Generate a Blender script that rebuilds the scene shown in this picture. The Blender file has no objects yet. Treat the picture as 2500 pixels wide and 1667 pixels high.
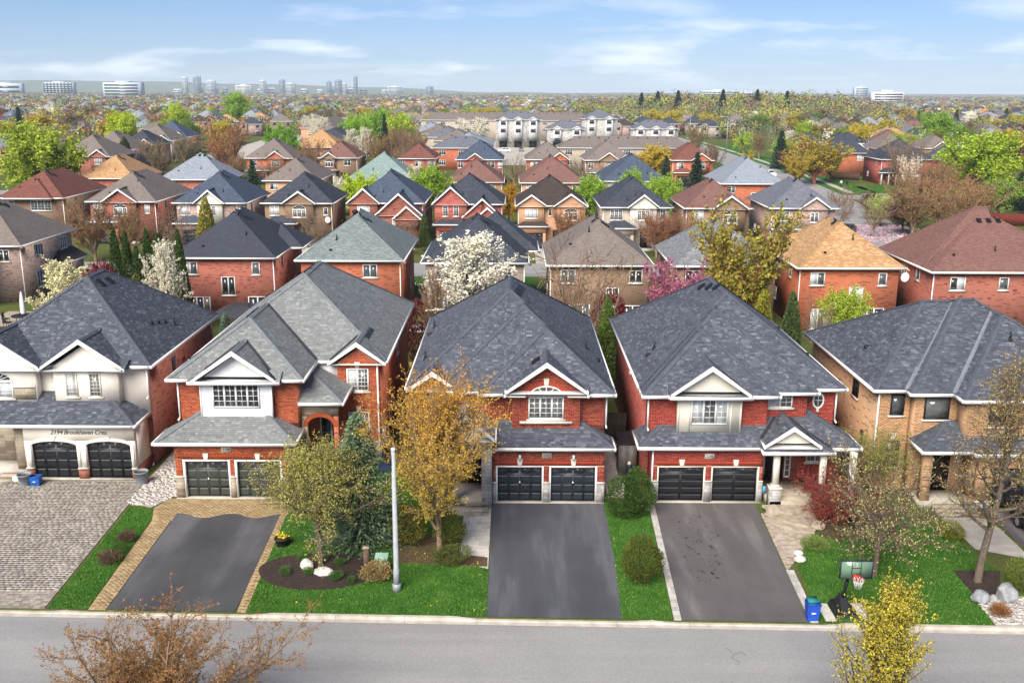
import bpy, math, random
import numpy as np
from mathutils import Matrix, Vector
R = math.radians
rnd = random.Random(7)
sc = bpy.context.scene
col = sc.collection

# ------------------------------------------------------------------ camera, sky, sun, exposure
cam_d = bpy.data.cameras.new('camera'); cam = bpy.data.objects.new('camera', cam_d); col.objects.link(cam)
cam_d.sensor_width = 36; cam_d.lens = 34.085; cam_d.clip_end = 30000; cam_d.clip_start = 0.5
cam.matrix_world = Matrix.Translation((0, 0, 21.2)) @ Matrix.Rotation(R(90 - 14.49), 4, 'X') @ Matrix.Rotation(R(0.25), 4, 'Z')
sc.camera = cam
SUN_EL, SUN_AZ = 40, 203          # azimuth: compass bearing, +Y is north
w = bpy.data.worlds.new('World'); sc.world = w; w.use_nodes = True
nt = w.node_tree; nt.nodes.clear()
def wn(t, **k):
    n = nt.nodes.new(t)
    for a, b in k.items(): setattr(n, a, b)
    return n
wo = wn('ShaderNodeOutputWorld'); bg = wn('ShaderNodeBackground'); bg.inputs[1].default_value = 0.054
sky = wn('ShaderNodeTexSky', sky_type='NISHITA', sun_disc=False, sun_elevation=R(SUN_EL), sun_rotation=R(SUN_AZ), altitude=100, air_density=1.0, dust_density=0.1, ozone_density=5.0)
geo = wn('ShaderNodeTexCoord'); sep = wn('ShaderNodeSeparateXYZ'); nt.links.new(geo.outputs['Generated'], sep.inputs[0])
# thin drifting clouds over the whole sky, projected on a flat layer
def wm(op, a, b=None):
    n = wn('ShaderNodeMath', operation=op)
    for i, v in enumerate((a, b)):
        if v is None: continue
        if isinstance(v, (int, float)): n.inputs[i].default_value = v
        else: nt.links.new(v, n.inputs[i])
    return n.outputs[0]
zc = wm('MAXIMUM', sep.outputs[2], 0.0); den = wm('ADD', zc, 0.045)
px = wm('DIVIDE', sep.outputs[0], den); py = wm('DIVIDE', sep.outputs[1], den)
cmb = wn('ShaderNodeCombineXYZ'); nt.links.new(px, cmb.inputs[0]); nt.links.new(py, cmb.inputs[1])
n1 = wn('ShaderNodeTexNoise'); n1.inputs['Scale'].default_value = 0.42; n1.inputs['Detail'].default_value = 7; n1.inputs['Roughness'].default_value = 0.56
mp = wn('ShaderNodeMapping'); mp.inputs['Scale'].default_value = (0.55, 0.8, 1); mp.inputs['Location'].default_value = (3.3, 1.7, 0)
nt.links.new(cmb.outputs[0], mp.inputs[0]); nt.links.new(mp.outputs[0], n1.inputs['Vector'])
rp = wn('ShaderNodeValToRGB'); rp.color_ramp.elements[0].position = 0.56; rp.color_ramp.elements[1].position = 0.74
nt.links.new(n1.outputs[0], rp.inputs[0])
# heaps of cloud standing low over the horizon
mp2 = wn('ShaderNodeMapping'); mp2.inputs['Scale'].default_value = (3.2, 3.2, 17); mp2.inputs['Location'].default_value = (0.4, 0.9, 0.35); nt.links.new(geo.outputs['Generated'], mp2.inputs[0])
n2 = wn('ShaderNodeTexNoise'); n2.inputs['Scale'].default_value = 1.7; n2.inputs['Detail'].default_value = 8; n2.inputs['Roughness'].default_value = 0.55; nt.links.new(mp2.outputs[0], n2.inputs['Vector'])
rp2 = wn('ShaderNodeValToRGB'); rp2.color_ramp.elements[0].position = 0.53; rp2.color_ramp.elements[1].position = 0.66; nt.links.new(n2.outputs[0], rp2.inputs[0])
band = wm('MULTIPLY', wm('MINIMUM', wm('MULTIPLY', zc, 60.0), 1.0), wm('MAXIMUM', wm('SUBTRACT', 1.0, wm('MULTIPLY', zc, 8.5)), 0.0))
cf = wm('MINIMUM', wm('ADD', wm('MULTIPLY', rp.outputs[0], 0.5), wm('MULTIPLY', wm('MULTIPLY', rp2.outputs[0], band), 1.3)), 0.92)
# low band of light haze close to the horizon, all the way round
hz = wm('POWER', wm('SUBTRACT', 1.0, wm('MINIMUM', wm('MULTIPLY', zc, 2.2), 1.0)), 5.0)
tn = wn('ShaderNodeMixRGB', blend_type='MULTIPLY'); tn.inputs[0].default_value = 1; nt.links.new(sky.outputs[0], tn.inputs[1]); tn.inputs[2].default_value = (0.74, 0.88, 1.2, 1)
mx0 = wn('ShaderNodeMixRGB'); nt.links.new(tn.outputs[0], mx0.inputs[1]); mx0.inputs[2].default_value = (6.4, 8.4, 12.0, 1)
nt.links.new(wm('MULTIPLY', hz, 0.4), mx0.inputs[0])
mx = wn('ShaderNodeMixRGB'); nt.links.new(cf, mx.inputs[0]); nt.links.new(mx0.outputs[0], mx.inputs[1]); mx.inputs[2].default_value = (11, 12, 13.6, 1)
nt.links.new(mx.outputs[0], bg.inputs[0]); nt.links.new(bg.outputs[0], wo.inputs[0])
sd = bpy.data.lights.new('sun', 'SUN'); sun = bpy.data.objects.new('sun', sd); col.objects.link(sun)
sd.energy = 4.3; sd.angle = R(40); sd.color = (1, 0.93, 0.83)
az = R(SUN_AZ); sv = Vector((math.sin(az) * math.cos(R(SUN_EL)), math.cos(az) * math.cos(R(SUN_EL)), math.sin(R(SUN_EL))))
sun.rotation_euler = sv.to_track_quat('Z', 'Y').to_euler()
sc.view_settings.view_transform = 'Standard'; sc.view_settings.look = 'None'
sc.view_settings.exposure = 0.75; sc.view_settings.gamma = 1
sc.render.engine = 'CYCLES'
cy = sc.cycles; cy.use_denoising = True; cy.max_bounces = 5; cy.diffuse_bounces = 3; cy.glossy_bounces = 2; cy.transmission_bounces = 3; cy.transparent_max_bounces = 6; cy.volume_bounces = 2
cy.caustics_reflective = False; cy.caustics_refractive = False; cy.use_adaptive_sampling = True; cy.adaptive_threshold = 0.02

# ------------------------------------------------------------------ materials
MATS = {}
def lin(h):
    if isinstance(h, str):
        c = [int(h[i:i + 2], 16) / 255 for i in (0, 2, 4)]
        return tuple(((x + 0.055) / 1.055) ** 2.4 if x > 0.04045 else x / 12.92 for x in c) + (1,)
    return tuple(h) + (1,) if len(h) == 3 else tuple(h)
def newmat(name):
    m = bpy.data.materials.new(name); m.use_nodes = True
    t = m.node_tree; b = t.nodes['Principled BSDF']
    return m, t, b
def N(t, typ, inp=None, **k):
    n = t.nodes.new(typ)
    for a, b in k.items(): setattr(n, a, b)
    for a, b in (inp or {}).items():
        if hasattr(b, 'is_output') or isinstance(b, bpy.types.NodeSocket): t.links.new(b, n.inputs[a])
        else: n.inputs[a].default_value = b
    return n
def ramp(t, fac, stops):
    n = t.nodes.new('ShaderNodeValToRGB'); cr = n.color_ramp
    while len(cr.elements) < len(stops): cr.elements.new(0.5)
    for e, (p, c) in zip(cr.elements, stops): e.position = p; e.color = lin(c)
    t.links.new(fac, n.inputs[0]); return n.outputs[0]
def bump(t, b, h, strength=0.3, dist=0.02):
    n = N(t, 'ShaderNodeBump', {'Height': h, 'Strength': strength, 'Distance': dist}); t.links.new(n.outputs[0], b.inputs['Normal'])
def mixc(t, fac, a, b, mode='MIX'):
    n = t.nodes.new('ShaderNodeMixRGB'); n.blend_type = mode
    for i, v in enumerate((fac, a, b)):
        if isinstance(v, bpy.types.NodeSocket): t.links.new(v, n.inputs[i])
        elif i == 0: n.inputs[0].default_value = v
        else: n.inputs[i].default_value = lin(v)
    return n.outputs[0]
def plain(name, c, rough=0.6, metal=0, noise=0.12, scale=3.0, spec=0.4):
    if name in MATS: return MATS[name]
    m, t, b = newmat(name)
    g = N(t, 'ShaderNodeTexCoord'); nz = N(t, 'ShaderNodeTexNoise', {'Vector': g.outputs['Object'], 'Scale': scale, 'Detail': 5})
    c = lin(c); d = tuple(x * (1 - noise * 1.6) for x in c[:3]); e = tuple(min(1, x * (1 + noise)) for x in c[:3])
    t.links.new(ramp(t, nz.outputs[0], [(0.3, d), (0.7, e)]), b.inputs['Base Color'])
    b.inputs['Roughness'].default_value = rough; b.inputs['Metallic'].default_value = metal; b.inputs['Specular IOR Level'].default_value = spec
    MATS[name] = m; return m
def brick(name, c1, c2, mortar='b9aa9c', bw=0.215, rh=0.075, ms=0.011, dark=None, darkamt=0.0, blotch=0.25):
    if name in MATS: return MATS[name]
    m, t, b = newmat(name)
    uv = N(t, 'ShaderNodeUVMap')
    br = N(t, 'ShaderNodeTexBrick', {'Vector': uv.outputs[0], 'Color1': lin(c1), 'Color2': lin(c2), 'Mortar': lin(mortar), 'Scale': 1.0, 'Mortar Size': ms, 'Mortar Smooth': 0.3, 'Bias': 0.0, 'Brick Width': bw, 'Row Height': rh}, offset=0.5)
    c = br.outputs[0]
    if dark:
        # a scatter of darker fired bricks
        fl = N(t, 'ShaderNodeVectorMath', {0: uv.outputs[0], 1: (bw * 1.7, rh, 1)}, operation='DIVIDE'); f2 = N(t, 'ShaderNodeVectorMath', {0: fl.outputs[0]}, operation='FLOOR')
        wnz = N(t, 'ShaderNodeTexWhiteNoise', {'Vector': f2.outputs[0]}, noise_dimensions='2D')
        msk = N(t, 'ShaderNodeMath', {0: wnz.outputs[0], 1: 1 - darkamt}, operation='GREATER_THAN')
        c = mixc(t, N(t, 'ShaderNodeMath', {0: msk.outputs[0], 1: 0.7}, operation='MULTIPLY').outputs[0], c, dark)
    g = N(t, 'ShaderNodeTexCoord'); nz = N(t, 'ShaderNodeTexNoise', {'Vector': g.outputs['Object'], 'Scale': 0.7, 'Detail': 6, 'Roughness': 0.65})
    c = mixc(t, 1.0, c, ramp(t, nz.outputs[0], [(0.25, (1 - blotch,) * 3), (0.75, (1.0,) * 3)]), 'MULTIPLY')
    t.links.new(c, b.inputs['Base Color']); b.inputs['Roughness'].default_value = 0.85; b.inputs['Specular IOR Level'].default_value = 0.25
    inv = N(t, 'ShaderNodeMath', {0: 1.0, 1: br.outputs['Fac']}, operation='SUBTRACT')
    bump(t, b, inv.outputs[0], 0.5, 0.008)
    MATS[name] = m; return m
def shingle(name, c0, c1, c2, geo=False, bw=0.30, rh=0.15):
    """asphalt shingles: with geo the tabs are geometry that carries a tint attribute, else a tab pattern"""
    key = name + ('_tabs' if geo else '')
    if key in MATS: return MATS[key]
    m, t, b = newmat(key)
    g = N(t, 'ShaderNodeTexCoord')
    if geo: fac = N(t, 'ShaderNodeAttribute', attribute_name='tint').outputs['Fac']
    else:
        uv = N(t, 'ShaderNodeUVMap')
        br = N(t, 'ShaderNodeTexBrick', {'Vector': uv.outputs[0], 'Color1': (0, 0, 0, 1), 'Color2': (1, 1, 1, 1), 'Mortar': (0, 0, 0, 1), 'Scale': 1.0, 'Mortar Size': 0.012, 'Mortar Smooth': 0.2, 'Bias': 0.0, 'Brick Width': bw, 'Row Height': rh}, offset=0.37, offset_frequency=2)
        fac = br.outputs[0]; bump(t, b, fac, 0.25, 0.01)
    nz = N(t, 'ShaderNodeTexNoise', {'Vector': g.outputs['Object'], 'Scale': 0.45, 'Detail': 5, 'Roughness': 0.6})
    ng = N(t, 'ShaderNodeTexNoise', {'Vector': g.outputs['Object'], 'Scale': 60, 'Detail': 2})
    A_, B_, C_ = (np.array(lin(q)[:3]) for q in (c0, c1, c2)); c = ramp(t, fac, [(0.0, tuple(A_ * (.6 if geo else .5) + B_ * (.4 if geo else .5))), (0.5, tuple(B_)), (1.0, tuple(C_ * (.8 if geo else .65) + B_ * (.2 if geo else .35)))])
    c = mixc(t, 1.0, c, ramp(t, nz.outputs[0], [(0.3, (0.92,) * 3), (0.7, (1.04,) * 3)]), 'MULTIPLY')
    c = mixc(t, 0.5, c, ramp(t, ng.outputs[0], [(0.3, (0.6,) * 3), (0.7, (1.2,) * 3)]), 'MULTIPLY')
    t.links.new(c, b.inputs['Base Color']); b.inputs['Roughness'].default_value = 0.9; b.inputs['Specular IOR Level'].default_value = 0.2
    MATS[key] = m; return m
def glass(name, c, rough=0.08, stripes=0):
    if name in MATS: return MATS[name]
    m, t, b = newmat(name); b.inputs['Roughness'].default_value = rough; b.inputs['Specular IOR Level'].default_value = 0.6
    uv = N(t, 'ShaderNodeUVMap')
    nz = N(t, 'ShaderNodeTexNoise', {'Vector': uv.outputs[0], 'Scale': 1.3, 'Detail': 2})
    c = lin(c)
    cc = ramp(t, nz.outputs[0], [(0.3, tuple(x * 0.55 for x in c[:3])), (0.7, tuple(x * 1.25 for x in c[:3]))])
    if stripes:
        wv = N(t, 'ShaderNodeTexWave', {'Vector': uv.outputs[0], 'Scale': stripes, 'Distortion': 0.0}, wave_type='BANDS', bands_direction='Y')
        cc = mixc(t, 1.0, cc, ramp(t, wv.outputs[0], [(0.1, (0.55,) * 3), (0.6, (1,) * 3)]), 'MULTIPLY')
    t.links.new(cc, b.inputs['Base Color'])
    b.inputs['Coat Weight'].default_value = 0.35; b.inputs['Coat Roughness'].default_value = 0.03
    MATS[name] = m; return m
def leafmat(name='leaf', trans=0.35):
    """leaf colour: the object's own colour, a random tint for each leaf"""
    if name in MATS: return MATS[name]
    m, t, b = newmat(name)
    oi = N(t, 'ShaderNodeObjectInfo'); at = N(t, 'ShaderNodeAttribute', attribute_name='tint')
    c = mixc(t, 1.0, oi.outputs['Color'], ramp(t, at.outputs['Fac'], [(0.0, (0.7, 0.64, 0.6)), (0.5, (1.1, 1.1, 1.1)), (1.0, (1.6, 1.65, 1.4))]), 'MULTIPLY')
    wm_ = N(t, 'ShaderNodeAttribute', attribute_name='warm'); c = mixc(t, wm_.outputs['Fac'], c, mixc(t, 1.0, c, (1.15, .72, .62), 'MULTIPLY'))
    t.links.new(c, b.inputs['Base Color']); b.inputs['Roughness'].default_value = 0.65; b.inputs['Specular IOR Level'].default_value = 0.25
    tr = N(t, 'ShaderNodeBsdfTranslucent', {'Color': c}); mx = N(t, 'ShaderNodeMixShader', {0: trans, 1: b.outputs[0], 2: tr.outputs[0]})
    t.links.new(mx.outputs[0], t.nodes['Material Output'].inputs[0])
    MATS[name] = m; return m
def attrmat(name):
    """colour held by each tree or house of a far mass"""
    if name in MATS: return MATS[name]
    m, t, b = newmat(name); at = N(t, 'ShaderNodeAttribute', attribute_name='own_colour')
    t.links.new(at.outputs['Color'], b.inputs['Base Color']); b.inputs['Roughness'].default_value = 0.85; b.inputs['Specular IOR Level'].default_value = 0.1
    MATS[name] = m; return m
def grassmat(name, stops, scale=1.0):
    if name in MATS: return MATS[name]
    m, t, b = newmat(name); g = N(t, 'ShaderNodeTexCoord')
    a = N(t, 'ShaderNodeTexNoise', {'Vector': g.outputs['Object'], 'Scale': 0.5 * scale, 'Detail': 8, 'Roughness': 0.62})
    f = N(t, 'ShaderNodeTexNoise', {'Vector': g.outputs['Object'], 'Scale': 11 * scale, 'Detail': 5, 'Roughness': 0.7})
    c = ramp(t, a.outputs[0], stops)
    c = mixc(t, 0.8, c, ramp(t, f.outputs[0], [(0.28, (0.45,) * 3), (0.72, (1.35,) * 3)]), 'MULTIPLY')
    t.links.new(c, b.inputs['Base Color']); b.inputs['Roughness'].default_value = 0.95; b.inputs['Specular IOR Level'].default_value = 0.1
    bump(t, b, f.outputs[0], 0.6, 0.05); MATS[name] = m; return m
def asphalt(name, c, patch=0.25, stain=0.0, streak=None, aggregate=0.3):
    if name in MATS: return MATS[name]
    m, t, b = newmat(name); g = N(t, 'ShaderNodeTexCoord'); o = g.outputs['Object']
    a = N(t, 'ShaderNodeTexNoise', {'Vector': o, 'Scale': 0.33, 'Detail': 7, 'Roughness': 0.6, 'Distortion': 0.4})
    f = N(t, 'ShaderNodeTexNoise', {'Vector': o, 'Scale': 38, 'Detail': 3, 'Roughness': 0.8})
    c = lin(c)[:3]
    cc = ramp(t, a.outputs[0], [(0.25, tuple(x * (1 - patch) for x in c)), (0.5, c), (0.78, tuple(x * (1 + patch) for x in c))])
    if name == 'road_asphalt':
        mpn = N(t, 'ShaderNodeMapping', {'Vector': o, 'Scale': (.05, .55, 1)}); s = N(t, 'ShaderNodeTexNoise', {'Vector': mpn.outputs[0], 'Scale': 1.0, 'Detail': 5, 'Roughness': 0.6})
        cc = mixc(t, 1.0, cc, ramp(t, s.outputs[0], [(0.3, (0.86,) * 3), (0.5, (1.0,) * 3), (0.7, (1.1, 1.1, 1.08))]), 'MULTIPLY')
        g4 = N(t, 'ShaderNodeTexNoise', {'Vector': o, 'Scale': 9, 'Detail': 6, 'Roughness': 0.8}); cc = mixc(t, 1.0, cc, ramp(t, g4.outputs[0], [(0.3, (0.82,) * 3), (0.7, (1.14,) * 3)]), 'MULTIPLY')
    if streak:
        mpn = N(t, 'ShaderNodeMapping', {'Vector': o, 'Scale': (streak, 0.10, 1)}); s = N(t, 'ShaderNodeTexNoise', {'Vector': mpn.outputs[0], 'Scale': 1.0, 'Detail': 4, 'Roughness': 0.55})
        cc = mixc(t, 1.0, cc, ramp(t, s.outputs[0], [(0.36, (0.85,) * 3), (0.52, (1.0,) * 3), (0.68, (1.65, 1.62, 1.6))]), 'MULTIPLY')
    if stain:
        v = N(t, 'ShaderNodeTexNoise', {'Vector': o, 'Scale': 2.4, 'Detail': 4, 'Roughness': 0.8})
        cc = mixc(t, 1.0, cc, ramp(t, v.outputs[0], [(0.30, (1 - stain,) * 3), (0.36, (1,) * 3)]), 'MULTIPLY')
    cc = mixc(t, 1.0, cc, ramp(t, f.outputs[0], [(0.3, (1 - aggregate,) * 3), (0.7, (1 + aggregate,) * 3)]), 'MULTIPLY')
    t.links.new(cc, b.inputs['Base Color']); b.inputs['Roughness'].default_value = 0.88; b.inputs['Specular IOR Level'].default_value = 0.25
    bump(t, b, f.outputs[0], 0.25, 0.01); MATS[name] = m; return m

# ------------------------------------------------------------------ mesh building
def mesh_np(name, V, F, mats, mi=None, tint=None, uv=False, smooth=False, colours=None):
    """V (n,3) array, F list of index tuples or an (m,k) array"""
    me = bpy.data.meshes.new(name)
    V = np.asarray(V, np.float32)
    if isinstance(F, np.ndarray):
        tot = np.full(len(F), F.shape[1], np.int32); loops = F.reshape(-1).astype(np.int32)
    else:
        tot = np.fromiter((len(f) for f in F), np.int32, len(F)); loops = np.fromiter((i for f in F for i in f), np.int32)
    me.vertices.add(len(V)); me.vertices.foreach_set('co', V.reshape(-1))
    me.loops.add(len(loops)); me.loops.foreach_set('vertex_index', loops)
    me.polygons.add(len(tot)); st = np.zeros(len(tot), np.int32); st[1:] = np.cumsum(tot)[:-1]
    me.polygons.foreach_set('loop_start', st); me.polygons.foreach_set('loop_total', tot)
    if mi is not None: me.polygons.foreach_set('material_index', np.asarray(mi, np.int32))
    me.update(calc_edges=True)
    for m in mats: me.materials.append(m)
    if uv:
        nr = np.zeros(len(tot) * 3, np.float32); me.polygons.foreach_get('normal', nr); nr = nr.reshape(-1, 3)
        t = np.stack([-nr[:, 1], nr[:, 0], np.zeros(len(nr))], 1); l = np.linalg.norm(t, axis=1); flat = l < 0.05
        t[flat] = (1, 0, 0); l[flat] = 1; t /= l[:, None]; b = np.cross(nr, t)
        pi = np.repeat(np.arange(len(tot)), tot); co = V[loops]
        U = np.stack([(co * t[pi]).sum(1), (co * b[pi]).sum(1)], 1).astype(np.float32)
        me.uv_layers.new(name='UVMap').data.foreach_set('uv', U.reshape(-1))
    if tint is not None:
        a = me.attributes.new('tint', 'FLOAT', 'FACE' if len(tint) == len(tot) else 'POINT'); a.data.foreach_set('value', np.asarray(tint, np.float32))
    if colours is not None:
        a = me.attributes.new('own_colour', 'FLOAT_COLOR', 'FACE'); a.data.foreach_set('color', np.asarray(colours, np.float32).reshape(-1))
    if smooth: me.polygons.foreach_set('use_smooth', np.ones(len(tot), bool))
    return me
class MB:
    def __init__(s): s.v = []; s.f = []; s.m = []; s.t = []
    def poly(s, pts, m=0, t=0.5):
        b = len(s.v); s.v += [tuple(p) for p in pts]; s.f.append(tuple(range(b, b + len(pts)))); s.m.append(m); s.t.append(t)
    def box(s, x0, x1, y0, y1, z0, z1, m=0, t=0.5, skip=''):
        b = len(s.v)
        s.v += [(x0, y0, z0), (x1, y0, z0), (x1, y1, z0), (x0, y1, z0), (x0, y0, z1), (x1, y0, z1), (x1, y1, z1), (x0, y1, z1)]
        for k, f in (('D', (0, 3, 2, 1)), ('U', (4, 5, 6, 7)), ('F', (0, 1, 5, 4)), ('R', (1, 2, 6, 5)), ('B', (2, 3, 7, 6)), ('L', (3, 0, 4, 7))):
            if k not in skip: s.f.append(tuple(b + i for i in f)); s.m.append(m); s.t.append(t)
    def beam(s, p, q, wd, ht, m=0, up=(0, 0, 1)):
        """a bar with a rectangular section from p to q"""
        p, q = Vector(p), Vector(q); d = (q - p).normalized(); u = Vector(up); sd = d.cross(u)
        if sd.length < 1e-4: sd = d.cross(Vector((1, 0, 0)))
        sd.normalize(); u = sd.cross(d); b = len(s.v)
        for c in (p, q):
            for a, e in ((-1, -1), (1, -1), (1, 1), (-1, 1)): s.v.append(tuple(c + sd * a * wd / 2 + u * e * ht / 2))
        for f in ((0, 3, 2, 1), (4, 5, 6, 7), (0, 1, 5, 4), (1, 2, 6, 5), (2, 3, 7, 6), (3, 0, 4, 7)): s.f.append(tuple(b + i for i in f)); s.m.append(m); s.t.append(0.5)
    def lathe(s, c, prof, n=12, m=0, cap=True):
        """rings of (radius, z) about the vertical axis through c"""
        b = len(s.v)
        for r, z in prof:
            for i in range(n):
                a = 2 * math.pi * i / n; s.v.append((c[0] + r * math.cos(a), c[1] + r * math.sin(a), c[2] + z))
        for k in range(len(prof) - 1):
            for i in range(n):
                j = (i + 1) % n; s.f.append((b + k * n + i, b + k * n + j, b + (k + 1) * n + j, b + (k + 1) * n + i)); s.m.append(m); s.t.append(0.5)
        if cap:
            s.f.append(tuple(b + i for i in reversed(range(n)))); s.f.append(tuple(b + (len(prof) - 1) * n + i for i in range(n))); s.m += [m, m]; s.t += [0.5, 0.5]
    def tube(s, pts, r, n=8, m=0):
        pts = [Vector(p) for p in pts]; b = len(s.v); rr = r if isinstance(r, (list, tuple)) else [r] * len(pts)
        for i, p in enumerate(pts):
            d = (pts[min(i + 1, len(pts) - 1)] - pts[max(i - 1, 0)]).normalized(); a = d.cross(Vector((0.13, 0.2, 1)))
            if a.length < 1e-3: a = d.cross(Vector((1, 0, 0)))
            a.normalize(); c = d.cross(a)
            for k in range(n):
                g = 2 * math.pi * k / n; s.v.append(tuple(p + (a * math.cos(g) + c * math.sin(g)) * rr[i]))
        for i in range(len(pts) - 1):
            for k in range(n):
                j = (k + 1) % n; s.f.append((b + i * n + k, b + i * n + j, b + (i + 1) * n + j, b + (i + 1) * n + k)); s.m.append(m); s.t.append(0.5)
        s.f.append(tuple(b + k for k in reversed(range(n)))); s.f.append(tuple(b + (len(pts) - 1) * n + k for k in range(n))); s.m += [m, m]; s.t += [0.5, 0.5]
    def ob(s, side, pl, a0, a1, d0, d1, z0, z1, m=0):
        """box on a wall: a along the wall, d outward from its plane"""
        if side == 'F': s.box(a0, a1, pl - d1, pl - d0, z0, z1, m)
        elif side == 'B': s.box(a0, a1, pl + d0, pl + d1, z0, z1, m)
        elif side == 'L': s.box(pl - d1, pl - d0, a0, a1, z0, z1, m)
        else: s.box(pl + d0, pl + d1, a0, a1, z0, z1, m)
    def build(s, name, mats, parent=None, tint=False, smooth=False, kind=None, uv=True):
        if not isinstance(mats, (list, tuple)): mats = [mats]
        me = mesh_np(name, s.v, s.f, mats, s.m, s.t if tint else None, uv, smooth)
        return link(name, me, parent, kind)
def link(name, me, parent=None, kind=None):
    o = bpy.data.objects.new(name, me); col.objects.link(o)
    if parent is not None: attach(o, parent)
    if kind: o['kind'] = kind
    return o
def attach(o, parent):
    o.parent = parent; r = parent
    while r.parent is not None: r = r.parent
    if parent is r: o.matrix_parent_inverse = Matrix.Translation(r.location).inverted()
def tag(o, label, cat, group=None, kind=None):
    o['label'] = label; o['category'] = cat
    if group: o['group'] = group
    if kind: o['kind'] = kind
    return o
def thing(name, label, cat, loc=(0, 0, 0), group=None):
    o = bpy.data.objects.new(name, None); col.objects.link(o); o.location = loc; o.empty_display_size = 0.3
    return tag(o, label, cat, group)
def copy_tree(o, parent=None):
    c = o.copy(); col.objects.link(c)
    if parent is not None: c.parent = parent
    for ch in list(o.children): copy_tree(ch, c)
    return c
def pt_side(side, pl, a, d, z):
    return {'F': (a, pl - d, z), 'B': (a, pl + d, z), 'L': (pl - d, a, z), 'R': (pl + d, a, z)}[side]
def text(name, body, loc, size, mat, parent, side='F', shear=0.0, depth=0.006, spacing=1.0):
    c = bpy.data.curves.new(name, 'FONT'); c.body = body; c.size = size; c.align_x = 'CENTER'; c.align_y = 'CENTER'; c.shear = shear; c.extrude = depth; c.space_character = spacing; c.materials.append(mat); c.resolution_u = 3
    tmp = bpy.data.objects.new(name, c); col.objects.link(tmp); bpy.context.view_layer.update()
    me = bpy.data.meshes.new_from_object(tmp); bpy.data.objects.remove(tmp)
    o = bpy.data.objects.new(name, me); col.objects.link(o); o.location = loc; o.rotation_euler = (R(90), 0, 0)
    if parent is not None: attach(o, parent)
    return o
# ------------------------------------------------------------------ roofs: upper envelope of simple pieces
def clip(P, a, b, c):
    """part of convex polygon P where a x + b y + c >= 0"""
    out = []; n = len(P)
    for i in range(n):
        p, q = P[i], P[(i + 1) % n]; dp = a * p[0] + b * p[1] + c; dq = a * q[0] + b * q[1] + c
        if dp >= 0: out.append(p)
        if (dp >= 0) != (dq >= 0):
            t = dp / (dp - dq); out.append((p[0] + (q[0] - p[0]) * t, p[1] + (q[1] - p[1]) * t))
    return out
def area(P):
    return 0 if len(P) < 3 else 0.5 * sum(P[i][0] * P[(i + 1) % len(P)][1] - P[(i + 1) % len(P)][0] * P[i][1] for i in range(len(P)))
class Piece:
    def __init__(s, x0, x1, y0, y1, ez, L=None, R=None, F=None, B=None, gut='LRFB'):
        s.r = (x0, x1, y0, y1); s.ez = ez; s.pl = []; s.ed = []; s.gut = gut; s.sl = dict(L=L, R=R, F=F, B=B)
        for k, v in (('L', L), ('R', R), ('F', F), ('B', B)):
            if v is None: continue
            s.pl.append({'L': (v, 0, ez - v * x0), 'R': (-v, 0, ez + v * x1), 'F': (0, v, ez - v * y0), 'B': (0, -v, ez + v * y1)}[k]); s.ed.append(k)
    def h(s, x, y, e=1e-6):
        if x < s.r[0] - e or x > s.r[1] + e or y < s.r[2] - e or y > s.r[3] + e: return -1e9
        return min(a * x + b * y + c for a, b, c in s.pl)
def env(ps, x, y): return max(p.h(x, y) for p in ps)
def roof_faces(ps):
    out = []
    for i, p in enumerate(ps):
        x0, x1, y0, y1 = p.r
        for k, (a, b, c) in enumerate(p.pl):
            P = [(x0, y0), (x1, y0), (x1, y1), (x0, y1)]
            for m, (a2, b2, c2) in enumerate(p.pl):
                if m != k: P = clip(P, a2 - a, b2 - b, c2 - c)
            todo = [P] if area(P) > 1e-3 else []
            for j, q in enumerate(ps):
                if j == i: continue
                e = 2e-4 if j < i else -2e-4
                X0, X1, Y0, Y1 = q.r
                cons = [(1, 0, -X0), (-1, 0, X1), (0, 1, -Y0), (0, -1, Y1)] + [(a2 - a, b2 - b, c2 - c + e) for a2, b2, c2 in q.pl]
                nxt = []
                for P in todo:
                    cur = P
                    for con in cons:
                        o = clip(cur, -con[0], -con[1], -con[2])
                        if area(o) > 2e-3: nxt.append(o)
                        cur = clip(cur, *con)
                        if area(cur) <= 2e-3: break
                todo = nxt
            out += [(P, (a, b, c)) for P in todo]
    return out
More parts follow.
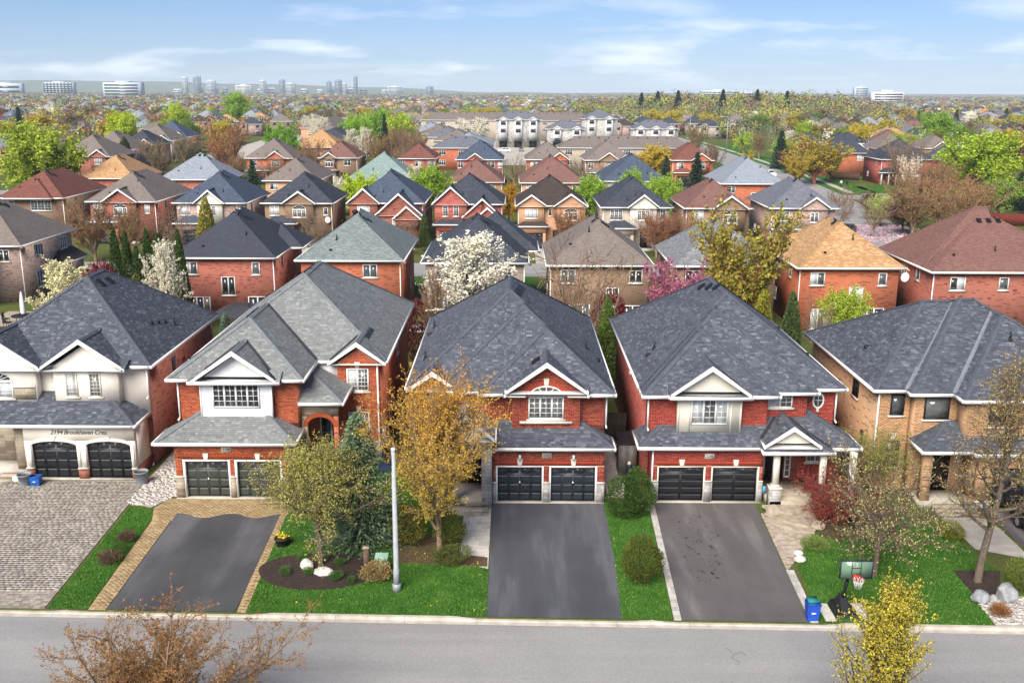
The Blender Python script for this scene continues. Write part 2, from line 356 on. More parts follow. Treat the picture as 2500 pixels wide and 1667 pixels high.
def creases(ps, step=0.12):
    res = []
    L = [(i, k) for i, p in enumerate(ps) for k in range(len(p.pl))]
    for A in range(len(L)):
        for B in range(A + 1, len(L)):
            (i, k), (j, m) = L[A], L[B]
            p, q = ps[i].pl[k], ps[j].pl[m]; a, b, c = p[0] - q[0], p[1] - q[1], p[2] - q[2]
            n = math.hypot(a, b)
            if n < 1e-6: continue
            ox, oy = -a * c / n / n, -b * c / n / n; dx, dy = -b / n, a / n
            x0 = max(ps[i].r[0], ps[j].r[0]); x1 = min(ps[i].r[1], ps[j].r[1]); y0 = max(ps[i].r[2], ps[j].r[2]); y1 = min(ps[i].r[3], ps[j].r[3])
            t0, t1 = -1e9, 1e9
            for o, d, lo, hi in ((ox, dx, x0, x1), (oy, dy, y0, y1)):
                if abs(d) < 1e-9:
                    if o < lo - 1e-6 or o > hi + 1e-6: t1 = -2e9
                else:
                    u, v = (lo - o) / d, (hi - o) / d; t0 = max(t0, min(u, v)); t1 = min(t1, max(u, v))
            if t1 - t0 < 0.15: continue
            nS = max(4, int((t1 - t0) / step)); run = None
            for s in range(nS + 1):
                t = t0 + (t1 - t0) * s / nS; x, y = ox + dx * t, oy + dy * t; z = p[0] * x + p[1] * y + p[2]
                ok = abs(ps[i].h(x, y, 1e-4) - z) < 2e-3 and abs(ps[j].h(x, y, 1e-4) - z) < 2e-3 and z > max(r.h(x, y, -1e-4) for r in ps) - 4e-3
                if ok: run = (run[0] if run else (x, y, z), (x, y, z))
                if run and (not ok or s == nS):
                    if (Vector(run[1]) - Vector(run[0])).length > 0.3: res.append((run[0], run[1], i == j))
                    run = None
    return res
def shingle_tabs(mb, P, pl, row=0.145, seed=0, caprnd=None):
    """rows of tabs laid on one convex roof face, each tab with its raised butt edge"""
    rg = random.Random(seed); a, b, c = pl; g = math.hypot(a, b); up = (a / g, b / g); al = (-up[1], up[0]); cs = 1 / math.sqrt(1 + g * g)
    dr = row * cs
    vs = [p[0] * up[0] + p[1] * up[1] for p in P]; us = [p[0] * al[0] + p[1] * al[1] for p in P]
    nrm = Vector((-a, -b, 1)).normalized()
    k0 = math.floor(min(vs) / dr); k1 = math.ceil(max(vs) / dr)
    for k in range(k0, k1):
        v0, v1 = k * dr, (k + 1) * dr
        Q = clip(clip(P, up[0], up[1], -v0), -up[0], -up[1], v1)
        if area(Q) < 1e-4: continue
        qu = [p[0] * al[0] + p[1] * al[1] for p in Q]; u = min(qu) - rg.random() * 0.3; e = max(qu)
        while u < e:
            u2 = u + rg.choice((0.14, 0.18, 0.22, 0.27, 0.33))
            T = clip(clip(Q, al[0], al[1], -u - 0.006), -al[0], -al[1], u2 - 0.006)
            u = u2
            if area(T) < 3e-4: continue
            tn = min(1, max(0, rg.gauss(0.46, 0.2)))
            pts = []
            for (x, y) in T:
                f = 1 - (x * up[0] + y * up[1] - v0) / dr; off = 0.005 + 0.013 * f
                pts.append((x + nrm[0] * off, y + nrm[1] * off, a * x + b * y + c + nrm[2] * off))
            mb.poly(pts, 0, tn)
            lo = [i for i, (x, y) in enumerate(T) if abs(x * up[0] + y * up[1] - v0) < 1e-5]
            if len(lo) == 2:
                i, j = lo
                if (i + 1) % len(T) != j: i, j = j, i
                p, q = T[i], T[j]; zz = lambda r: a * r[0] + b * r[1] + c
                mb.poly([(p[0], p[1], zz(p)), (q[0], q[1], zz(q)), pts[j], pts[i]], 0, 0.08)
def build_roof(root, ps, sh, white, tabs=False, name='roof', cap=None, valley=None, thick=0.16, gutters=True, vents=(), seed=1, soffit=True):
    mb = MB(); fs = roof_faces(ps)
    for P, (a, b, c) in fs: mb.poly([(x, y, a * x + b * y + c) for x, y in P])
    for i, p in enumerate(ps):
        if soffit:
            x0, x1, y0, y1 = p.r; z = p.ez - thick + 0.003 * i
            mb.poly([(x0, y1, z), (x1, y1, z), (x1, y0, z), (x0, y0, z)], 1)
    ro = mb.build(name, [sh, white], root)
    if tabs:
        tb = MB()
        for n, (P, pl) in enumerate(fs): shingle_tabs(tb, P, pl, seed=seed * 100 + n)
        tb.build('shingles', tabs, ro, tint=True, kind='stuff', uv=False)
    cr = creases(ps); cm = MB(); vm = MB()
    for p, q, hip in cr:
        p, q = Vector(p), Vector(q); d = q - p; ln = d.length; d.normalize(); sd = d.cross(Vector((0, 0, 1))).normalized()
        if hip:
            n = max(1, int(ln / 0.3)) if tabs else 1
            for k in range(n):
                A = p + d * ln * k / n; B = p + d * ln * (k + 1.05) / n
                wv = 0.17; drop = 0.10
                t = rnd.gauss(0.4, 0.2)
                za, zb = (0.045, 0.08) if tabs else (0.04, 0.04)
                if A.z > B.z: za, zb = zb, za
                for s in (-1, 1):
                    o1 = sd * s * wv
                    x = [A + Vector((0, 0, za)), B + Vector((0, 0, zb)), B + o1 + Vector((0, 0, zb)), A + o1 + Vector((0, 0, za))]
                    for v in (2, 3): x[v].z = env(ps, x[v].x, x[v].y) + (zb if v == 2 else za) if env(ps, x[v].x, x[v].y) > -1e8 else x[v].z - drop
                    cm.poly(x if s < 0 else list(reversed(x)), 0, t)
            cm.build('ridge_cap', cap or sh, ro, tint=True); cm = MB()
        elif valley:
            for s in (-1, 1):
                o1 = sd * s * 0.11; x = [p + Vector((0, 0, .028)), q + Vector((0, 0, .028)), q + o1, p + o1]
                for v in (2, 3):
                    e = env(ps, x[v].x, x[v].y); x[v].z = (e if e > -1e8 else x[v].z) + 0.03
                vm.poly(x if s < 0 else list(reversed(x)))
            vm.build('valley_flashing', valley, ro); vm = MB()
    if gutters:
        for i, p in enumerate(ps):
            x0, x1, y0, y1 = p.r
            for k in p.ed:
                if k not in p.gut: continue
                A, B = {'L': ((x0, y0), (x0, y1)), 'R': ((x1, y0), (x1, y1)), 'F': ((x0, y0), (x1, y0)), 'B': ((x0, y1), (x1, y1))}[k]
                n = 160; run = None
                for s in range(n + 1):
                    x = A[0] + (B[0] - A[0]) * s / n; y = A[1] + (B[1] - A[1]) * s / n
                    ok = not any(q.h(x, y, -0.004) > p.ez + 0.03 or (j < i and q.h(x, y, 0.004) > p.ez - 0.03) for j, q in enumerate(ps) if j != i)
                    if ok: run = (run[0] if run else (x, y), (x, y))
                    if run and (not ok or s == n):
                        (u, v), (u2, v2) = run; run = None
                        if abs(u2 - u) + abs(v2 - v) < 0.12: continue
                        g = MB(); o = 0.085; z0, z1 = p.ez - thick, p.ez + 0.012
                        if k == 'L': g.box(u - o, u, v - (o if v == y0 else 0), v2, z0, z1)
                        elif k == 'R': g.box(u, u + o, v - (o if v == y0 else 0), v2, z0, z1)
                        elif k == 'F': g.box(u, u2, v - o, v, z0, z1)
                        else: g.box(u, u2, v, v + o, z0, z1)
                        g.build('gutter', white, root)
    for vt in vents:
        kind, x, y = vt[0], vt[1], vt[2]; z = env(ps, x, y)
        if z < -1e8: continue
        e = 0.02; gx = (env(ps, x + e, y) - env(ps, x - e, y)) / 2 / e; gy = (env(ps, x, y + e) - env(ps, x, y - e)) / 2 / e
        v = MB(); dk = MATS['vent_black']
        if kind == 'box':
            b = 0.2; q = lambda u, w_, h: (x + u, y + w_, z + gx * u + gy * w_ + h)
            top = [q(-b, -b, .16), q(b, -b, .16), q(b, b, .16), q(-b, b, .16)]; bot = [q(-b, -b, 0), q(b, -b, 0), q(b, b, 0), q(-b, b, 0)]
            v.poly(top); v.poly(list(reversed(bot)))
            for i in range(4): j = (i + 1) % 4; v.poly([bot[i], bot[j], top[j], top[i]])
            v.build('roof_vent', dk, ro)
        elif kind == 'pipe':
            v.lathe((x, y, z - 0.1), [(0.055, 0), (0.055, 0.55)], 8); v.lathe((x, y, z - 0.06), [(0.15, 0), (0.06, 0.16)], 8); v.build('vent_pipe', dk, ro)
        else:
            b = 0.13; v.lathe((x, y, z - 0.05), [(0.15, 0), (0.15, 0.12), (0.1, 0.19)], 8); v.build('exhaust_vent', dk, ro)
    return ro
def barge(root, x0, x1, y, ez, s, white, w=0.22, t=0.06, over=0.0, side='F'):
    """two sloping boards along a gable end"""
    xm = (x0 + x1) / 2; top = ez + s * (x1 - x0) / 2
    for a in (x0, x1):
        m = MB(); d = 1 if a < xm else -1
        k = math.sqrt(1 + s * s) * w / 1.0
        P = [(a, ez + 0.03), (xm, top + 0.03), (xm, top + 0.03 - k), (a + 0, ez + 0.03 - k * 0.62)]
        f = [(px, y - t, pz) for px, pz in P]; bk = [(px, y + 0.002, pz) for px, pz in P]
        if d < 0: f.reverse(); bk.reverse()
        m.poly(list(reversed(f))); m.poly(bk)
        for i in range(4): j = (i + 1) % 4; m.poly([f[i], f[j], bk[j], bk[i]])
        m.build('bargeboard', white, root)
def gable_wall(root, x0, x1, y, z0, z1, zt, mat, name='gable_wall', depth=0.0):
    m = MB(); xm = (x0 + x1) / 2
    P = [(x0, y, z0), (x1, y, z0), (x1, y, z1), (xm, y, zt), (x0, y, z1)] if z1 > z0 + 1e-3 else [(x0, y, z0), (x1, y, z0), (xm, y, zt)]
    Q = [(p[0], p[1] + 0.12, p[2]) for p in P]; m.poly(P); m.poly(list(reversed(Q)))
    for i in range(len(P)): j = (i + 1) % len(P); m.poly([P[j], P[i], Q[i], Q[j]])
    return m.build(name, mat, root)
def ring(mb, side, pl, pts_o, pts_i, d0, d1):
    n = len(pts_o)
    f = lambda p, d: pt_side(side, pl, p[0], d, p[1])
    for i in range(n):
        j = (i + 1) % n
        mb.poly([f(pts_o[i], d1), f(pts_o[j], d1), f(pts_i[j], d1), f(pts_i[i], d1)])
        mb.poly([f(pts_o[i], d0), f(pts_o[j], d0), f(pts_o[j], d1), f(pts_o[i], d1)])
        mb.poly([f(pts_i[i], d1), f(pts_i[j], d1), f(pts_i[j], d0), f(pts_i[i], d0)])
def window(root, side, pl, a, z0, wd, ht, n=2, gl='glass_dark', grid=None, frame='white_trim', sill='sill_stone', fw=0.07, panes=True, d=0.06):
    """frame standing a little proud, one pane to each casement, sill below"""
    m = MB(); a0, a1 = a - wd / 2, a + wd / 2
    m.ob(side, pl, a0, a0 + fw, -0.02, d, z0, z0 + ht); m.ob(side, pl, a1 - fw, a1, -0.02, d, z0, z0 + ht)
    m.ob(side, pl, a0 + fw, a1 - fw, -0.02, d, z0 + ht - fw, z0 + ht); m.ob(side, pl, a0 + fw, a1 - fw, -0.02, d, z0, z0 + fw)
    iw = (wd - 2 * fw); mw = 0.10; cw = (iw - mw * (n - 1)) / n; g = gl if isinstance(gl, (list, tuple)) else [gl] * n
    cs = []
    for k in range(n):
        b0 = a0 + fw + k * (cw + mw); cs.append((b0, b0 + cw))
        if k < n - 1: m.ob(side, pl, b0 + cw, b0 + cw + mw, -0.02, d - 0.008, z0 + fw, z0 + ht - fw)
        if grid:
            gc, gr = grid; bar = 0.024
            for i in range(1, gc): x = b0 + cw * i / gc; m.ob(side, pl, x - bar / 2, x + bar / 2, 0.0, 0.031, z0 + fw, z0 + ht - fw)
            for i in range(1, gr): z = z0 + fw + (ht - 2 * fw) * i / gr; m.ob(side, pl, b0, b0 + cw, 0.0, 0.029, z - bar / 2, z + bar / 2)
    o = m.build('window', MATS[frame], root)
    for k, (b0, b1) in enumerate(cs):
        p = MB(); p.ob(side, pl, b0, b1, -0.01, 0.018, z0 + fw, z0 + ht - fw); p.build('pane', MATS[g[k % len(g)]], o)
    if sill:
        s = MB(); s.ob(side, pl, a0 - 0.1, a1 + 0.1, -0.02, 0.11, z0 - 0.1, z0 - 0.003); s.build('sill', MATS[sill], o)
    return o
def arch_pts(a, z, wd, h, n=14):
    return [(a + wd / 2 * math.cos(math.pi * i / n), z + h * math.sin(math.pi * i / n)) for i in range(n + 1)]
def arch_window(root, side, pl, a, z0, wd, hr, ha, n=3, gl='glass_dark', grid=None, sill='sill_stone', fans=6, gl_top='glass_dark', brick_arch=None):
    o = window(root, side, pl, a, z0, wd, hr, n, gl, grid, sill=sill)
    m = MB(); z = z0 + hr + 0.002; fw = 0.07
    P = arch_pts(a, z, wd, ha); Q = arch_pts(a, z + fw, wd - 2 * fw, ha - 2 * fw)
    ring(m, side, pl, P, Q, -0.02, 0.06)
    for i in range(1, fans):
        g = math.pi * i / fans; m.beam(pt_side(side, pl, a, 0.02, z + fw), pt_side(side, pl, a + (wd / 2 - fw) * math.cos(g), 0.02, z + fw + (ha - 2 * fw) * math.sin(g)), 0.03, 0.03, 0, (0, -1, 0) if side in 'FB' else (1, 0, 0))
    m.build('arch_frame', MATS['white_trim'], o)
    p = MB(); f = [pt_side(side, pl, x, 0.014, y) for x, y in Q]; bk = [pt_side(side, pl, x, -0.01, y) for x, y in Q]
    p.poly(f); p.poly(list(reversed(bk)))
    for i in range(len(f)): j = (i + 1) % len(f); p.poly([f[i], f[j], bk[j], bk[i]])
    p.build('pane', MATS[gl_top], o)
    if brick_arch:
        b = MB(); nB = 17
        for i in range(nB):
            g0, g1 = math.pi * (i + 0.06) / nB, math.pi * (i + 0.94) / nB; w2, w3 = wd / 2 + 0.02, wd / 2 + 0.24
            q = [(a + w2 * math.cos(g0), z + (ha + .02) * math.sin(g0)), (a + w3 * math.cos(g0), z + (ha + .24) * math.sin(g0)), (a + w3 * math.cos(g1), z + (ha + .24) * math.sin(g1)), (a + w2 * math.cos(g1), z + (ha + .02) * math.sin(g1))]
            fr = [pt_side(side, pl, x, 0.03, y) for x, y in q]; bk = [pt_side(side, pl, x, -0.01, y) for x, y in q]
            b.poly(fr)
            for k in range(4): j = (k + 1) % 4; b.poly([fr[k], bk[k], bk[j], fr[j]])
        b.build('brick_arch', MATS[brick_arch], o)
    return o
def garage_door(root, pl, x0, x1, z0, z1, mat, cols=4, rows=4, lights='arch', recess=0.22, frame='white_trim', fw=0.09):
    """door set back in its opening: panels, window lights in the top row, handle, jambs"""
    y = pl + recess; m = MB(); m.box(x0, x1, y, y + 0.05, z0, z1); d = m.build('garage_door', mat, root)
    ph = (z1 - z0) / rows; pw = (x1 - x0) / cols
    for r in range(rows):
        for c in range(cols):
            a0, a1, b0, b1 = x0 + pw * c, x0 + pw * (c + 1), z0 + ph * r, z0 + ph * (r + 1)
            if r == rows - 1 and lights:
                g = MB(); g.box(a0 + .06, a1 - .06, y - .012, y - .002, b0 + .1, b1 - .1); g.build('door_light', MATS['glass_garage'], d)
                f = MB(); k = 0.022
                if lights == 'grid':
                    f.box((a0 + a1) / 2 - k / 2, (a0 + a1) / 2 + k / 2, y - .022, y - .011, b0 + .1, b1 - .1); f.box(a0 + .06, a1 - .06, y - .021, y - .011, (b0 + b1) / 2 - k / 2, (b0 + b1) / 2 + k / 2)
                elif lights == 'bars':
                    for i in (1, 2): xx = a0 + (a1 - a0) * i / 3; f.box(xx - k / 2, xx + k / 2, y - .022, y - .011, b0 + .1, b1 - .1)
                else:
                    cx = x0 + (x1 - x0) * (0.5 if lights == 'sun' else (0.25 if c < 2 else 0.75)); 
                    for s in (-0.8, -0.3, 0.3, 0.8):
                        xx = (a0 + a1) / 2 + s * (a1 - a0) * 0.35; f.beam((xx, y - .016, b1 - .1), ((a0 + a1) / 2 + s * .1 + (cx - (a0 + a1) / 2) * .5, y - .016, b0 + .1), 0.025, 0.012, 0, (0, -1, 0))
                f.build('muntin', mat, d)
            else:
                p = MB(); i0, i1, j0, j1 = a0 + .05, a1 - .05, b0 + .06, b1 - .06; e = 0.045
                O = [(i0, y - .001, j0), (i1, y - .001, j0), (i1, y - .001, j1), (i0, y - .001, j1)]; I = [(i0 + e, y - .028, j0 + e), (i1 - e, y - .028, j0 + e), (i1 - e, y - .028, j1 - e), (i0 + e, y - .028, j1 - e)]
                p.poly(I)
                for k in range(4): j = (k + 1) % 4; p.poly([O[k], O[j], I[j], I[k]])
                p.build('panel', mat, d)
    for r in range(1, rows):
        s = MB(); s.box(x0, x1, y - .006, y - .0005, z0 + ph * r - .008, z0 + ph * r + .008); s.build('panel_joint', MATS['vent_black'], d)
    if frame:
        for a, b in ((x0 - fw, x0), (x1, x1 + fw)): q = MB(); q.box(a, b, pl - 0.02, y + .04, z0, z1 + fw); q.build('jamb', MATS[frame], root)
        q = MB(); q.box(x0, x1, pl - 0.02, y + .04, z1 + .002, z1 + fw); q.build('jamb', MATS[frame], root)
    return d
def wall_box(root, x0, x1, y0, y1, z0, z1, mat, name='wall', top=True):
    m = MB(); m.box(x0, x1, y0, y1, z0, z1); return m.build(name, mat, root)
def garage_front(root, x0, x1, pl, z1, doors, zt, mat, base=None, zb=1.1, base_cap=None, depth=0.35):
    """front wall left standing round the door openings"""
    edges = [x0] + [e for d in doors for e in d] + [x1]
    for i in range(0, len(edges), 2):
        wall_box(root, edges[i], edges[i + 1], pl, pl + depth, 0 if not base else zb, zt, mat, 'pier')
        if base:
            wall_box(root, edges[i] - .02, edges[i + 1] + .02, pl - .05, pl + depth, 0, zb, base, 'stone_base')
            m = MB(); m.box(edges[i] - .03, edges[i + 1] + .03, pl - .08, pl + depth, zb + .002, zb + .07); m.build('base_cap', base_cap or MATS['sill_stone'], root)
    m = MB(); m.box(x0, x1, pl, pl + depth, zt + .001, z1); m.build('wall', mat, root)
def keystone(root, side, pl, a, z0, h=0.34, w0=0.2, w1=0.3, mat='sill_stone', d=0.05):
    m = MB(); f = [pt_side(side, pl, a + s * ww / 2, d, z) for s, ww, z in ((-1, w0, z0), (1, w0, z0), (1, w1, z0 + h), (-1, w1, z0 + h))]
    b = [pt_side(side, pl, a + s * ww / 2, -.02, z) for s, ww, z in ((-1, w0, z0), (1, w0, z0), (1, w1, z0 + h), (-1, w1, z0 + h))]
    m.poly(f)
    for i in range(4): j = (i + 1) % 4; m.poly([f[i], b[i], b[j], f[j]])
    m.build('keystone', MATS[mat], root)
def soldier(root, pl, x0, x1, z0, z1, mat, n=None, d=0.018):
    n = n or int((x1 - x0) / 0.085)
    m = MB()
    for i in range(n):
        a = x0 + (x1 - x0) * i / n; m.box(a + .005, a + (x1 - x0) / n - .005, pl - d - rnd.random() * .004, pl + .01, z0, z1, 0, rnd.random())
    m.build('soldier_course', mat, root, tint=True)
def downspout(root, x, y, z1, z0=0.1, foot=0.3, mat='white_trim', dy=-1):
    m = MB(); m.beam((x, y, z1), (x, y, z0), 0.08, 0.07, 0, (0, 1, 0)); m.beam((x, y, z0 + .02), (x, y + dy * foot, z0 - .06), 0.08, 0.07); m.build('downspout', MATS[mat], root)
def plaque(root, x, pl, z, body, w=0.5, h=0.28):
    m = MB(); m.box(x - w / 2, x + w / 2, pl - .03, pl + .01, z - h / 2, z + h / 2); p = m.build('number_plaque', MATS['sill_stone'], root)
    text('numerals', body, (x, pl - .034, z), h * 0.68, MATS['vent_black'], p, shear=0.15)
def wall_lamp(root, x, pl, z):
    m = MB(); m.box(x - .06, x + .06, pl - .05, pl + .01, z - .05, z + .2); m.beam((x, pl - .03, z + .17), (x, pl - .17, z + .2), .03, .03); l = m.build('wall_lamp', MATS['vent_black'], root)
    m = MB(); m.lathe((x, pl - .17, z - .12), [(.05, 0), (.085, .04), (.085, .24), (.02, .3)], 6); m.build('lamp_glass', MATS['lamp_glass'], l)

def brick_face(root, x0, x1, y, z0, z1, look, ztop=None, n0=0):
    """courses of single bricks standing just proud of a mortar bed; ztop(x) trims them under a gable"""
    mort, mat = look; bl, bh, gx, gz = .232, .066, .013, .012
    p = MB(); P = [(x0, z0), (x1, z0)] + ([(x1, z1), (x0, z1)] if ztop is None else [((x0 + x1) / 2, z1)])
    p.poly([(x, y - .004, z) for x, z in P]); b = p.build('mortar_bed', mort, root); m = MB(); z = z0 + gz / 2; r = 0
    while z + bh < z1:
        x = x0 - (bl + gx) * (.5 if r % 2 else 0)
        while x < x1:
            a, e = max(x, x0 + .003), min(x + bl, x1 - .003); x += bl + gx
            if ztop is not None:
                k = (z + bh - z0) / (z1 - z0) * (x1 - x0) / 2; a, e = max(a, x0 + k), min(e, x1 - k)
            if e - a < .04: continue
            d = .012 + rnd.random() * .003; m.box(a, e, y - d, y - .004, z, z + bh, 0, min(1, max(0, rnd.gauss(.5, .25))), skip='B')
        z += bh + gz; r += 1
    if m.f: m.build('brick_courses', mat, b, tint=True, kind='stuff', uv=False)
# ------------------------------------------------------------------ named materials
plain('white_trim', 'e9e8e4', 0.45, noise=0.05); plain('sill_stone', 'd6d0c4', 0.75, noise=0.1); plain('vent_black', '17181b', 0.5, noise=0.05)
plain('cream_stucco', 'eee6d8', 0.9, noise=0.07, scale=1.3); plain('beige_panel', 'd6d0c2', 0.7, noise=0.04); plain('siding', 'd8d8d8', 0.55, noise=0.04)
plain('concrete', 'b9b2a5', 0.85, noise=0.14, scale=1.6); plain('kerb_concrete', 'bfb6a8', 0.85, noise=0.15, scale=2.2)
plain('wood_fence', '5a4030', 0.85, noise=0.3, scale=4); plain('wood_dark', '3a2d26', 0.85, noise=0.3, scale=4); plain('dark_metal', '2b2d31', 0.45, metal=0.4, noise=0.08)
plain('door_black', '1b1c20', 0.5, noise=0.06); plain('door_slate', '272d35', 0.45, noise=0.06); plain('door_green', '3b3f39', 0.5, noise=0.06)
plain('lamp_glass', 'c9c5b8', 0.25, noise=0.03); plain('stone_slab', 'a99c88', 0.85, noise=0.2, scale=3); plain('entry_dark', '1d1512', 0.6, noise=0.1)
plain('joint_sand', '857c6e', .95, noise=.2, scale=6); plain('galvanised', 'a9adb0', 0.5, metal=0.3, noise=0.06); plain('mulch', '3d302a', 0.95, noise=0.5, scale=14); plain('soil', '5b4433', 0.95, noise=0.35, scale=8)
plain('boulder', 'cfc8bf', 0.85, noise=0.22, scale=3); plain('boulder_grey', '9c9d9e', 0.85, noise=0.3, scale=2.5)
glass('glass_dark', (0.03, 0.032, 0.035)); glass('glass_mid', (0.10, 0.11, 0.12)); glass('glass_curtain', (0.5, 0.52, 0.53)); glass('glass_blind', (0.62, 0.64, 0.65), stripes=7); glass('glass_shade', (0.20, 0.21, 0.21), stripes=7)
glass('glass_garage', (0.06, 0.065, 0.07)); glass('glass_warm', (0.30, 0.22, 0.14))
RED = brick('brick_red', 'b44c34', 'a23c2a', 'c2a090', dark='5e2420', darkamt=0.10)
RED2 = brick('brick_scarlet', 'b6443a', 'a4362c', 'c09a8c', dark='6b221f', darkamt=0.08)
ORANGE = brick('brick_orange', 'c05c36', 'ac4c30', 'b48c70', dark='552a20', darkamt=0.07)
BUFF = brick('brick_buff', 'c89c72', 'b8875f', 'ccb69a', dark='6d4a38', darkamt=0.06)
BROWNRED = brick('brick_brownred', 'a04834', '8e3c2e', 'aa8c7c', dark='4f2420', darkamt=0.10)
TANB = brick('brick_tan', '97795f', '8a6b52', '988573', dark='6b5141', darkamt=0.05)
PEACH = brick('brick_peach', 'd29c74', 'c68b64', 'c4a88e', dark='9c6a4c', darkamt=0.04)
PINK = brick('brick_pink', 'c4a69a', 'b08d80', 'b5a399', dark='6c5049', darkamt=0.10)
BEIGE = brick('brick_beige', 'b9ab9b', 'ab9c8c', 'b3a899', dark='8d7c6e', darkamt=0.05)
STONE = brick('cut_stone', 'b8aa92', '9f927f', '8f877c', 0.42, 0.19, 0.012, dark='7d6f5d', darkamt=0.25)
GSTONE = brick('grey_stone', 'c6c3bd', 'aeaba6', '9b9892', 0.40, 0.2, 0.012, dark='8d8a86', darkamt=0.2)
SOLD = brick('soldier_brick', 'b04a34', 'a03e2e', 'b04a34'); SOLDO = brick('soldier_orange', 'a9502f', '98452b', 'a9502f')
CH = ('383b43', '575b64', '868a93'); GY = ('666967', '858886', 'a6a9a6')
SH_CH = shingle('shingle_charcoal', *CH); SH_CHT = shingle('shingle_charcoal', *CH, geo=True)
SH_GY = shingle('shingle_grey', *GY); SH_GYT = shingle('shingle_grey', *GY, geo=True)
CAP_CH = plain('cap_charcoal', '50545d', 0.9, noise=0.15); CAP_GY = plain('cap_grey', '74797a', 0.9, noise=0.12)
V_DARK = plain('valley_dark', '2c2f34', 0.6); V_MET = plain('valley_metal', '8a8d92', 0.45, metal=0.2)
LEAF = leafmat(); PETAL = leafmat('petal', 0.15); BARK = plain('bark', '6b5d50', 0.95, noise=0.3, scale=9); BARKD = plain('bark_dark', '4a3d34', 0.95, noise=0.3, scale=9); TWIG = plain('twig', '8d7660', 0.95, noise=0.2, scale=5); TWIGR = plain('twig_red', '8a5742', 0.95, noise=0.2, scale=5)
W = MATS['white_trim']

# ------------------------------------------------------------------ ground, road, kerb, drives
def ky(x): return 36.2 - 0.0256 * x
m = MB(); xs = [-6500, -80, 0, 80, 6500]
for a, b in zip(xs, xs[1:]):
    ya, yb = (ky(max(-80, min(80, v))) for v in (a, b)); m.poly([(a, ya, -.02), (b, yb, -.02), (b, 9000, -.02), (a, 9000, -.02)]); m.poly([(a, -600, -.2), (b, -600, -.2), (b, yb, -.2), (a, ya, -.2)]); m.poly([(a, ya, -.2), (b, yb, -.2), (b, yb, -.02), (a, ya, -.02)])
GROUND = grassmat('ground_cover', [(0.25, '5a5040'), (0.42, '5d6236'), (0.56, '56652f'), (0.75, '8a7d62')])
m.build('ground', GROUND, kind='structure')
m = MB(); m.poly([(-90, ky(-90) - 9.2, -.13), (90, ky(90) - 9.2, -.13), (90, ky(90) - .42, -.13), (-90, ky(-90) - .42, -.13)])
rd = m.build('road', asphalt('road_asphalt', '979592', 0.07, streak=None, aggregate=0.35), kind='structure')
# cracks sealed with tar on the road
TAR = plain('tar', '4a4a4c', 0.7)
for pts in ([(8.55, 34.2), (8.75, 33.75), (8.6, 33.5), (8.85, 33.2), (8.7, 33.0)], [(8.75, 33.75), (9.1, 33.9), (9.2, 33.7)], [(8.0, 31.6), (8.3, 31.9)]):
    m = MB()
    for p, q in zip(pts, pts[1:]):
        d = Vector((q[0] - p[0], q[1] - p[1])).normalized(); n = Vector((-d.y, d.x)) * (0.006 + rnd.random() * 0.012)
        m.poly([(p[0] - n.x, p[1] - n.y, -.126), (q[0] - n.x, q[1] - n.y, -.126), (q[0] + n.x, q[1] + n.y, -.126), (p[0] + n.x, p[1] + n.y, -.126)])
    m.build('tar_crack', TAR, rd)
kr = bpy.data.objects.new('kerb', None); col.objects.link(kr); kr['kind'] = 'structure'
drv = [(-33, -19.4), (-17.9, -10.9), (-1.4, 4.9), (6.6, 13.0), (24, 30)]
x = -40.0
while x < 40:
    ln = rnd.choice((2.9, 3.1, 3.0)); e = x + ln - 0.012; n = 6; ms = MB()
    prof = []
    for i in range(n + 1):
        xx = x + (e - x) * i / n; dd = min((max(a - xx, xx - b, 0) for a, b in drv)); top = -0.085 + 0.088 * min(1, dd / 0.9)
        y = ky(xx); prof.append([(xx, y - .42, -.125), (xx, y - .17, -.118), (xx, y - .14, top - .006), (xx, y - .10, top), (xx, y + .03, top), (xx, y + .03, -.2), (xx, y - .42, -.2)])
    for A, B in zip(prof, prof[1:]):
        for k in range(len(A) - 2): ms.poly([A[k], B[k], B[k + 1], A[k + 1]])
    ms.poly(list(reversed(prof[0]))); ms.poly(prof[-1])
    ms.build('kerb_segment', MATS['kerb_concrete'], kr); x += ln
def sheet(name, pts, z, mat, kind='structure', thick=0.0, parent=None):
    m = MB(); P = [(x, y, z) for x, y in pts]
    if area(pts) < 0: P.reverse()
    m.poly(P)
    if thick:
        Q = [(x, y, z - thick) for x, y, z in P]
        for i in range(len(P)): j = (i + 1) % len(P); m.poly([P[j], P[i], Q[i], Q[j]])
    o = m.build(name, mat, parent)
    if parent is None: o['kind'] = kind
    return o
LAWN = grassmat('lawn_grass', [(0.25, '2f571c'), (0.45, '3a6722'), (0.6, '48732a'), (0.8, '688238')], 1.6)
lawns = [[(-19.55, 36.75), (-17.85, 36.7), (-18.35, 45.9), (-18.8, 46.9), (-20.0, 47.2)],
         [(-11.1, 36.52), (-1.0, 36.26), (-1.02, 41.0), (-2.5, 41.5), (-2.5, 47.2), (-7.6, 53.4), (-11.6, 50.0), (-11.6, 44.8)],
         [(4.62, 36.12), (6.72, 36.06), (7.25, 47.9), (4.95, 47.9)],
         [(12.75, 35.9), (19.9, 35.72), (20.2, 38.2), (20.25, 40.45), (22.3, 40.5), (21.9, 43.3), (20.4, 46.5), (16.0, 46.9), (15.2, 44.2), (13.4, 42.0)]]
for L in lawns: sheet('lawn', L, 0.0, LAWN)
bedc = [(-8.75 + 2.75 * math.cos(a) * (1 + .04 * math.sin(3 * a)), 40.15 + 1.75 * math.sin(a), ) for a in [2 * math.pi * i / 36 for i in range(36)]]
sheet('mulch_bed', bedc, 0.035, MATS['mulch'], thick=0.05)
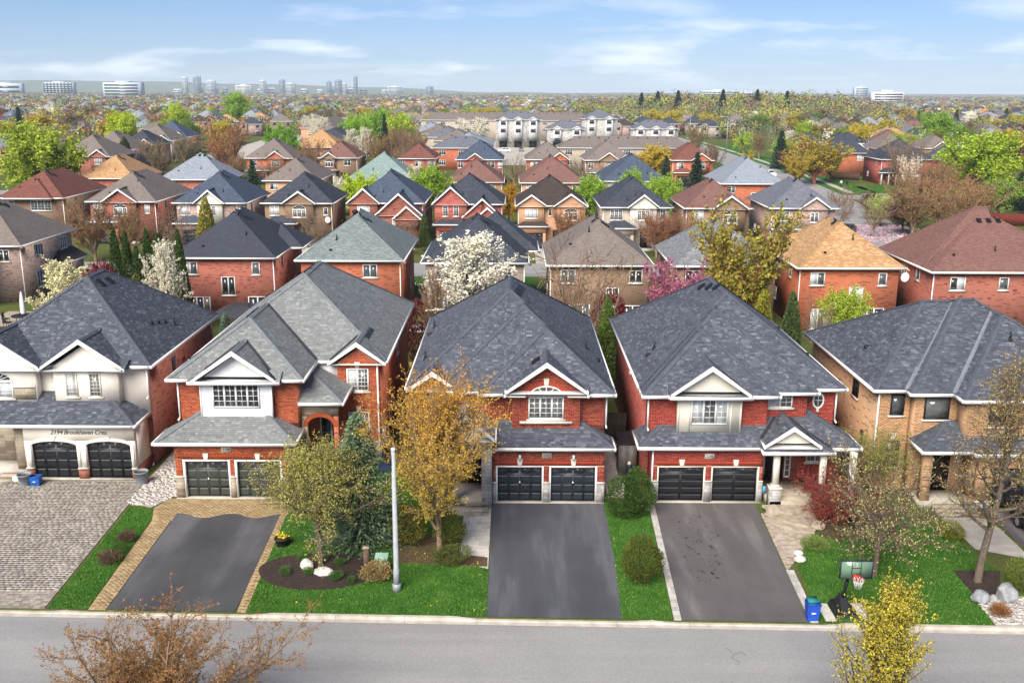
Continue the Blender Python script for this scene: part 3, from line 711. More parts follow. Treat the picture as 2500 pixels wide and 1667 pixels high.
sheet('mulch_bed', [(20.22, 38.2), (21.3, 38.1), (22.4, 40.4), (20.27, 40.43)], 0.03, MATS['mulch'], thick=0.04)
sheet('mulch_bed', [(-5.2, 41.0), (-1.1, 40.6), (-1.1, 41.5), (-2.4, 41.8), (-2.4, 44.2), (-5.6, 43.6)], 0.03, MATS['soil'], thick=0.04)
sheet('side_path', [(22.3, 42.6), (24.5, 41.5), (24.6, 46.2), (22.2, 46.2)], .003, MATS['concrete'])
sheet('mulch_bed', [(15.2, 44.1), (16.0, 43.3), (19.6, 45.6), (20.4, 47.6), (16.2, 47.3)], 0.03, MATS['soil'], thick=0.04)
A2198 = asphalt('drive_worn', '4d4d4f', 0.22, streak=0.5); A2202 = asphalt('drive_sealed', '515257', 0.16, streak=0.75); A2206 = asphalt('drive_grey', '635f5e', 0.14, streak=0.6, stain=0.5)
wavy = [(-17.25 + 5.2 * i / 24, 45.95 + .28 * math.sin(i / 24 * 4 * math.pi + 1.2)) for i in range(25)]
sheet('driveway', [(-17.0, 36.66), (-11.55, 36.5)] + list(reversed([(p[0] + .15 * (i / 24), p[1]) for i, p in enumerate(wavy)])), 0.026, A2198)
sheet('driveway', [(-1.0, 36.26), (4.6, 36.1), (4.85, 41.0), (4.9, 47.78), (-1.0, 47.78)], 0.006, A2202)
d6 = sheet('driveway', [(7.1, 36.05), (12.35, 35.9), (12.95, 47.9), (7.6, 47.9)], 0.004, A2206); m = MB(); sr_ = random.Random(4)
for i in range(95):
    cx, cy_, r = sr_.gauss(8.9, .75), sr_.uniform(39.2, 46.3), sr_.choice((.03, .04, .05, .06, .09)); k = sr_.uniform(.7, 1.3)
    if 7.8 < cx < 12: m.poly([(cx + r * k * math.cos(a) * sr_.uniform(.7, 1.1), cy_ + r * math.sin(a) * sr_.uniform(.7, 1.1), .008) for a in [2 * math.pi * j / 8 for j in range(8)]])
m.build('oil_spots', plain('oil', '37383a', .6), d6, kind='stuff', uv=False)
sheet('driveway', [(24.6, 35.6), (31, 35.5), (31, 47.3), (24.8, 47.3)], 0.004, A2206)
def tintmat(name, c0, c1, c2, obj_random=False, rough=0.88):
    if name in MATS: return MATS[name]
    m, t, b = newmat(name)
    fac = N(t, 'ShaderNodeObjectInfo').outputs['Random'] if obj_random else N(t, 'ShaderNodeAttribute', attribute_name='tint').outputs['Fac']
    g = N(t, 'ShaderNodeTexCoord'); nz = N(t, 'ShaderNodeTexNoise', {'Vector': N(t, 'ShaderNodeNewGeometry').outputs['Position'], 'Scale': 9, 'Detail': 4})
    gw = N(t, 'ShaderNodeNewGeometry'); n2 = N(t, 'ShaderNodeTexNoise', {'Vector': gw.outputs['Position'], 'Scale': 0.5, 'Detail': 5})
    c = mixc(t, 0.6, ramp(t, fac, [(0, c0), (.5, c1), (1, c2)]), ramp(t, nz.outputs[0], [(.3, (.7,) * 3), (.7, (1.15,) * 3)]), 'MULTIPLY')
    c = mixc(t, 1.0, c, ramp(t, n2.outputs[0], [(.3, (.82,) * 3), (.7, (1.06,) * 3)]), 'MULTIPLY')
    t.links.new(c, b.inputs['Base Color']); b.inputs['Roughness'].default_value = rough; b.inputs['Specular IOR Level'].default_value = .2; MATS[name] = m; return m
def inpoly(P, x, y):
    c = False; n = len(P)
    for i in range(n):
        (a, b), (d, e) = P[i], P[(i + 1) % n]
        if (b > y) != (e > y) and x < (d - a) * (y - b) / (e - b) + a: c = not c
    return c
def paving(name, P, lx, ly, mats, first=0, z=0.0, jit=0.004, gap=0.006, kindname='paver', hgt=0.05, split=None, near=(0, 0), bond=0.5, base='joint_sand'):
    """pavers cut to the outline; the nearest ones as pieces of their own, the rest joined"""
    o = sheet(name, P, z - 0.012, MATS[base]); xs = [p[0] for p in P]; ys = [p[1] for p in P]; cells = []
    if area(P) < 0: P = list(reversed(P))
    convex = all((P[(i + 1) % len(P)][0] - P[i][0]) * (P[(i + 2) % len(P)][1] - P[(i + 1) % len(P)][1]) - (P[(i + 1) % len(P)][1] - P[i][1]) * (P[(i + 2) % len(P)][0] - P[(i + 1) % len(P)][0]) > -1e-9 for i in range(len(P))); cuts = []
    y = min(ys); r = 0
    while y < max(ys):
        x = min(xs) - lx * (bond * (r % 2)) - rnd.random() * 0.05
        while x < max(xs):
            l2 = lx * rnd.choice(split) if split else lx
            c = [(x + gap / 2, y + gap / 2), (x + l2 - gap / 2, y + gap / 2), (x + l2 - gap / 2, y + ly - gap / 2), (x + gap / 2, y + ly - gap / 2)]
            k = sum(inpoly(P, *q) for q in c)
            if k == 4: cells.append((c, l2))
            elif convex:
                q = c
                for i in range(len(P)):
                    (ax, ay), (bx, by) = P[i], P[(i + 1) % len(P)]; q = clip(q, -(by - ay), bx - ax, (by - ay) * ax - (bx - ax) * ay)
                    if len(q) < 3: break
                if len(q) >= 3 and area(q) > 0.002: cuts.append(q)
            elif k and inpoly(P, x + l2 / 2, y + ly / 2): cells.append((c, l2))
            x += l2
        y += ly; r += 1
    cells.sort(key=lambda c: c[0][0][1]); st = MB(); cache = {}
    for i, (c, l2) in enumerate(cells):
        h = rnd.random() * jit
        if i < first:
            key = round(l2, 3)
            if key not in cache:
                b = MB(); e = 0.012; a2, b2 = l2 / 2 - gap / 2, ly / 2 - gap / 2
                O = [(-a2, -b2), (a2, -b2), (a2, b2), (-a2, b2)]; I = [(u - math.copysign(e, u), v - math.copysign(e, v)) for u, v in O]
                b.poly([(u, v, hgt) for u, v in I])
                for k in range(4): j = (k + 1) % 4; b.poly([(*O[k], hgt - .008), (*O[j], hgt - .008), (*I[j], hgt), (*I[k], hgt)]); b.poly([(*O[k], 0), (*O[j], 0), (*O[j], hgt - .008), (*O[k], hgt - .008)])
                cache[key] = mesh_np(kindname, b.v, b.f, [mats[0]])
            q = link(kindname, cache[key], o); q.location = ((c[0][0] + c[1][0]) / 2, (c[0][1] + c[2][1]) / 2, z - hgt + h)
        else: st.box(c[0][0], c[1][0], c[0][1], c[2][1], z - hgt, z + h, 0, rnd.random(), skip='D')
    for q in cuts:
        h = rnd.random() * jit; t = rnd.random(); st.poly([(u, v, z + h) for u, v in q], 0, t)
        for i in range(len(q)): j = (i + 1) % len(q); st.poly([(*q[i], z - hgt), (*q[j], z - hgt), (*q[j], z + h), (*q[i], z + h)], 0, t)
    if st.f: st.build(kindname + '_field', mats[1], o, tint=True, kind='stuff', uv=False)
    return o
PV = [tintmat('paver_each', '8d857a', 'a39a8d', 'b5ac9f', True), tintmat('paver_field', '8d857a', 'a39a8d', 'b5ac9f')]
paving('paver_driveway', [(-33, 37.05), (-19.68, 36.78), (-20.35, 50.55), (-33, 50.55)], 0.30, 0.20, PV, first=300, split=(0.7, 1.0, 1.0), z=0.01)
TP = [tintmat('tan_paver_each', 'a08660', 'b0976e', 'bfa882', True), tintmat('tan_paver_field', 'a08660', 'b0976e', 'bfa882')]
paving('paver_border', [(-17.8, 36.7), (-17.05, 36.68), (-17.3, 45.8), (-18.25, 45.8)], 0.24, 0.12, TP, first=0, z=0.014)
paving('paver_border', [(-11.5, 36.54), (-11.12, 36.52), (-11.55, 45.6), (-12.05, 45.6)], 0.24, 0.12, TP, first=0, z=0.014)
paving('paver_apron', [(-18.25, 45.4), (-11.6, 45.4), (-11.4, 48.1), (-18.2, 48.1), (-18.7, 46.9)], 0.24, 0.12, TP, first=0, z=0.014)
FS = [tintmat('flag_each', 'b3aea4', 'c6c1b7', 'd0ccc4', True), tintmat('flag_field', 'b3aea4', 'c6c1b7', 'd0ccc4')]
paving('flagstone_walk', [(-2.45, 41.2), (-1.05, 40.4), (-1.05, 47.6), (-2.45, 47.6)], 0.62, 0.46, FS, first=120, split=(0.6, 1.0, 1.25), z=0.016, kindname='flagstone')
paving('stone_edging', [(6.78, 36.06), (7.08, 36.05), (7.58, 47.6), (7.28, 47.6)], 0.30, 0.34, FS, first=80, z=0.03, kindname='edging_stone', bond=0)
paving('stone_edging', [(12.38, 35.9), (12.72, 35.9), (12.95, 40.4), (12.6, 40.4)], 0.34, 0.34, FS, first=80, z=0.03, kindname='edging_stone', bond=0)
WP = [tintmat('walk_paver_each', '9b8c7c', 'b3a493', 'c0b2a2', True), tintmat('walk_paver_field', '9b8c7c', 'b3a493', 'c0b2a2')]
paving('paver_walk', [(12.62, 40.3), (13.65, 41.9), (15.0, 44.3), (14.3, 45.2), (13.0, 46.6), (12.95, 46.4)], 0.26, 0.18, WP, first=200, z=0.014)
paving('side_path', [(5.2, 48.5), (6.5, 48.5), (6.5, 60), (5.2, 60)], 0.6, 0.6, FS, first=60, z=0.0, kindname='flagstone', base='concrete', bond=0, gap=0.08)
sheet('side_path', [(-20.4, 47.6), (-18.9, 46.95), (-18.2, 48.2), (-18.4, 60), (-20.5, 60)], 0.004, tintmat('river_gravel', 'b0a89e', 'c8c1b8', 'd9d4cc'))
m = MB()
for i in range(1700):
    u = rnd.random(); yy = 47.3 + 9 * u; xx = -20.3 + (1.4 + min(1.0, (yy - 47) * .6)) * rnd.random(); s = .03 + .05 * rnd.random(); m.box(xx - s, xx + s, yy - s * .8, yy + s * .8, 0, s * .9, 0, rnd.random(), skip='D')
for i in range(1700):
    xx = 20.05 + 4.2 * rnd.random(); yy = 35.8 + 2.25 * rnd.random(); s = .025 + .045 * rnd.random()
    m.box(xx - s, xx + s, yy - s * .8, yy + s * .8, 0, s * .9, 0, rnd.random(), skip='D')
m.build('gravel', tintmat('river_gravel', 'b0a89e', 'c8c1b8', 'd9d4cc'), tint=True, kind='stuff', uv=False)
sheet('gravel_bed', [(19.95, 35.72), (24.4, 35.62), (24.4, 38.1), (20.2, 38.15)], 0.004, MATS['river_gravel'])
# grass blades on the front lawns
gr = np.random.default_rng(3); V = []; bed = bedc
for L in lawns:
    xs = [p[0] for p in L]; ys = [p[1] for p in L]; n = int((max(xs) - min(xs)) * (max(ys) - min(ys)) * 330)
    for x, y in zip(gr.uniform(min(xs), max(xs), n), gr.uniform(min(ys), max(ys), n)):
        if inpoly(L, x, y) and not ((x + 8.75) ** 2 / 7.6 + (y - 40.15) ** 2 / 3.1 < 1): V.append((x, y))
V = np.array(V); n = len(V); a = gr.uniform(0, 6.28, n); hh = gr.uniform(.03, .085, n); wv = gr.uniform(.012, .03, n)
T = np.zeros((n, 3, 3)); T[:, 0, 0] = V[:, 0] - wv * np.cos(a); T[:, 0, 1] = V[:, 1] - wv * np.sin(a); T[:, 1, 0] = V[:, 0] + wv * np.cos(a); T[:, 1, 1] = V[:, 1] + wv * np.sin(a)
T[:, 2, 0] = V[:, 0] + gr.normal(0, .025, n); T[:, 2, 1] = V[:, 1] + gr.normal(0, .025, n); T[:, 2, 2] = hh
link('grass', mesh_np('grass', T.reshape(-1, 3), np.arange(3 * n).reshape(-1, 3), [tintmat('grass_blade', '33621e', '46752a', '7a9040')], tint=gr.uniform(0, 1, n)), kind='stuff')

# ------------------------------------------------------------------ the five houses along the kerb
BK_RED = (plain('mortar_rose', 'c08c7e', .9, noise=.12), tintmat('bricks_red', '7e2c20', '9c4430', 'b05a40')); BK_SCA = (MATS['mortar_rose'], tintmat('bricks_scarlet', '862a22', 'a23c30', 'b4503e'))
BK_ORG = (plain('mortar_tan', 'b08a72', .9, noise=.12), tintmat('bricks_orange', '94422a', 'b4583a', 'c46c44')); BK_BUF = (plain('mortar_sand', 'd0b494', .9, noise=.12), tintmat('bricks_buff', 'a8805c', 'c49870', 'd0a880'))
def P4(x0, x1, y0, y1, ez, s, F=True, B=None): return Piece(x0, x1, y0, y1, ez, L=s, R=s, F=s if F else None, B=B)
# ---- 2202, middle
h = thing('brick_house', 'red brick house with charcoal hip roof numbered 2202 above two slate garage doors', 'house', (0, 54, 0), 'houses along the near kerb')
ez = 5.9; s = .763
up = [Piece(-5.63, 5.4, 49.38, 66, ez, L=s, R=s, F=s, B=.6), Piece(-4.04, 5.4, 48.72, 58, ez, L=s, R=s, F=s), Piece(-1.7, 5.4, 48.3, 56, ez, L=s, R=s, F=s),
      Piece(-.28, 3.9, 47.98, 53, 6.12, L=.74, R=.74), Piece(-5.5, -2.9, 49.0, 53, ez, L=.74, R=.74), Piece(-.42, .72, 47.98, 48.75, 5.95, F=.45), Piece(2.9, 4.04, 47.98, 48.75, 5.95, F=.45)]
build_roof(h, up, SH_CH, W, tabs=SH_CHT, cap=CAP_CH, seed=1, vents=[('box', .35, 55.2), ('box', .42, 56.1), ('box', .5, 57.0), ('box', .58, 57.9), ('pipe', 4.3, 54.5), ('exhaust', 4.9, 53.4), ('pipe', -5.0, 60.8), ('exhaust', -5.2, 59.5), ('pipe', -4.9, 53), ('box', 1.25, 49.6)])
barge(h, -.28, 3.9, 47.98, 6.12, .74, W); barge(h, -5.5, -2.9, 49.0, ez, .74, W)
wall_box(h, -5.2, 4.97, 49.85, 65.5, 0, 5.75, RED); wall_box(h, -3.6, 4.96, 49.1, 50, 3.2, 5.74, RED); wall_box(h, .02, 3.6, 48.6, 49.2, 3.5, 6.1, RED, 'bay_wall')
gable_wall(h, .02, 3.6, 48.6, 6.1, 6.1, 7.42, RED); gable_wall(h, -5.1, -3.3, 49.4, 5.7, 5.75, 6.6, RED)
arch_window(h, 'F', 48.6, 1.81, 4.42, 1.86, 1.22, .62, 3, ['glass_shade', 'glass_mid', 'glass_shade'], (2, 4), brick_arch='soldier_brick'); keystone(h, 'F', 48.57, 1.81, 6.3, .36)
m = MB(); m.box(.42, 3.2, 48.44, 48.6, 4.2, 4.31); m.build('sill_band', MATS['sill_stone'], h)
window(h, 'F', 49.85, -4.4, 4.4, 1.2, 1.3, 2, 'glass_shade', (2, 3))
low = [Piece(-1.3, 5.35, 47.38, 49.1, 3.25, R=.55, F=.55)]
build_roof(h, low, SH_CH, W, tabs=SH_CHT, cap=CAP_CH, name='garage_roof', seed=2)
garage_front(h, -.98, 4.9, 47.8, 3.2, [(-.82, 1.7), (2.0, 4.52)], 2.08, RED, GSTONE, 1.12); soldier(h, 47.8, -.9, 4.8, 2.14, 2.36, SOLD)
wall_box(h, -.97, 4.89, 48.15, 49.85, 0, 3.2, RED)
for a in ((-.82, 1.7), (2.0, 4.52)): garage_door(h, 47.8, a[0] + .09, a[1] - .09, .04, 2.0, MATS['door_slate'], lights='sun'); keystone(h, 'F', 47.78, (a[0] + a[1]) / 2, 2.14, .36); wall_lamp(h, (a[0] + a[1]) / 2 , 47.8, 2.62)
for a in (.44, 3.26):
    m = MB(); m.lathe((a, 47.97, 1.05), [(.03, 0), (.05, .05), (.02, .1)], 6); m.build('door_handle', W, h)
m = MB(); m.box(-1.0, 4.92, 47.72, 48.1, -.02, .035); m.build('threshold', MATS['concrete'], h)
plaque(h, 1.85, 47.8, 2.68, '2202'); downspout(h, 5.03, 49.0, 5.6, 3.95)
for q in ((-1.3, 4.95, 49.1, 3.9, 5.72), (.03, 3.59, 48.6, 3.75, 6.09), (-.97, 4.89, 47.8, 2.37, 3.18), (1.7, 2.0, 47.8, 1.2, 2.13), (4.53, 4.89, 47.8, 1.2, 2.13), (-5.19, -3.65, 49.85, .1, 5.7)): brick_face(h, *q, BK_RED)
brick_face(h, .1, 3.52, 48.6, 6.1, 7.36, BK_RED, True)
# entry portico
por = [Piece(-3.75, -.85, 46.7, 49.9, 3.95, L=.9, R=.9)]
build_roof(h, por, SH_GY, W, tabs=SH_GYT, cap=CAP_GY, name='porch_roof', seed=3); barge(h, -3.75, -.85, 46.7, 3.95, .9, W); gable_wall(h, -3.45, -1.15, 47.0, 3.9, 3.9, 4.95, MATS['cream_stucco'])
for a, b in ((-3.5, -3.0), (-1.55, -1.02)): wall_box(h, a, b, 47.0, 47.5, 0, 3.3, GSTONE, 'porch_pillar')
wall_box(h, -3.5, -1.02, 47.0, 47.5, 3.31, 3.93, GSTONE, 'porch_beam'); wall_box(h, -3.5, -1.02, 47.5, 49.8, 0, .3, MATS['concrete'], 'porch_floor')
m = MB(); m.box(-2.85, -1.7, 49.72, 49.8, .3, 2.6); d = m.build('front_door', MATS['entry_dark'], h); window(h, 'F', 49.8, -4.4, 1.2, 1.1, 1.6, 2, 'glass_mid', (2, 4))
for k in range(2): wall_box(h, -3.3, -1.2, 46.4 - .35 * k, 46.75 - .35 * k + .25, 0, .2 - .1 * k, MATS['stone_slab'], 'step')
window(h, 'R', 4.97, 58, 4.3, 1.0, 1.2, 1, 'glass_dark')
# ---- 2206
h = thing('brick_house', 'scarlet brick house with charcoal roof numbered 2206 beside its railed porch entry', 'house', (12, 54, 0), 'houses along the near kerb')
ez = 5.85; s = .74
up = [Piece(6.85, 17.92, 49.6, 65.8, ez, L=s, R=s, F=s, B=.68), Piece(6.85, 16.2, 48.88, 58, ez, L=s, R=s, F=s), Piece(6.85, 14.0, 48.25, 56, ez, L=s, R=s, F=s),
      Piece(8.2, 12.5, 48.0, 53, 5.9, L=.74, R=.74), Piece(8.2, 12.5, 47.92, 48.62, 5.88, F=.5)]
build_roof(h, up, SH_CH, W, tabs=SH_CHT, cap=CAP_CH, seed=4, vents=[('box', 12.2, 57.0), ('box', 11.95, 58.0), ('box', 11.7, 59), ('pipe', 8.2, 54), ('exhaust', 7.8, 53.6), ('exhaust', 16.8, 53.4), ('exhaust', 16.9, 60)])
barge(h, 8.25, 12.45, 47.98, 5.95, .74, W); gable_wall(h, 8.7, 12.0, 48.45, 6.0, 6.0, 7.25, MATS['beige_panel'])
wall_box(h, 7.28, 17.5, 50.1, 65.4, 0, 5.7, RED2); wall_box(h, 7.29, 15.78, 49.4, 50.2, 3.2, 5.69, RED2); wall_box(h, 7.3, 13.55, 48.85, 49.5, 3.2, 5.68, RED2)
wall_box(h, 8.72, 12.08, 48.42, 48.9, 3.75, 5.72, MATS['beige_panel'], 'bay_wall')
for a in (8.72, 9.3, 11.5, 12.0): m = MB(); m.box(a, a + .09, 48.39, 48.43, 3.8, 5.7); m.build('batten', MATS['beige_panel'], h)
window(h, 'F', 48.42, 10.4, 4.22, 1.95, 1.42, 3, ['glass_blind', 'glass_mid', 'glass_blind'], (2, 4), sill=None)
window(h, 'F', 49.4, 14.35, 4.85, 1.3, .86, 2, ['glass_blind', 'glass_mid'], (2, 3))
m = MB(); P = [(16.6 + .32 * math.cos(a), 5.05 + .46 * math.sin(a)) for a in [2 * math.pi * i / 20 for i in range(20)]]; Q = [(16.6 + .24 * math.cos(a), 5.05 + .38 * math.sin(a)) for a in [2 * math.pi * i / 20 for i in range(20)]]
ring(m, 'F', 50.1, P, Q, -.02, .07); m.beam((16.36, 50.06, 5.05), (16.84, 50.06, 5.05), .03, .03, 0, (0, -1, 0)); m.beam((16.6, 50.06, 4.67), (16.6, 50.06, 5.43), .03, .03, 0, (0, -1, 0)); ow = m.build('oval_window', W, h)
m = MB(); m.poly([(x, 50.085, z) for x, z in Q]); m.build('pane', MATS['glass_dark'], ow)
for a, z in ((16.6, 5.5), (16.6, 4.4)): keystone(h, 'F', 50.08, a, z, .2, .1, .16)
low = [Piece(6.65, 18.2, 47.5, 50.1, 3.28, L=.58, R=.58, F=.55), Piece(13.0, 16.6, 46.85, 50, 3.28, L=.5, R=.5, F=.5), Piece(13.1, 15.9, 46.98, 50, 3.55, L=.72, R=.72)]
build_roof(h, low, SH_CH, W, tabs=SH_CHT, cap=CAP_CH, name='garage_roof', seed=5, valley=V_DARK)
barge(h, 13.1, 15.9, 46.98, 3.58, .72, W, w=.2); gable_wall(h, 13.5, 15.5, 47.3, 3.6, 3.6, 4.42, MATS['beige_panel'])
garage_front(h, 7.5, 13.3, 47.95, 3.2, [(7.72, 10.26), (10.58, 13.1)], 2.05, RED2, GSTONE, 1.18); soldier(h, 47.95, 7.6, 13.2, 2.12, 2.34, SOLD)
wall_box(h, 7.51, 13.29, 48.3, 50.1, 0, 3.2, RED2)
for a in ((7.72, 10.26), (10.58, 13.1)): garage_door(h, 47.95, a[0] + .07, a[1] - .07, .04, 1.98, MATS['door_black'], cols=2, rows=5, lights='bars', fw=.07, frame='beige_panel'); keystone(h, 'F', 47.93, (a[0] + a[1]) / 2, 2.1, .34)
m = MB(); m.box(7.48, 13.3, 47.87, 48.2, -.02, .03); m.build('threshold', MATS['concrete'], h)
plaque(h, 10.43, 47.95, 2.62, '2206'); downspout(h, 7.22, 48.75, 5.6, 3.9); downspout(h, 17.55, 50.0, 5.6, 3.95); downspout(h, 7.44, 47.9, 3.1, .1)
wall_box(h, 13.5, 17.6, 46.95, 50.0, 0, .5, MATS['stone_slab'], 'porch_floor')
for a, st in ((13.78, True), (16.2, False), (17.75, False)):
    m = MB(); z = .5
    if st: wall_box(h, a - .3, a + .3, 46.95, 47.55, 0, 1.15, GSTONE, 'stone_base'); wall_box(h, a - .34, a + .34, 46.91, 47.59, 1.151, 1.24, MATS['sill_stone'], 'base_cap'); z = 1.24
    m.box(a - .15, a + .15, 47.1, 47.4, z, 3.15); m.box(a - .2, a + .2, 47.05, 47.45, z + .002, z + .12); m.build('porch_column', MATS['beige_panel'], h)
m = MB(); m.box(13.95, 14.95, 50.0, 50.09, .5, 2.75); fd = m.build('front_door', MATS['entry_dark'], h); window(h, 'F', 50.06, 14.3, .75, .85, 1.9, 1, 'glass_mid', (3, 5), sill=None); window(h, 'F', 50.08, 15.2, .6, .34, 2.1, 1, 'glass_mid', (1, 6), sill=None); window(h, 'F', 50.1, 16.7, 1.5, 1.0, 1.2, 2, 'glass_shade', (2, 3))
m = MB(); m.box(13.36, 13.5, 47.9, 47.94, .55, .95); m.build('blue_flyer', plain('paper_blue', '4f9bd0', .6), h)
m = MB(); m.box(16.4, 17.7, 46.98, 47.03, 1.3, 1.36); [m.box(16.4 + .13 * i, 16.43 + .13 * i, 46.99, 47.02, .55, 1.3) for i in range(11)]; m.build('railing', MATS['white_trim'], h)
window(h, 'L', 7.28, 57, 4.6, .5, .9, 1, 'glass_dark'); 
m = MB(); m.box(7.1, 7.28, 52.5, 52.9, 2.1, 2.3); m.build('meter_box', MATS['galvanised'], h)
for k, P in enumerate(([(13.1, 46.9), (13.45, 46.2), (14.4, 45.9), (15.5, 46.2), (15.6, 47.0)], [(13.05, 46.2), (13.9, 45.2), (14.9, 44.6), (15.5, 44.6), (15.6, 46.2), (14.4, 45.85)], [(13.0, 46.0), (13.4, 45.2), (14.3, 44.4), (15.05, 44.2), (15.3, 44.7), (14.6, 45.0), (13.8, 45.6)])):
    sheet('step', P, (.34, .22, .11)[k], MATS['stone_slab'], thick=.14, parent=h)
for q in ((7.31, 13.54, 48.85, 3.75, 5.66), (13.56, 15.77, 49.4, 3.6, 5.66), (15.79, 17.49, 50.1, .55, 5.66), (7.51, 13.29, 47.95, 2.35, 3.18), (10.27, 10.57, 47.95, 1.26, 2.11), (7.51, 7.71, 47.95, 1.26, 2.11)): brick_face(h, *q, BK_SCA)
# ---- 2198
h = thing('brick_house', 'orange brick house with light grey roof and white siding bay numbered 2198', 'house', (-13, 56, 0), 'houses along the near kerb')
ez = 6.3; s = .70
up = [Piece(-18.35, -7.14, 53.1, 68.7, ez, L=s, R=s, F=s, B=.75), Piece(-18.35, -11.1, 49.35, 60, ez, L=s, R=s, F=s),
      Piece(-16.85, -12.55, 49.0, 54, 6.33, L=.72, R=.72), Piece(-17.15, -12.25, 48.95, 49.75, 6.27, F=.5), Piece(-10.35, -7.2, 52.75, 57, 6.28, L=.75, R=.75)]
build_roof(h, up, SH_GY, W, tabs=SH_GYT, cap=CAP_GY, seed=7, valley=V_DARK, vents=[('box', -12.95, 60.5), ('box', -13.0, 61.8), ('box', -13.0, 63), ('box', -15.0, 54.2), ('box', -15.05, 55.3)])
barge(h, -16.85, -12.55, 49.0, 6.38, .72, W); gable_wall(h, -16.4, -13.0, 49.5, 6.4, 6.4, 7.6, MATS['siding']); barge(h, -10.35, -7.2, 52.75, 6.28, .75, W); gable_wall(h, -9.95, -7.6, 53.08, 6.15, 6.2, 7.05, ORANGE)
wall_box(h, -17.9, -7.6, 53.6, 68.3, 0, 6.15, ORANGE); wall_box(h, -17.89, -11.55, 49.85, 53.7, 3.2, 6.14, ORANGE); wall_box(h, -9.95, -7.61, 53.08, 53.7, 1.4, 6.14, ORANGE, 'bay_wall'); wall_box(h, -10.0, -7.57, 53.02, 53.7, 0, 1.39, STONE, 'stone_base')
wall_box(h, -11.4, -9.96, 53.3, 53.65, 4.8, 6.13, MATS['siding'], 'side_wall')
bw = wall_box(h, -16.6, -12.85, 49.42, 49.9, 3.95, 6.2, MATS['siding'], 'bay_wall')
for i in range(22): m = MB(); z = 3.98 + i * .1; m.poly([(-16.62, 49.395, z), (-12.83, 49.395, z), (-12.83, 49.415, z + .098), (-16.62, 49.415, z + .098)]); m.poly([(-16.62, 49.42, z), (-12.83, 49.42, z), (-12.83, 49.395, z), (-16.62, 49.395, z)]); m.build('siding_board', MATS['siding'], bw)
for a in (-16.66, -12.87): m = MB(); m.box(a, a + .08, 49.37, 49.43, 3.95, 6.2); m.build('corner_trim', W, h)
window(h, 'F', 49.39, -14.72, 4.72, 2.5, 1.32, 4, 'glass_dark', (2, 4), sill=None)
window(h, 'F', 53.08, -8.8, 4.5, 1.25, 1.36, 2, ['glass_curtain', 'glass_mid'], (3, 5)); window(h, 'F', 53.08, -8.8, 1.55, 1.22, 1.72, 2, ['glass_curtain', 'glass_mid'], (3, 5)); keystone(h, 'F', 53.06, -8.8, 5.9, .34); keystone(h, 'F', 53.06, -8.8, 3.3, .3)
m = MB(); m.box(-9.98, -7.58, 52.98, 53.1, 1.4, 1.5); m.build('sill_band', MATS['sill_stone'], h)
low = [Piece(-18.75, -11.35, 47.75, 50, 3.3, L=.55, R=.55, F=.55)]
build_roof(h, low, SH_GY, W, tabs=SH_GYT, cap=CAP_GY, name='garage_roof', seed=8)
build_roof(h, [Piece(-11.54, -9.15, 49.85, 53.6, 4.85, R=.55, F=.55)], SH_GY, W, tabs=SH_GYT, cap=CAP_GY, name='entry_roof', seed=9)
garage_front(h, -17.85, -11.9, 48.2, 3.25, [(-17.45, -14.95), (-14.7, -12.2)], 2.2, ORANGE, STONE, 1.2); soldier(h, 48.2, -17.7, -12.0, 2.26, 2.5, SOLDO)
wall_box(h, -17.84, -11.91, 48.55, 50, 0, 3.24, ORANGE)
for a in ((-17.45, -14.95), (-14.7, -12.2)): garage_door(h, 48.2, a[0] + .1, a[1] - .1, .05, 2.1, MATS['door_green'], lights='grid', fw=.1); keystone(h, 'F', 48.18, (a[0] + a[1]) / 2, 2.24, .34)
m = MB(); m.lathe((-16.2, 48.38, 1.0), [(.03, 0), (.05, .05), (.02, .1)], 6); m.build('door_handle', W, h)
m = MB(); m.box(-17.9, -11.9, 48.1, 48.5, -.02, .045); m.build('threshold', MATS['concrete'], h)
plaque(h, -15.1, 48.2, 2.78, '2198')
wall_box(h, -11.5, -9.5, 50.3, 50.6, 3.95, 4.75, STONE, 'porch_beam'); wall_box(h, -11.5, -11.2, 50.3, 50.6, 0, 3.94, STONE, 'porch_pillar'); wall_box(h, -9.75, -9.5, 50.3, 50.6, 0, 3.94, ORANGE, 'porch_pillar')
m = MB(); P = arch_pts(-10.48, 3.35, 1.45, .55); Q = arch_pts(-10.48, 3.35, 1.9, .8); [m.poly([(p[0], 50.27, p[1]), (q[0], 50.27, q[1]), (q2[0], 50.27, q2[1]), (p2[0], 50.27, p2[1])]) for p, q, p2, q2 in zip(P, Q, P[1:], Q[1:])]; [m.poly([(p2[0], 50.27, p2[1]), (p[0], 50.27, p[1]), (p[0], 50.6, p[1]), (p2[0], 50.6, p2[1])]) for p, p2 in zip(P, P[1:])]; m.build('brick_arch', SOLDO, h)
window(h, 'F', 53.5, -10.5, .4, 1.3, 2.9, 2, 'glass_dark', (1, 2), sill=None); wall_box(h, -11.5, -9.5, 50.6, 53.5, 0, .3, MATS['concrete'], 'porch_floor')
downspout(h, -17.95, 49.8, 6.1, 4.0); downspout(h, -7.66, 53.0, 6.1, .2)
window(h, 'R', -7.6, 62, 4.4, .9, 1.2, 1, 'glass_dark'); window(h, 'R', -7.6, 57.5, 1.4, .9, 1.2, 1, 'glass_dark')
m = MB(); m.box(-7.6, -7.35, 53.4, 53.75, 1.3, 2.2); m.tube([(-7.5, 53.5, 1.3), (-7.5, 53.5, .1)], .04); m.build('meter_box', MATS['galvanised'], h)
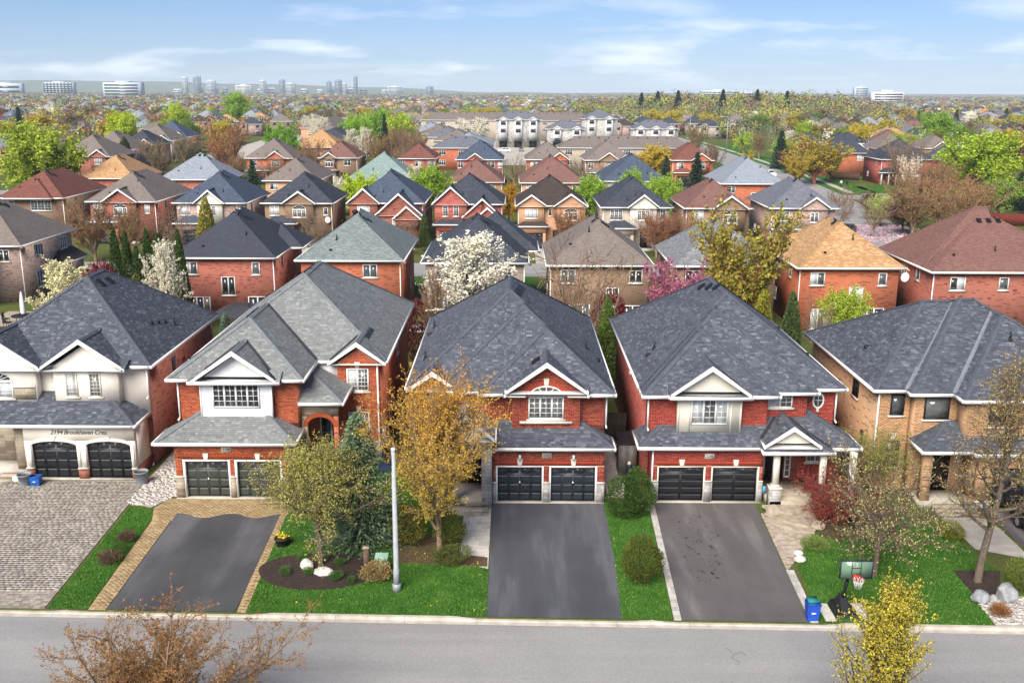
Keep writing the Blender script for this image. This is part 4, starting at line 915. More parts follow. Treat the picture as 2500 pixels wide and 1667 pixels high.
for q in ((-17.88, -11.56, 49.85, 3.7, 6.12), (-9.94, -7.62, 53.08, 1.52, 6.12), (-17.84, -11.91, 48.2, 2.51, 3.23), (-14.94, -14.71, 48.2, 1.28, 2.25), (-17.84, -17.46, 48.2, 1.28, 2.25)): brick_face(h, *q, BK_ORG)
brick_face(h, -9.9, -7.65, 53.08, 6.15, 7.0, BK_ORG, True)
# ---- 2194
h = thing('stucco_house', 'cream stucco house with charcoal roof, script lettering and arched garage doors', 'house', (-26, 58, 0), 'houses along the near kerb')
ez = 6.2; s = .74
up = [Piece(-31.2, -20.24, 52.2, 65.2, ez, L=s, R=s, F=s, B=.78), Piece(-26.1, -21.6, 51.55, 57, 6.22, L=.7, R=.7), Piece(-31.4, -26.2, 51.5, 58, 6.22, L=.7, R=.7), Piece(-26.25, -25.2, 51.55, 52.4, 6.18, F=.45), Piece(-22.6, -21.45, 51.55, 52.4, 6.18, F=.45)]
build_roof(h, up, SH_CH, W, tabs=SH_CHT, cap=CAP_CH, seed=11, vents=[('box', -25.0, 57.9), ('box', -24.9, 59.0), ('box', -29.3, 53.5), ('exhaust', -21.9, 57.2), ('exhaust', -21.75, 57.9), ('exhaust', -21.6, 58.6), ('pipe', -21.2, 59.2)])
barge(h, -26.1, -21.6, 51.55, 6.28, .7, W); barge(h, -31.4, -26.2, 51.5, 6.28, .7, W)
CS = MATS['cream_stucco']
wall_box(h, -30.8, -20.7, 53.0, 64.8, 0, 6.05, BROWNRED); wall_box(h, -30.7, -20.68, 52.7, 53.1, 3.2, 6.04, CS, 'stucco_wall'); wall_box(h, -25.65, -22.1, 52.0, 52.8, 3.9, 6.2, CS, 'bay_wall'); gable_wall(h, -25.65, -22.1, 52.0, 6.2, 6.2, 7.4, CS)
wall_box(h, -30.9, -26.7, 51.95, 52.8, 3.6, 6.2, CS, 'bay_wall'); gable_wall(h, -30.9, -26.7, 51.95, 6.2, 6.2, 7.6, CS)
wall_box(h, -27.9, -26.72, 51.9, 51.96, 4.3, 5.0, STONE, 'stone_panel'); wall_box(h, -27.95, -26.7, 51.86, 51.97, 5.001, 5.08, MATS['sill_stone'], 'stone_cap')
arch_window(h, 'F', 51.95, -28.75, 4.35, 1.6, 1.0, .55, 2, ['glass_curtain', 'glass_curtain'], (2, 4))
for a, g in ((-24.68, 'glass_curtain'), (-23.36, 'glass_shade')): window(h, 'F', 52.0, a, 4.45, .66, 1.4, 1, g, (3, 6), frame='beige_panel'); keystone(h, 'F', 51.98, a, 5.88, .26)
low = [Piece(-29, -20.72, 50.3, 53, 3.35, R=.5, F=.5)]
build_roof(h, low, SH_CH, W, tabs=SH_CHT, cap=CAP_CH, name='garage_roof', seed=12)
gd = [(-26.75, -24.2), (-23.7, -21.2)]
garage_front(h, -27.1, -20.98, 50.75, 3.3, gd, 2.28, CS, BROWNRED, .62, MATS['sill_stone'])
wall_box(h, -27.09, -20.97, 51.1, 53.2, .66, 3.29, CS); wall_box(h, -27.05, -20.95, 51.1, 53.2, 0, .64, BROWNRED, 'brick_base')
for a in gd:
    garage_door(h, 50.75, a[0], a[1], .04, 2.24, MATS['door_black'], cols=4, rows=4, lights='bars', frame=None)
    cx = (a[0] + a[1]) / 2; P = arch_pts(cx, 1.98, a[1] - a[0] - .02, .26, 16); m = MB()
    for p, p2 in zip(P, P[1:]):
        m.poly([(p[0], 50.76, p[1]), (p[0], 50.76, 2.275), (p2[0], 50.76, 2.275), (p2[0], 50.76, p2[1])]); m.poly([(p2[0], 50.76, p2[1]), (p2[0], 51.0, p2[1]), (p[0], 51.0, p[1]), (p[0], 50.76, p[1])])
    m.build('arch_spandrel', CS, h)
    P = arch_pts(cx, 1.98, a[1] - a[0], .28, 16); Q = arch_pts(cx, 1.98, a[1] - a[0] + .34, .47, 16); m = MB()
    for p, q, p2, q2 in zip(P, Q, P[1:], Q[1:]): m.poly([(p[0], 50.70, p[1]), (q[0], 50.70, q[1]), (q2[0], 50.70, q2[1]), (p2[0], 50.70, p2[1])]); m.poly([(q[0], 50.70, q[1]), (q[0], 50.75, q[1]), (q2[0], 50.75, q2[1]), (q2[0], 50.70, q2[1])])
    for q in (a[0] - .17, a[1]): m.box(q, q + .17, 50.7, 50.75, .7, 1.98)
    m.build('arch_moulding', plain('stucco_moulding', 'ded8cc', .85, noise=.05), h); keystone(h, 'F', 50.72, cx, 2.28, .26)
m = MB(); m.box(-27.1, -20.95, 50.66, 51.0, -.02, .04); m.build('threshold', MATS['concrete'], h)
text('street_lettering', '2194 Brookhaven Cres.', (-24.0, 50.735, 2.78), .36, MATS['vent_black'], h, shear=.35, spacing=.92)
downspout(h, -20.64, 52.6, 6.0, 4.3); downspout(h, -20.85, 53.1, 3.3, .1); window(h, 'R', -20.7, 57, 4.4, .9, 1.1, 1, 'glass_dark')
wall_box(h, -30, -27.2, 51.2, 53, 0, .35, MATS['concrete'], 'porch_floor'); wall_box(h, -27.9, -27.2, 51.3, 51.9, .36, 3.2, STONE, 'porch_pillar'); wall_box(h, -31.0, -27.12, 52.72, 53.0, .36, 3.6, STONE, 'stone_wall')
wall_box(h, -28.7, -27.4, 50.75, 51.2, 0, .2, MATS['stone_slab'], 'step'); wall_box(h, -28.9, -27.7, 50.2, 50.75, 0, .1, MATS['stone_slab'], 'step')
# ---- 2210
h = thing('brick_house', 'buff brick house with charcoal roof and dark framed windows behind the leaning tree', 'house', (26, 54, 0), 'houses along the near kerb')
ez = 5.9
up = [Piece(19.3, 33, 49.27, 62, ez, L=.73, R=.6, F=.55, B=.55), Piece(21.0, 33, 48.62, 62, ez, L=.73, R=.6, F=.55, B=.55), Piece(23.25, 33, 47.5, 62, ez, L=.73, R=.6, F=.55, B=.55)]
build_roof(h, up, SH_CH, W, tabs=SH_CHT, cap=CAP_CH, seed=14, valley=V_MET, vents=[('exhaust', 20.6, 54.5), ('exhaust', 26.2, 48.6), ('pipe', 27.3, 51.5)])
wall_box(h, 19.75, 32.5, 49.7, 61.5, 0, 5.75, BUFF); wall_box(h, 21.45, 32.4, 49.05, 49.8, 0, 5.74, BUFF); wall_box(h, 23.7, 32.45, 47.95, 49.2, 3.0, 5.73, BUFF)
window(h, 'F', 49.7, 20.75, 4.35, .75, 1.2, 1, 'glass_mid', frame='vent_black'); window(h, 'F', 49.05, 22.6, 4.35, 1.35, 1.28, 1, 'glass_shade', frame='vent_black'); window(h, 'F', 47.95, 25.3, 4.35, .9, 1.2, 1, 'glass_dark', frame='vent_black'); window(h, 'F', 47.95, 28, 4.3, 1.5, 1.2, 2, 'glass_curtain', frame='vent_black')
window(h, 'L', 19.75, 53.2, 4.3, .9, .95, 2, 'glass_dark', frame='vent_black'); window(h, 'L', 19.75, 51.6, 1.2, .4, 1.6, 1, 'glass_dark', frame='vent_black', sill=None); window(h, 'F', 49.7, 20.7, 1.4, .8, 1.5, 1, 'glass_dark', frame='vent_black'); keystone(h, 'F', 49.68, 20.7, 3.0, .34)
low = [Piece(21.3, 33, 47.1, 49.1, 3.25, L=.55, F=.55), Piece(23.9, 33, 46.75, 49, 3.25, L=.55, F=.55)]
build_roof(h, low, SH_CH, W, tabs=SH_CHT, cap=CAP_CH, name='garage_roof', seed=15)
garage_front(h, 24.3, 32.4, 47.2, 3.2, [(25.1, 30.2)], 2.3, BUFF, GSTONE, .4); garage_door(h, 47.2, 25.15, 30.15, .04, 2.24, MATS['door_black'], cols=6, lights='bars', frame=None); wall_box(h, 24.31, 32.39, 47.56, 49.1, 0, 3.19, BUFF)
wall_box(h, 21.55, 22.0, 47.45, 47.9, 0, 3.15, BUFF, 'porch_pillar'); wall_box(h, 21.5, 24.3, 47.3, 49.05, 0, .35, MATS['concrete'], 'porch_floor'); m = MB(); m.box(22.6, 23.6, 48.95, 49.04, .35, 2.6); m.build('front_door', MATS['entry_dark'], h)
for k in range(3): wall_box(h, 22.1, 24.2, 46.95 - .34 * k, 47.32 - .34 * k, 0, .27 - .09 * k, MATS['stone_slab'], 'step')
downspout(h, 19.7, 49.6, 5.7, .2)
for q in ((19.76, 21.44, 49.7, .1, 5.7), (21.46, 23.69, 49.05, .4, 5.7), (23.71, 32.3, 47.95, 3.8, 5.7), (24.31, 32.3, 47.2, 2.31, 3.18)): brick_face(h, *q, BK_BUF)
# ------------------------------------------------------------------ rows of houses behind
def SH(n, a, b, c): return shingle('shingle_' + n, a, b, c)
ROOF = dict(charcoal=SH('slate', '33373f', '41454e', '555a63'), smooth=SH('smooth_slate', '3b3e47', '41444d', '4b4e57'), green=SH('greygreen', '5d6866', '77827f', '929b98'), taupe=SH('taupe', '6b625b', '7b716a', '8c827a'),
            grey=SH('speckled', '5a5d60', '7d8083', 'a2a5a6'), orange=SH('orange', '96704a', 'b48c62', 'd6b890'), brown=SH('redbrown', '6b4c45', '7b5a52', '8c6c63'), red=SH('red', '64403a', '784c42', '8c6054'),
            blue=SH('blue', '3d4656', '4a5464', '5d6878'), darkbrown=SH('darkbrown', '3a322f', '463d39', '554b46'), light=SH('lightblue', '767d86', '8b929b', 'a3aab2'), mint=SH('mint', '6b7d78', '82958f', '98aaa4'), mid=SH('midgrey', '595c63', '6c6f77', '83868e'))
RG = random.Random(21)
GLS = ['glass_mid', 'glass_dark', 'glass_curtain', 'glass_dark', 'glass_shade']
def row_house(label, x0, x1, y0, y1, roof, wall, front=True, gables=(), ez=5.9, s=.72, windows=None, extra=(), porch=None, vents=4, group=None, name='brick_house', trim=W, valley=None, low=True, sF=None, gs=.72, brick_name=None):
    h = thing(name, label, 'house', ((x0 + x1) / 2, (y0 + y1) / 2, 0), group)
    wd, dp = x1 - x0, y1 - y0; sy = sF or s
    if wd > dp: sy = s; 
    ps = [Piece(x0, x1, y0, y1, ez, L=s, R=s, F=sy, B=sy)]
    for g in gables: ps.append(Piece(g[0], g[1], y0 - g[2], y0 + (g[1] - g[0]) / 2 + g[2] + 1.5, g[4] if len(g) > 4 else ez + .02, L=gs, R=gs))
    ps += list(extra)
    cx = (x0 + x1) / 2; cyr = (y0 + y1) / 2; vt = []
    for k in range(vents): vt.append(('box', cx - 1 + .9 * k if wd > dp else cx + (.5 if k % 2 else -.3) + .2 * k, (cyr - .5) if wd > dp else y0 + wd / 2 + .3 + .3 * k))
    vt += [('pipe', cx + RG.uniform(-1.5, 2.5), y0 + RG.uniform(1.5, 3.5)), ('exhaust', x0 + RG.uniform(2, 4), y0 + RG.uniform(1, 2))]
    build_roof(h, ps, ROOF[roof], trim, cap=None, vents=vt, valley=valley)
    i = .45
    wall_box(h, x0 + i, x1 - i, y0 + i, y1 - i, 0, ez - .15, wall)
    for g in gables:
        gz = g[4] if len(g) > 4 else ez + .02; gy = y0 - g[2] + .35
        barge(h, g[0], g[1], y0 - g[2], gz + .04, gs, trim); half = (g[1] - g[0]) / 2
        wall_box(h, g[0] + .35, g[1] - .35, gy, y0 + i + .1, 0 if g[3] == 'full' else 3.0, gz - .02, wall if g[3] != 'panel' else MATS['beige_panel'], 'bay_wall')
        gable_wall(h, g[0] + .35, g[1] - .35, gy, gz - .02, gz - .02, gz + gs * (half - .35) - .05, wall if g[3] != 'panel' else MATS['beige_panel'])
        if g[3] in ('arch', 'full'): arch_window(h, 'F', gy, (g[0] + g[1]) / 2, 3.9 + gz - ez, min(1.9, g[1] - g[0] - 1.4), 1.1, .6, 3, RG.choice(GLS), None, fans=4)
        elif g[3] in ('twin', 'panel'): window(h, 'F', gy, (g[0] + g[1]) / 2, 4.15, min(1.7, g[1] - g[0] - 1.3), 1.3, 3, RG.choice(['glass_mid', 'glass_curtain']), (2, 4))
        elif g[3] == 'pair':
            for o in (-.75, .75): window(h, 'F', gy, (g[0] + g[1]) / 2 + o, 4.2, .75, 1.45, 1, 'glass_mid', (2, 4))
    yw = y0 + i
    if windows is None and not front:      # garden side
        windows = [(x0 + 1.9, 4.25, 1.35, 1.15, 2), (x1 - 1.9, 4.3, .8, 1.1, 1), (cx + .4, 2.75, 1.3, 1.6, 2), (x0 + 2.7, .75, 1.9, 1.75, 3), (x1 - 2.5, .12, 1.9, 2.05, 2)]
    for wv in windows or ():
        gl = wv[5] if len(wv) > 5 else [RG.choice(GLS) for k in range(wv[4])]
        window(h, 'F', yw, wv[0], wv[1], wv[2], wv[3], wv[4], gl, wv[6] if len(wv) > 6 else None)
    for sd, pl in (('R', x1 - i), ('L', x0 + i)):
        if (sd == 'R') == (cx < 0):
            window(h, sd, pl, y0 + dp * .3, 4.4, .8, 1.1, 1, 'glass_dark'); window(h, sd, pl, y0 + dp * .7, 1.4, .8, 1.1, 1, 'glass_dark')
            downspout(h, pl + (.05 if sd == 'R' else -.05), y0 + i + .06, ez - .2, .2)
    if front and low:
        gx = low if isinstance(low, tuple) else (x0 + .3, cx)
        build_roof(h, [Piece(gx[0], gx[1], y0 - 1.2, y0 + i, 3.2, L=.55, R=.55, F=.55)], ROOF[roof], trim, name='garage_roof')
        garage_front(h, gx[0] + .4, gx[1] - .4, y0 - .8, 3.1, [(gx[0] + .8, gx[1] - .8)], 2.2, wall); garage_door(h, y0 - .8, gx[0] + .85, gx[1] - .85, .04, 2.15, MATS[RG.choice(['door_black', 'white_trim', 'door_slate'])], cols=4, lights='grid', frame=None)
        px = gx[1] + .3; m = MB(); m.box(px + .3, px + 1.3, yw - .06, yw, .3, 2.5); m.build('front_door', MATS['entry_dark'], h)
        wall_box(h, px - .1, px + 2, y0 - 1.0, y0 + i, 0, .3, MATS['concrete'], 'porch_floor')
    return h
g2 = 'houses backing onto the near row'; g3 = 'houses across the second street'; g4 = 'houses behind the third row'; g5 = 'houses on the third street'
# row 2, garden sides to the camera
h = row_house('pink brick house with taupe roof at the picture edge beside the white blossom tree', -60.5, -49.4, 96.7, 109.4, 'taupe', PINK, False, group=g2, windows=[(-51.5, 4.2, 1.2, 1.2, 2)], extra=[Piece(-60, -52.5, 93.2, 100, 5.6, L=.7, R=.7, F=.7)])
window(h, 'R', -49.85, 101.2, 4.1, 1.6, 1.3, 3, 'glass_dark'); window(h, 'R', -49.85, 106.8, 4.1, 1.5, 1.3, 3, 'glass_mid'); window(h, 'R', -49.85, 101, 1.0, 1.8, 1.7, 3, 'glass_dark', (1, 2)); wall_box(h, -60, -52.9, 93.6, 97.2, 0, 5.5, PINK)
wall_box(h, -49.84, -48.5, 104, 108.5, 0, 2.9, PINK, 'side_wall'); build_roof(h, [Piece(-49.84, -48.1, 103.6, 109, 3.0, R=.6, F=.6)], ROOF['darkbrown'], W, name='porch_roof')
row_house('red brick house with smooth charcoal roof above the dark gazebo', -32.4, -22.25, 90.2, 104.1, 'smooth', RED, False, group=g2, windows=[(-30.5, 4.2, 1.35, 1.2, 2, ['glass_curtain', 'glass_mid']), (-24.3, 4.2, .75, 1.2, 1, 'glass_mid'), (-27.0, 2.2, 1.3, 1.8, 2, 'glass_dark'), (-29.8, .1, 1.95, 1.95, 3, ['glass_warm', 'glass_dark', 'glass_warm']), (-24.3, .1, 1.8, 2.0, 2, 'glass_dark')], extra=[Piece(-23.8, -21.0, 96.5, 102.5, 5.91, F=.72, B=.72, R=.72)])
h = row_house('orange brick house with grey green roof and black chimney pot', -20.2, -10.1, 89.0, 103.2, 'green', ORANGE, False, group=g2, windows=[(-17.6, 4.35, 1.0, .95, 1, 'glass_dark'), (-13.3, 4.2, 1.35, 1.25, 2, 'glass_mid')])
m = MB(); m.lathe((-15.3, 94.3, 8.9), [(.2, 0), (.2, .75), (.32, .8), (.32, .95), (.15, 1.05)], 10); m.build('chimney_pot', MATS['vent_black'], h)
row_house('charcoal roofed house hidden behind the big white blossom tree', -8.4, 1.5, 88, 101, 'charcoal', BEIGE, False, group=g2, extra=[Piece(-6, 2.6, 95, 102, 5.9, L=.72, R=.72, F=.6)])
row_house('tan brick house with taupe hip roof behind the bare tree', 3.1, 12.9, 86.9, 99.7, 'taupe', TANB, False, group=g2, windows=[(5.1, 4.15, 1.35, 1.25, 2, 'glass_mid'), (11.3, 4.2, 1.2, 1.15, 2, 'glass_dark'), (9.2, 2.0, 1.2, 1.75, 2, 'glass_dark'), (6.2, .3, 1.9, 1.9, 3, 'glass_mid'), (11.1, .1, 1.8, 2.0, 2, 'glass_dark')], sF=.85)
row_house('beige house with speckled grey roof behind the tall yellow budding tree', 14.6, 24.5, 86.9, 98.6, 'grey', TANB, False, group=g2, sF=.85)
row_house('orange red brick house under a bright orange shingle roof', 25.7, 35.5, 86.2, 98.2, 'orange', ORANGE, False, group=g2, windows=[(27.7, 4.2, 1.3, 1.2, 2, ['glass_curtain', 'glass_mid']), (33.6, 4.2, .75, 1.15, 1, 'glass_mid'), (31.3, 2.3, 1.25, 1.75, 2, 'glass_curtain'), (28.3, .1, 1.9, 1.9, 3, ['glass_curtain', 'glass_mid', 'glass_curtain']), (33.1, .05, 1.8, 2.05, 2, 'glass_dark')], sF=.85, extra=[Piece(24.4, 30, 92.6, 97.5, 5.9, L=.72, F=.72, B=.72)])
h = row_house('dark red brick house with brown roof and grey box vents', 37.05, 52, 84.35, 97.6, 'brown', BROWNRED, False, group=g2, windows=[(39.6, 4.15, 1.35, 1.2, 2, ['glass_dark', 'glass_curtain']), (43.7, 4.2, .85, 1.15, 1, 'glass_mid'), (42.6, .1, 1.75, 2.1, 2, 'glass_dark'), (48.5, 4.2, 1.3, 1.2, 2)], s=.6, extra=[Piece(37.05, 45, 86.5, 97.6, 5.91, L=.72, F=.85, B=.9)])
window(h, 'L', 37.5, 91.5, 4.3, 1.2, 1.1, 2, 'glass_mid')
# row 3, fronts to the camera
row_house('tan brick house with red shingle roof at the far end of the row', -74.6, -65, 141, 157, 'red', TANB, True, group=g3, windows=[(-72.9, 4.1, .9, 1.35, 1, 'glass_mid', (2, 4)), (-68.6, 4.0, 3.0, 1.5, 3, 'glass_mid', (2, 4))], extra=[Piece(-73.5, -66.5, 140.3, 148, 5.9, L=.72, R=.72, F=.72)])
row_house('red brick house with taupe roof and wide arched gable window', -60.1, -50.1, 136.8, 153, 'taupe', BROWNRED, True, [(-57.6, -52.7, .6, 'arch')], group=g3, windows=[(-58.6, 4.1, 1.2, 1.4, 2, 'glass_curtain', (2, 4)), (-51.6, 4.2, .7, 1.2, 1, 'glass_curtain')])
row_house('pink brick house with slate blue roof and small attic pediment', -47.5, -37.1, 135.6, 149.5, 'blue', PINK, True, [(-44.4, -40.2, .4, 'panel')], group=g3, windows=[(-46.0, 4.1, 1.6, 1.4, 3, 'glass_curtain', (2, 4)), (-38.2, 4.1, .8, 1.4, 1, 'glass_mid', (2, 4))], gs=.85)
row_house('tan brick house with charcoal roof and arched window under its gable', -35.2, -25.0, 135.8, 148.5, 'charcoal', TANB, True, [(-32.1, -27.5, .5, 'arch')], group=g3, windows=[(-33.4, 4.1, 1.3, 1.4, 2, 'glass_curtain', (2, 4)), (-26.2, 4.2, .6, 1.0, 1, 'glass_dark')])
row_house('dark red brick house with three white edged gables and blue slate roof', -23.2, -12.3, 136.3, 151, 'blue', BROWNRED, True, [(-23.2, -18.6, .5, 'twin'), (-18.9, -12.4, 3.0, 'full', 4.6), (-16.4, -12.6, 3.9, 'none', 4.2)], group=g3, gs=.9, low=False)
row_house('bright red brick house with two tall white bargeboard gables', -11.2, -1.1, 135.5, 147.7, 'charcoal', RED2, True, [(-11.2, -6.0, .5, 'pair'), (-6.9, -1.4, 2.6, 'full', 4.4), (-5.4, -1.5, 3.2, 'none', 4.0)], group=g3, gs=.92, low=(-11.0, -6.2))
row_house('peach brick house with dark brown roof and twin gables', .4, 10.4, 134, 146, 'darkbrown', PEACH, True, [(.5, 4.7, .6, 'twin'), (5.7, 10.3, .8, 'arch')], group=g3, windows=[(5.2, 4.4, .5, 1.0, 1, 'glass_dark')], low=(.6, 5.0))
row_house('beige brick house with charcoal roof and pediment over twin windows', 12, 21.9, 132.4, 145.9, 'charcoal', BEIGE, True, [(15.7, 20.0, .4, 'panel')], group=g3, windows=[(14.2, 4.1, 1.7, 1.4, 3, 'glass_mid', (2, 4)), (20.6, 4.1, .8, 1.4, 1, 'glass_mid')], gs=.8)
row_house('tan brick house with red brown roof behind the yellow budding tree', 23.3, 32.6, 131.8, 144.8, 'brown', TANB, True, [(27.2, 31.9, .5, 'arch')], group=g3, windows=[(25.4, 4.1, 1.2, 1.4, 2, 'glass_curtain', (2, 4))])
row_house('pale pink brick house with grey roof next to the wide road', 35.1, 44.6, 132.3, 146, 'mid', PINK, True, [(39.0, 43.2, .6, 'none')], group=g3, windows=[(37.0, 4.1, 1.7, 1.3, 3, 'glass_mid'), (41.1, 4.0, 1.1, 1.3, 2, 'glass_mid')], low=(35.3, 39.2))
window(bpy.data.objects[[o.name for o in bpy.data.objects if o.get('label', '').startswith('pale pink brick')][0]], 'F', 132.05, 41.1, 4.0, 1.1, 1.3, 2, 'glass_mid')
# row 4, garden sides
row_house('house with a sandy orange roof and dark brick behind the red roofed house', -77, -66.8, 173, 187, 'orange', BROWNRED, False, group=g4)
row_house('wide house with a pale blue grey roof and dark red brick', -62.2, -50.0, 171.5, 183, 'light', BROWNRED, False, group=g4)
row_house('tan house with taupe roof between the spruce and the white blossom', -43.6, -33.8, 170.2, 187, 'taupe', PEACH, False, group=g4)
row_house('house with a mint green shingle roof', -29.5, -17.0, 171, 184, 'mint', TANB, False, group=g4)
row_house('red brown roofed house behind the twin bargeboard house', -11.4, -1.5, 168.8, 183, 'brown', PEACH, False, group=g4)
row_house('peach brick house with red brown roof behind the dark brown roof', 1.15, 12.6, 168.3, 184, 'brown', PEACH, False, group=g4)
row_house('house with a dark blue roof behind two lime green trees', 15.6, 27.6, 172, 187, 'blue', BEIGE, False, group=g4)
row_house('orange brick house with a blue grey roof beside the wide road', 35.8, 47.0, 168, 184, 'light', ORANGE, False, group=g4)
# row 5, fronts
row_house('orange brick house with taupe roof beside the orange budding tree', -62, -50.5, 227, 241, 'taupe', ORANGE, True, [(-57, -52.5, .5, 'arch')], group=g5, windows=[(-60, 4.1, 1.6, 1.3, 2)])
row_house('tan house with a two tone brown and grey roof', -45.5, -36, 229, 243, 'brown', TANB, True, [(-44.5, -41, .5, 'arch')], group=g5, windows=[(-38.6, 4.1, 1.6, 1.3, 2)])
row_house('dark red brick house with red roof and white edged hips', -26.6, -17.7, 228, 242, 'red', BROWNRED, True, [], group=g5, windows=[(-25.6, 4.0, 1.1, 1.5, 2), (-22, 4.0, 1.4, 1.3, 2), (-19, 4.0, 1.4, 1.3, 2)], valley=W)
row_house('scarlet brick house with slate roof and arched white gable window', -13.2, -2, 225.3, 240, 'blue', RED2, True, [(-10.6, -6.6, .5, 'arch')], group=g5, windows=[(-12, 4.0, 1.2, 1.3, 2), (-5, 4.0, 1.6, 1.3, 2), (-2.9, 4, 1, 1.3, 1)])
row_house('orange brick house with weathered taupe roof and arched window', 2.7, 13.3, 226, 240, 'taupe', ORANGE, True, [(8.5, 13, .5, 'arch')], group=g5, windows=[(5, 4.0, 1.8, 1.3, 3)])
row_house('brown brick house with taupe roof and two gables', 16.3, 27.8, 225, 240, 'taupe', TANB, True, [(19.6, 24.4, .5, 'arch'), (24, 27.6, 1.0, 'twin')], group=g5, windows=[(17.9, 4.0, 1.2, 1.3, 2)])
row_house('orange brick house with red roof beside the golden willow', 36.5, 46.5, 226, 240, 'red', ORANGE, True, [(41, 45.5, .5, 'arch')], group=g5, windows=[(38.6, 4.0, 1.6, 1.3, 2)])
# corner houses by the wide road
row_house('red brick corner house with charcoal roof behind the yellow willow', 80, 93.5, 256, 270, 'charcoal', ORANGE, True, [], group='houses past the wide road', windows=[(90.5, 4, 1.6, 1.3, 2, 'glass_curtain'), (92, 1.2, .8, 1.3, 1, 'glass_curtain')], low=False)
h = row_house('bright red corner house with white porch columns facing the lawn', 86.8, 99.5, 232, 245, 'charcoal', RED2, True, [], group='houses past the wide road', windows=[(90.5, 4, .8, 1.5, 1, 'glass_curtain'), (96, 4, 1.4, 1.4, 2), (96, 1.0, 1.3, 1.4, 2, 'glass_curtain')], low=False)
build_roof(h, [Piece(86.3, 90.5, 230, 232.45, 3.0, L=.5, R=.5, F=.5)], ROOF['charcoal'], W, name='porch_roof')
for a in (86.7, 88.4, 90.1): wall_box(h, a - .12, a + .12, 230.3, 230.55, 0, 2.85, W, 'porch_column')
row_house('brown brick house with blue slate roof beside the lime green tree', 101, 113, 229, 244, 'blue', BROWNRED, True, [(102, 106, .6, 'arch')], group='houses past the wide road', windows=[(110, 4, 1.9, 1.4, 3, 'glass_curtain')], low=False)
row_house('brown brick house at the picture edge behind the dark spruce', 103, 116, 186, 200, 'charcoal', TANB, True, [], group='houses past the wide road', windows=[(106, 4, 1.6, 1.3, 2)], low=False)
# left cluster, ends of a side street
for lab, a in (('taupe roofed house with two little white gables beside the big lime tree', (-107, -94, 229.8, 246, 'taupe', BROWNRED)), ('pink brick house with taupe roof beside the dark cone conifer', (-112, -99.5, 256, 272, 'taupe', PINK)), ('peach brick house with slate roof third along the side street', (-112, -101.5, 280, 294, 'charcoal', PEACH)), ('taupe roofed house fourth along the side street', (-118, -105, 304, 320, 'taupe', PINK)), ('slate roofed house fifth along the side street', (-122, -108, 328, 344, 'blue', PEACH))):
    h = row_house(lab, *a, True, [(a[1] - 5, a[1] - .6, .5, 'twin')], group='houses down the side street', windows=[(a[0] + 2.5, 4, 1.4, 1.3, 2)], low=False); window(h, 'R', a[1] - .45, a[2] + 4, 4, 1.2, 1.3, 2, 'glass_curtain')
row_house('house with a sandy orange hip roof between brown budding trees', -60, -47, 271, 284, 'orange', TANB, False, group='houses down the side street')
# townhouse blocks
def town(label, x0, x1, y0, y1, ez, s, roof, wall, n, storeys=2, axis='x', gables=False, group='townhouse blocks', base=None):
    h = thing('townhouse_block', label, 'townhouses', ((x0 + x1) / 2, (y0 + y1) / 2, 0), group)
    if axis == 'x': ps = [Piece(x0, x1, y0, y1, ez, L=s * 1.2, R=s * 1.2, F=s, B=s)]
    else: ps = [Piece(x0, x1, y0, y1, ez, L=s, R=s, F=s * 1.2, B=s * 1.2)]
    ln = (x1 - x0) if axis == 'x' else (y1 - y0)
    if gables:
        for k in range(n):
            c = x0 + ln * (k + .5) / n; ps.append(Piece(c - 1.9, c + 1.9, y0 - .8, y0 + 3.2, ez + .1, L=.55, R=.55))
    vt = [('box', x0 + ln * (k + .3) / (n * 2), (y0 + y1) / 2 - 1.2) for k in range(n * 2)] if axis == 'x' else [('box', (x0 + x1) / 2 - 1.5, y0 + ln * (k + .5) / n) for k in range(n)]
    build_roof(h, ps, ROOF[roof], MATS['white_trim'], vents=vt)
    wall_box(h, x0 + .4, x1 - .4, y0 + .4, y1 - .4, 0, ez - .15, wall)
    for k in range(n):
        if axis == 'x':
            c = x0 + .4 + (ln - .8) * (k + .5) / n
            for f in range(storeys):
                z = ez - 1.9 - 2.8 * f
                if z > .3: window(h, 'F', y0 + .4 - (.8 if gables and f < 2 else 0), c, z, 1.9, 1.4, 3, 'glass_dark', frame='white_trim' if not gables else 'vent_black')
            if gables:
                wall_box(h, c - 1.6, c + 1.6, y0 - .4, y0 + .5, 2.9, ez + .05, MATS['siding'], 'bay_wall'); gable_wall(h, c - 1.6, c + 1.6, y0 - .4, ez + .05, ez + .05, ez + .9, MATS['siding']); barge(h, c - 1.9, c + 1.9, y0 - .8, ez + .12, .55, W)
                m = MB(); m.box(c - 2.4, c + 2.4, y0 - 1.6, y0 - .41, 2.7, 2.85); [m.box(c - 2.4 + .2 * i, c - 2.37 + .2 * i, y0 - 1.6, y0 - 1.57, 2.85, 3.8) for i in range(25)]; m.build('balcony', MATS['dark_metal'], h)
                m = MB(); m.box(c - 1.5, c + 1.5, y0 + .33, y0 + .41, .05, 2.4); m.build('garage_door', MATS['door_black'], h)
        else:
            c = y0 + .4 + (ln - .8) * (k + .5) / n
            sd, pl = ('L', x0 + .4) if (x0 + x1) / 2 > -70 else ('R', x1 - .4)
            for o in (-1.3, 1.3): window(h, sd, pl, c + o, ez - 1.8, 1.1, 1.4, 1, 'glass_dark')
            window(h, sd, pl, c - .6, ez - 4.6, 1.6, 1.8, 2, 'glass_dark')
    return h
town('long grey roofed row of houses with a brick end wall', -22.5, -5.5, 271, 285, 5.9, .42, 'mid', ORANGE, 3)
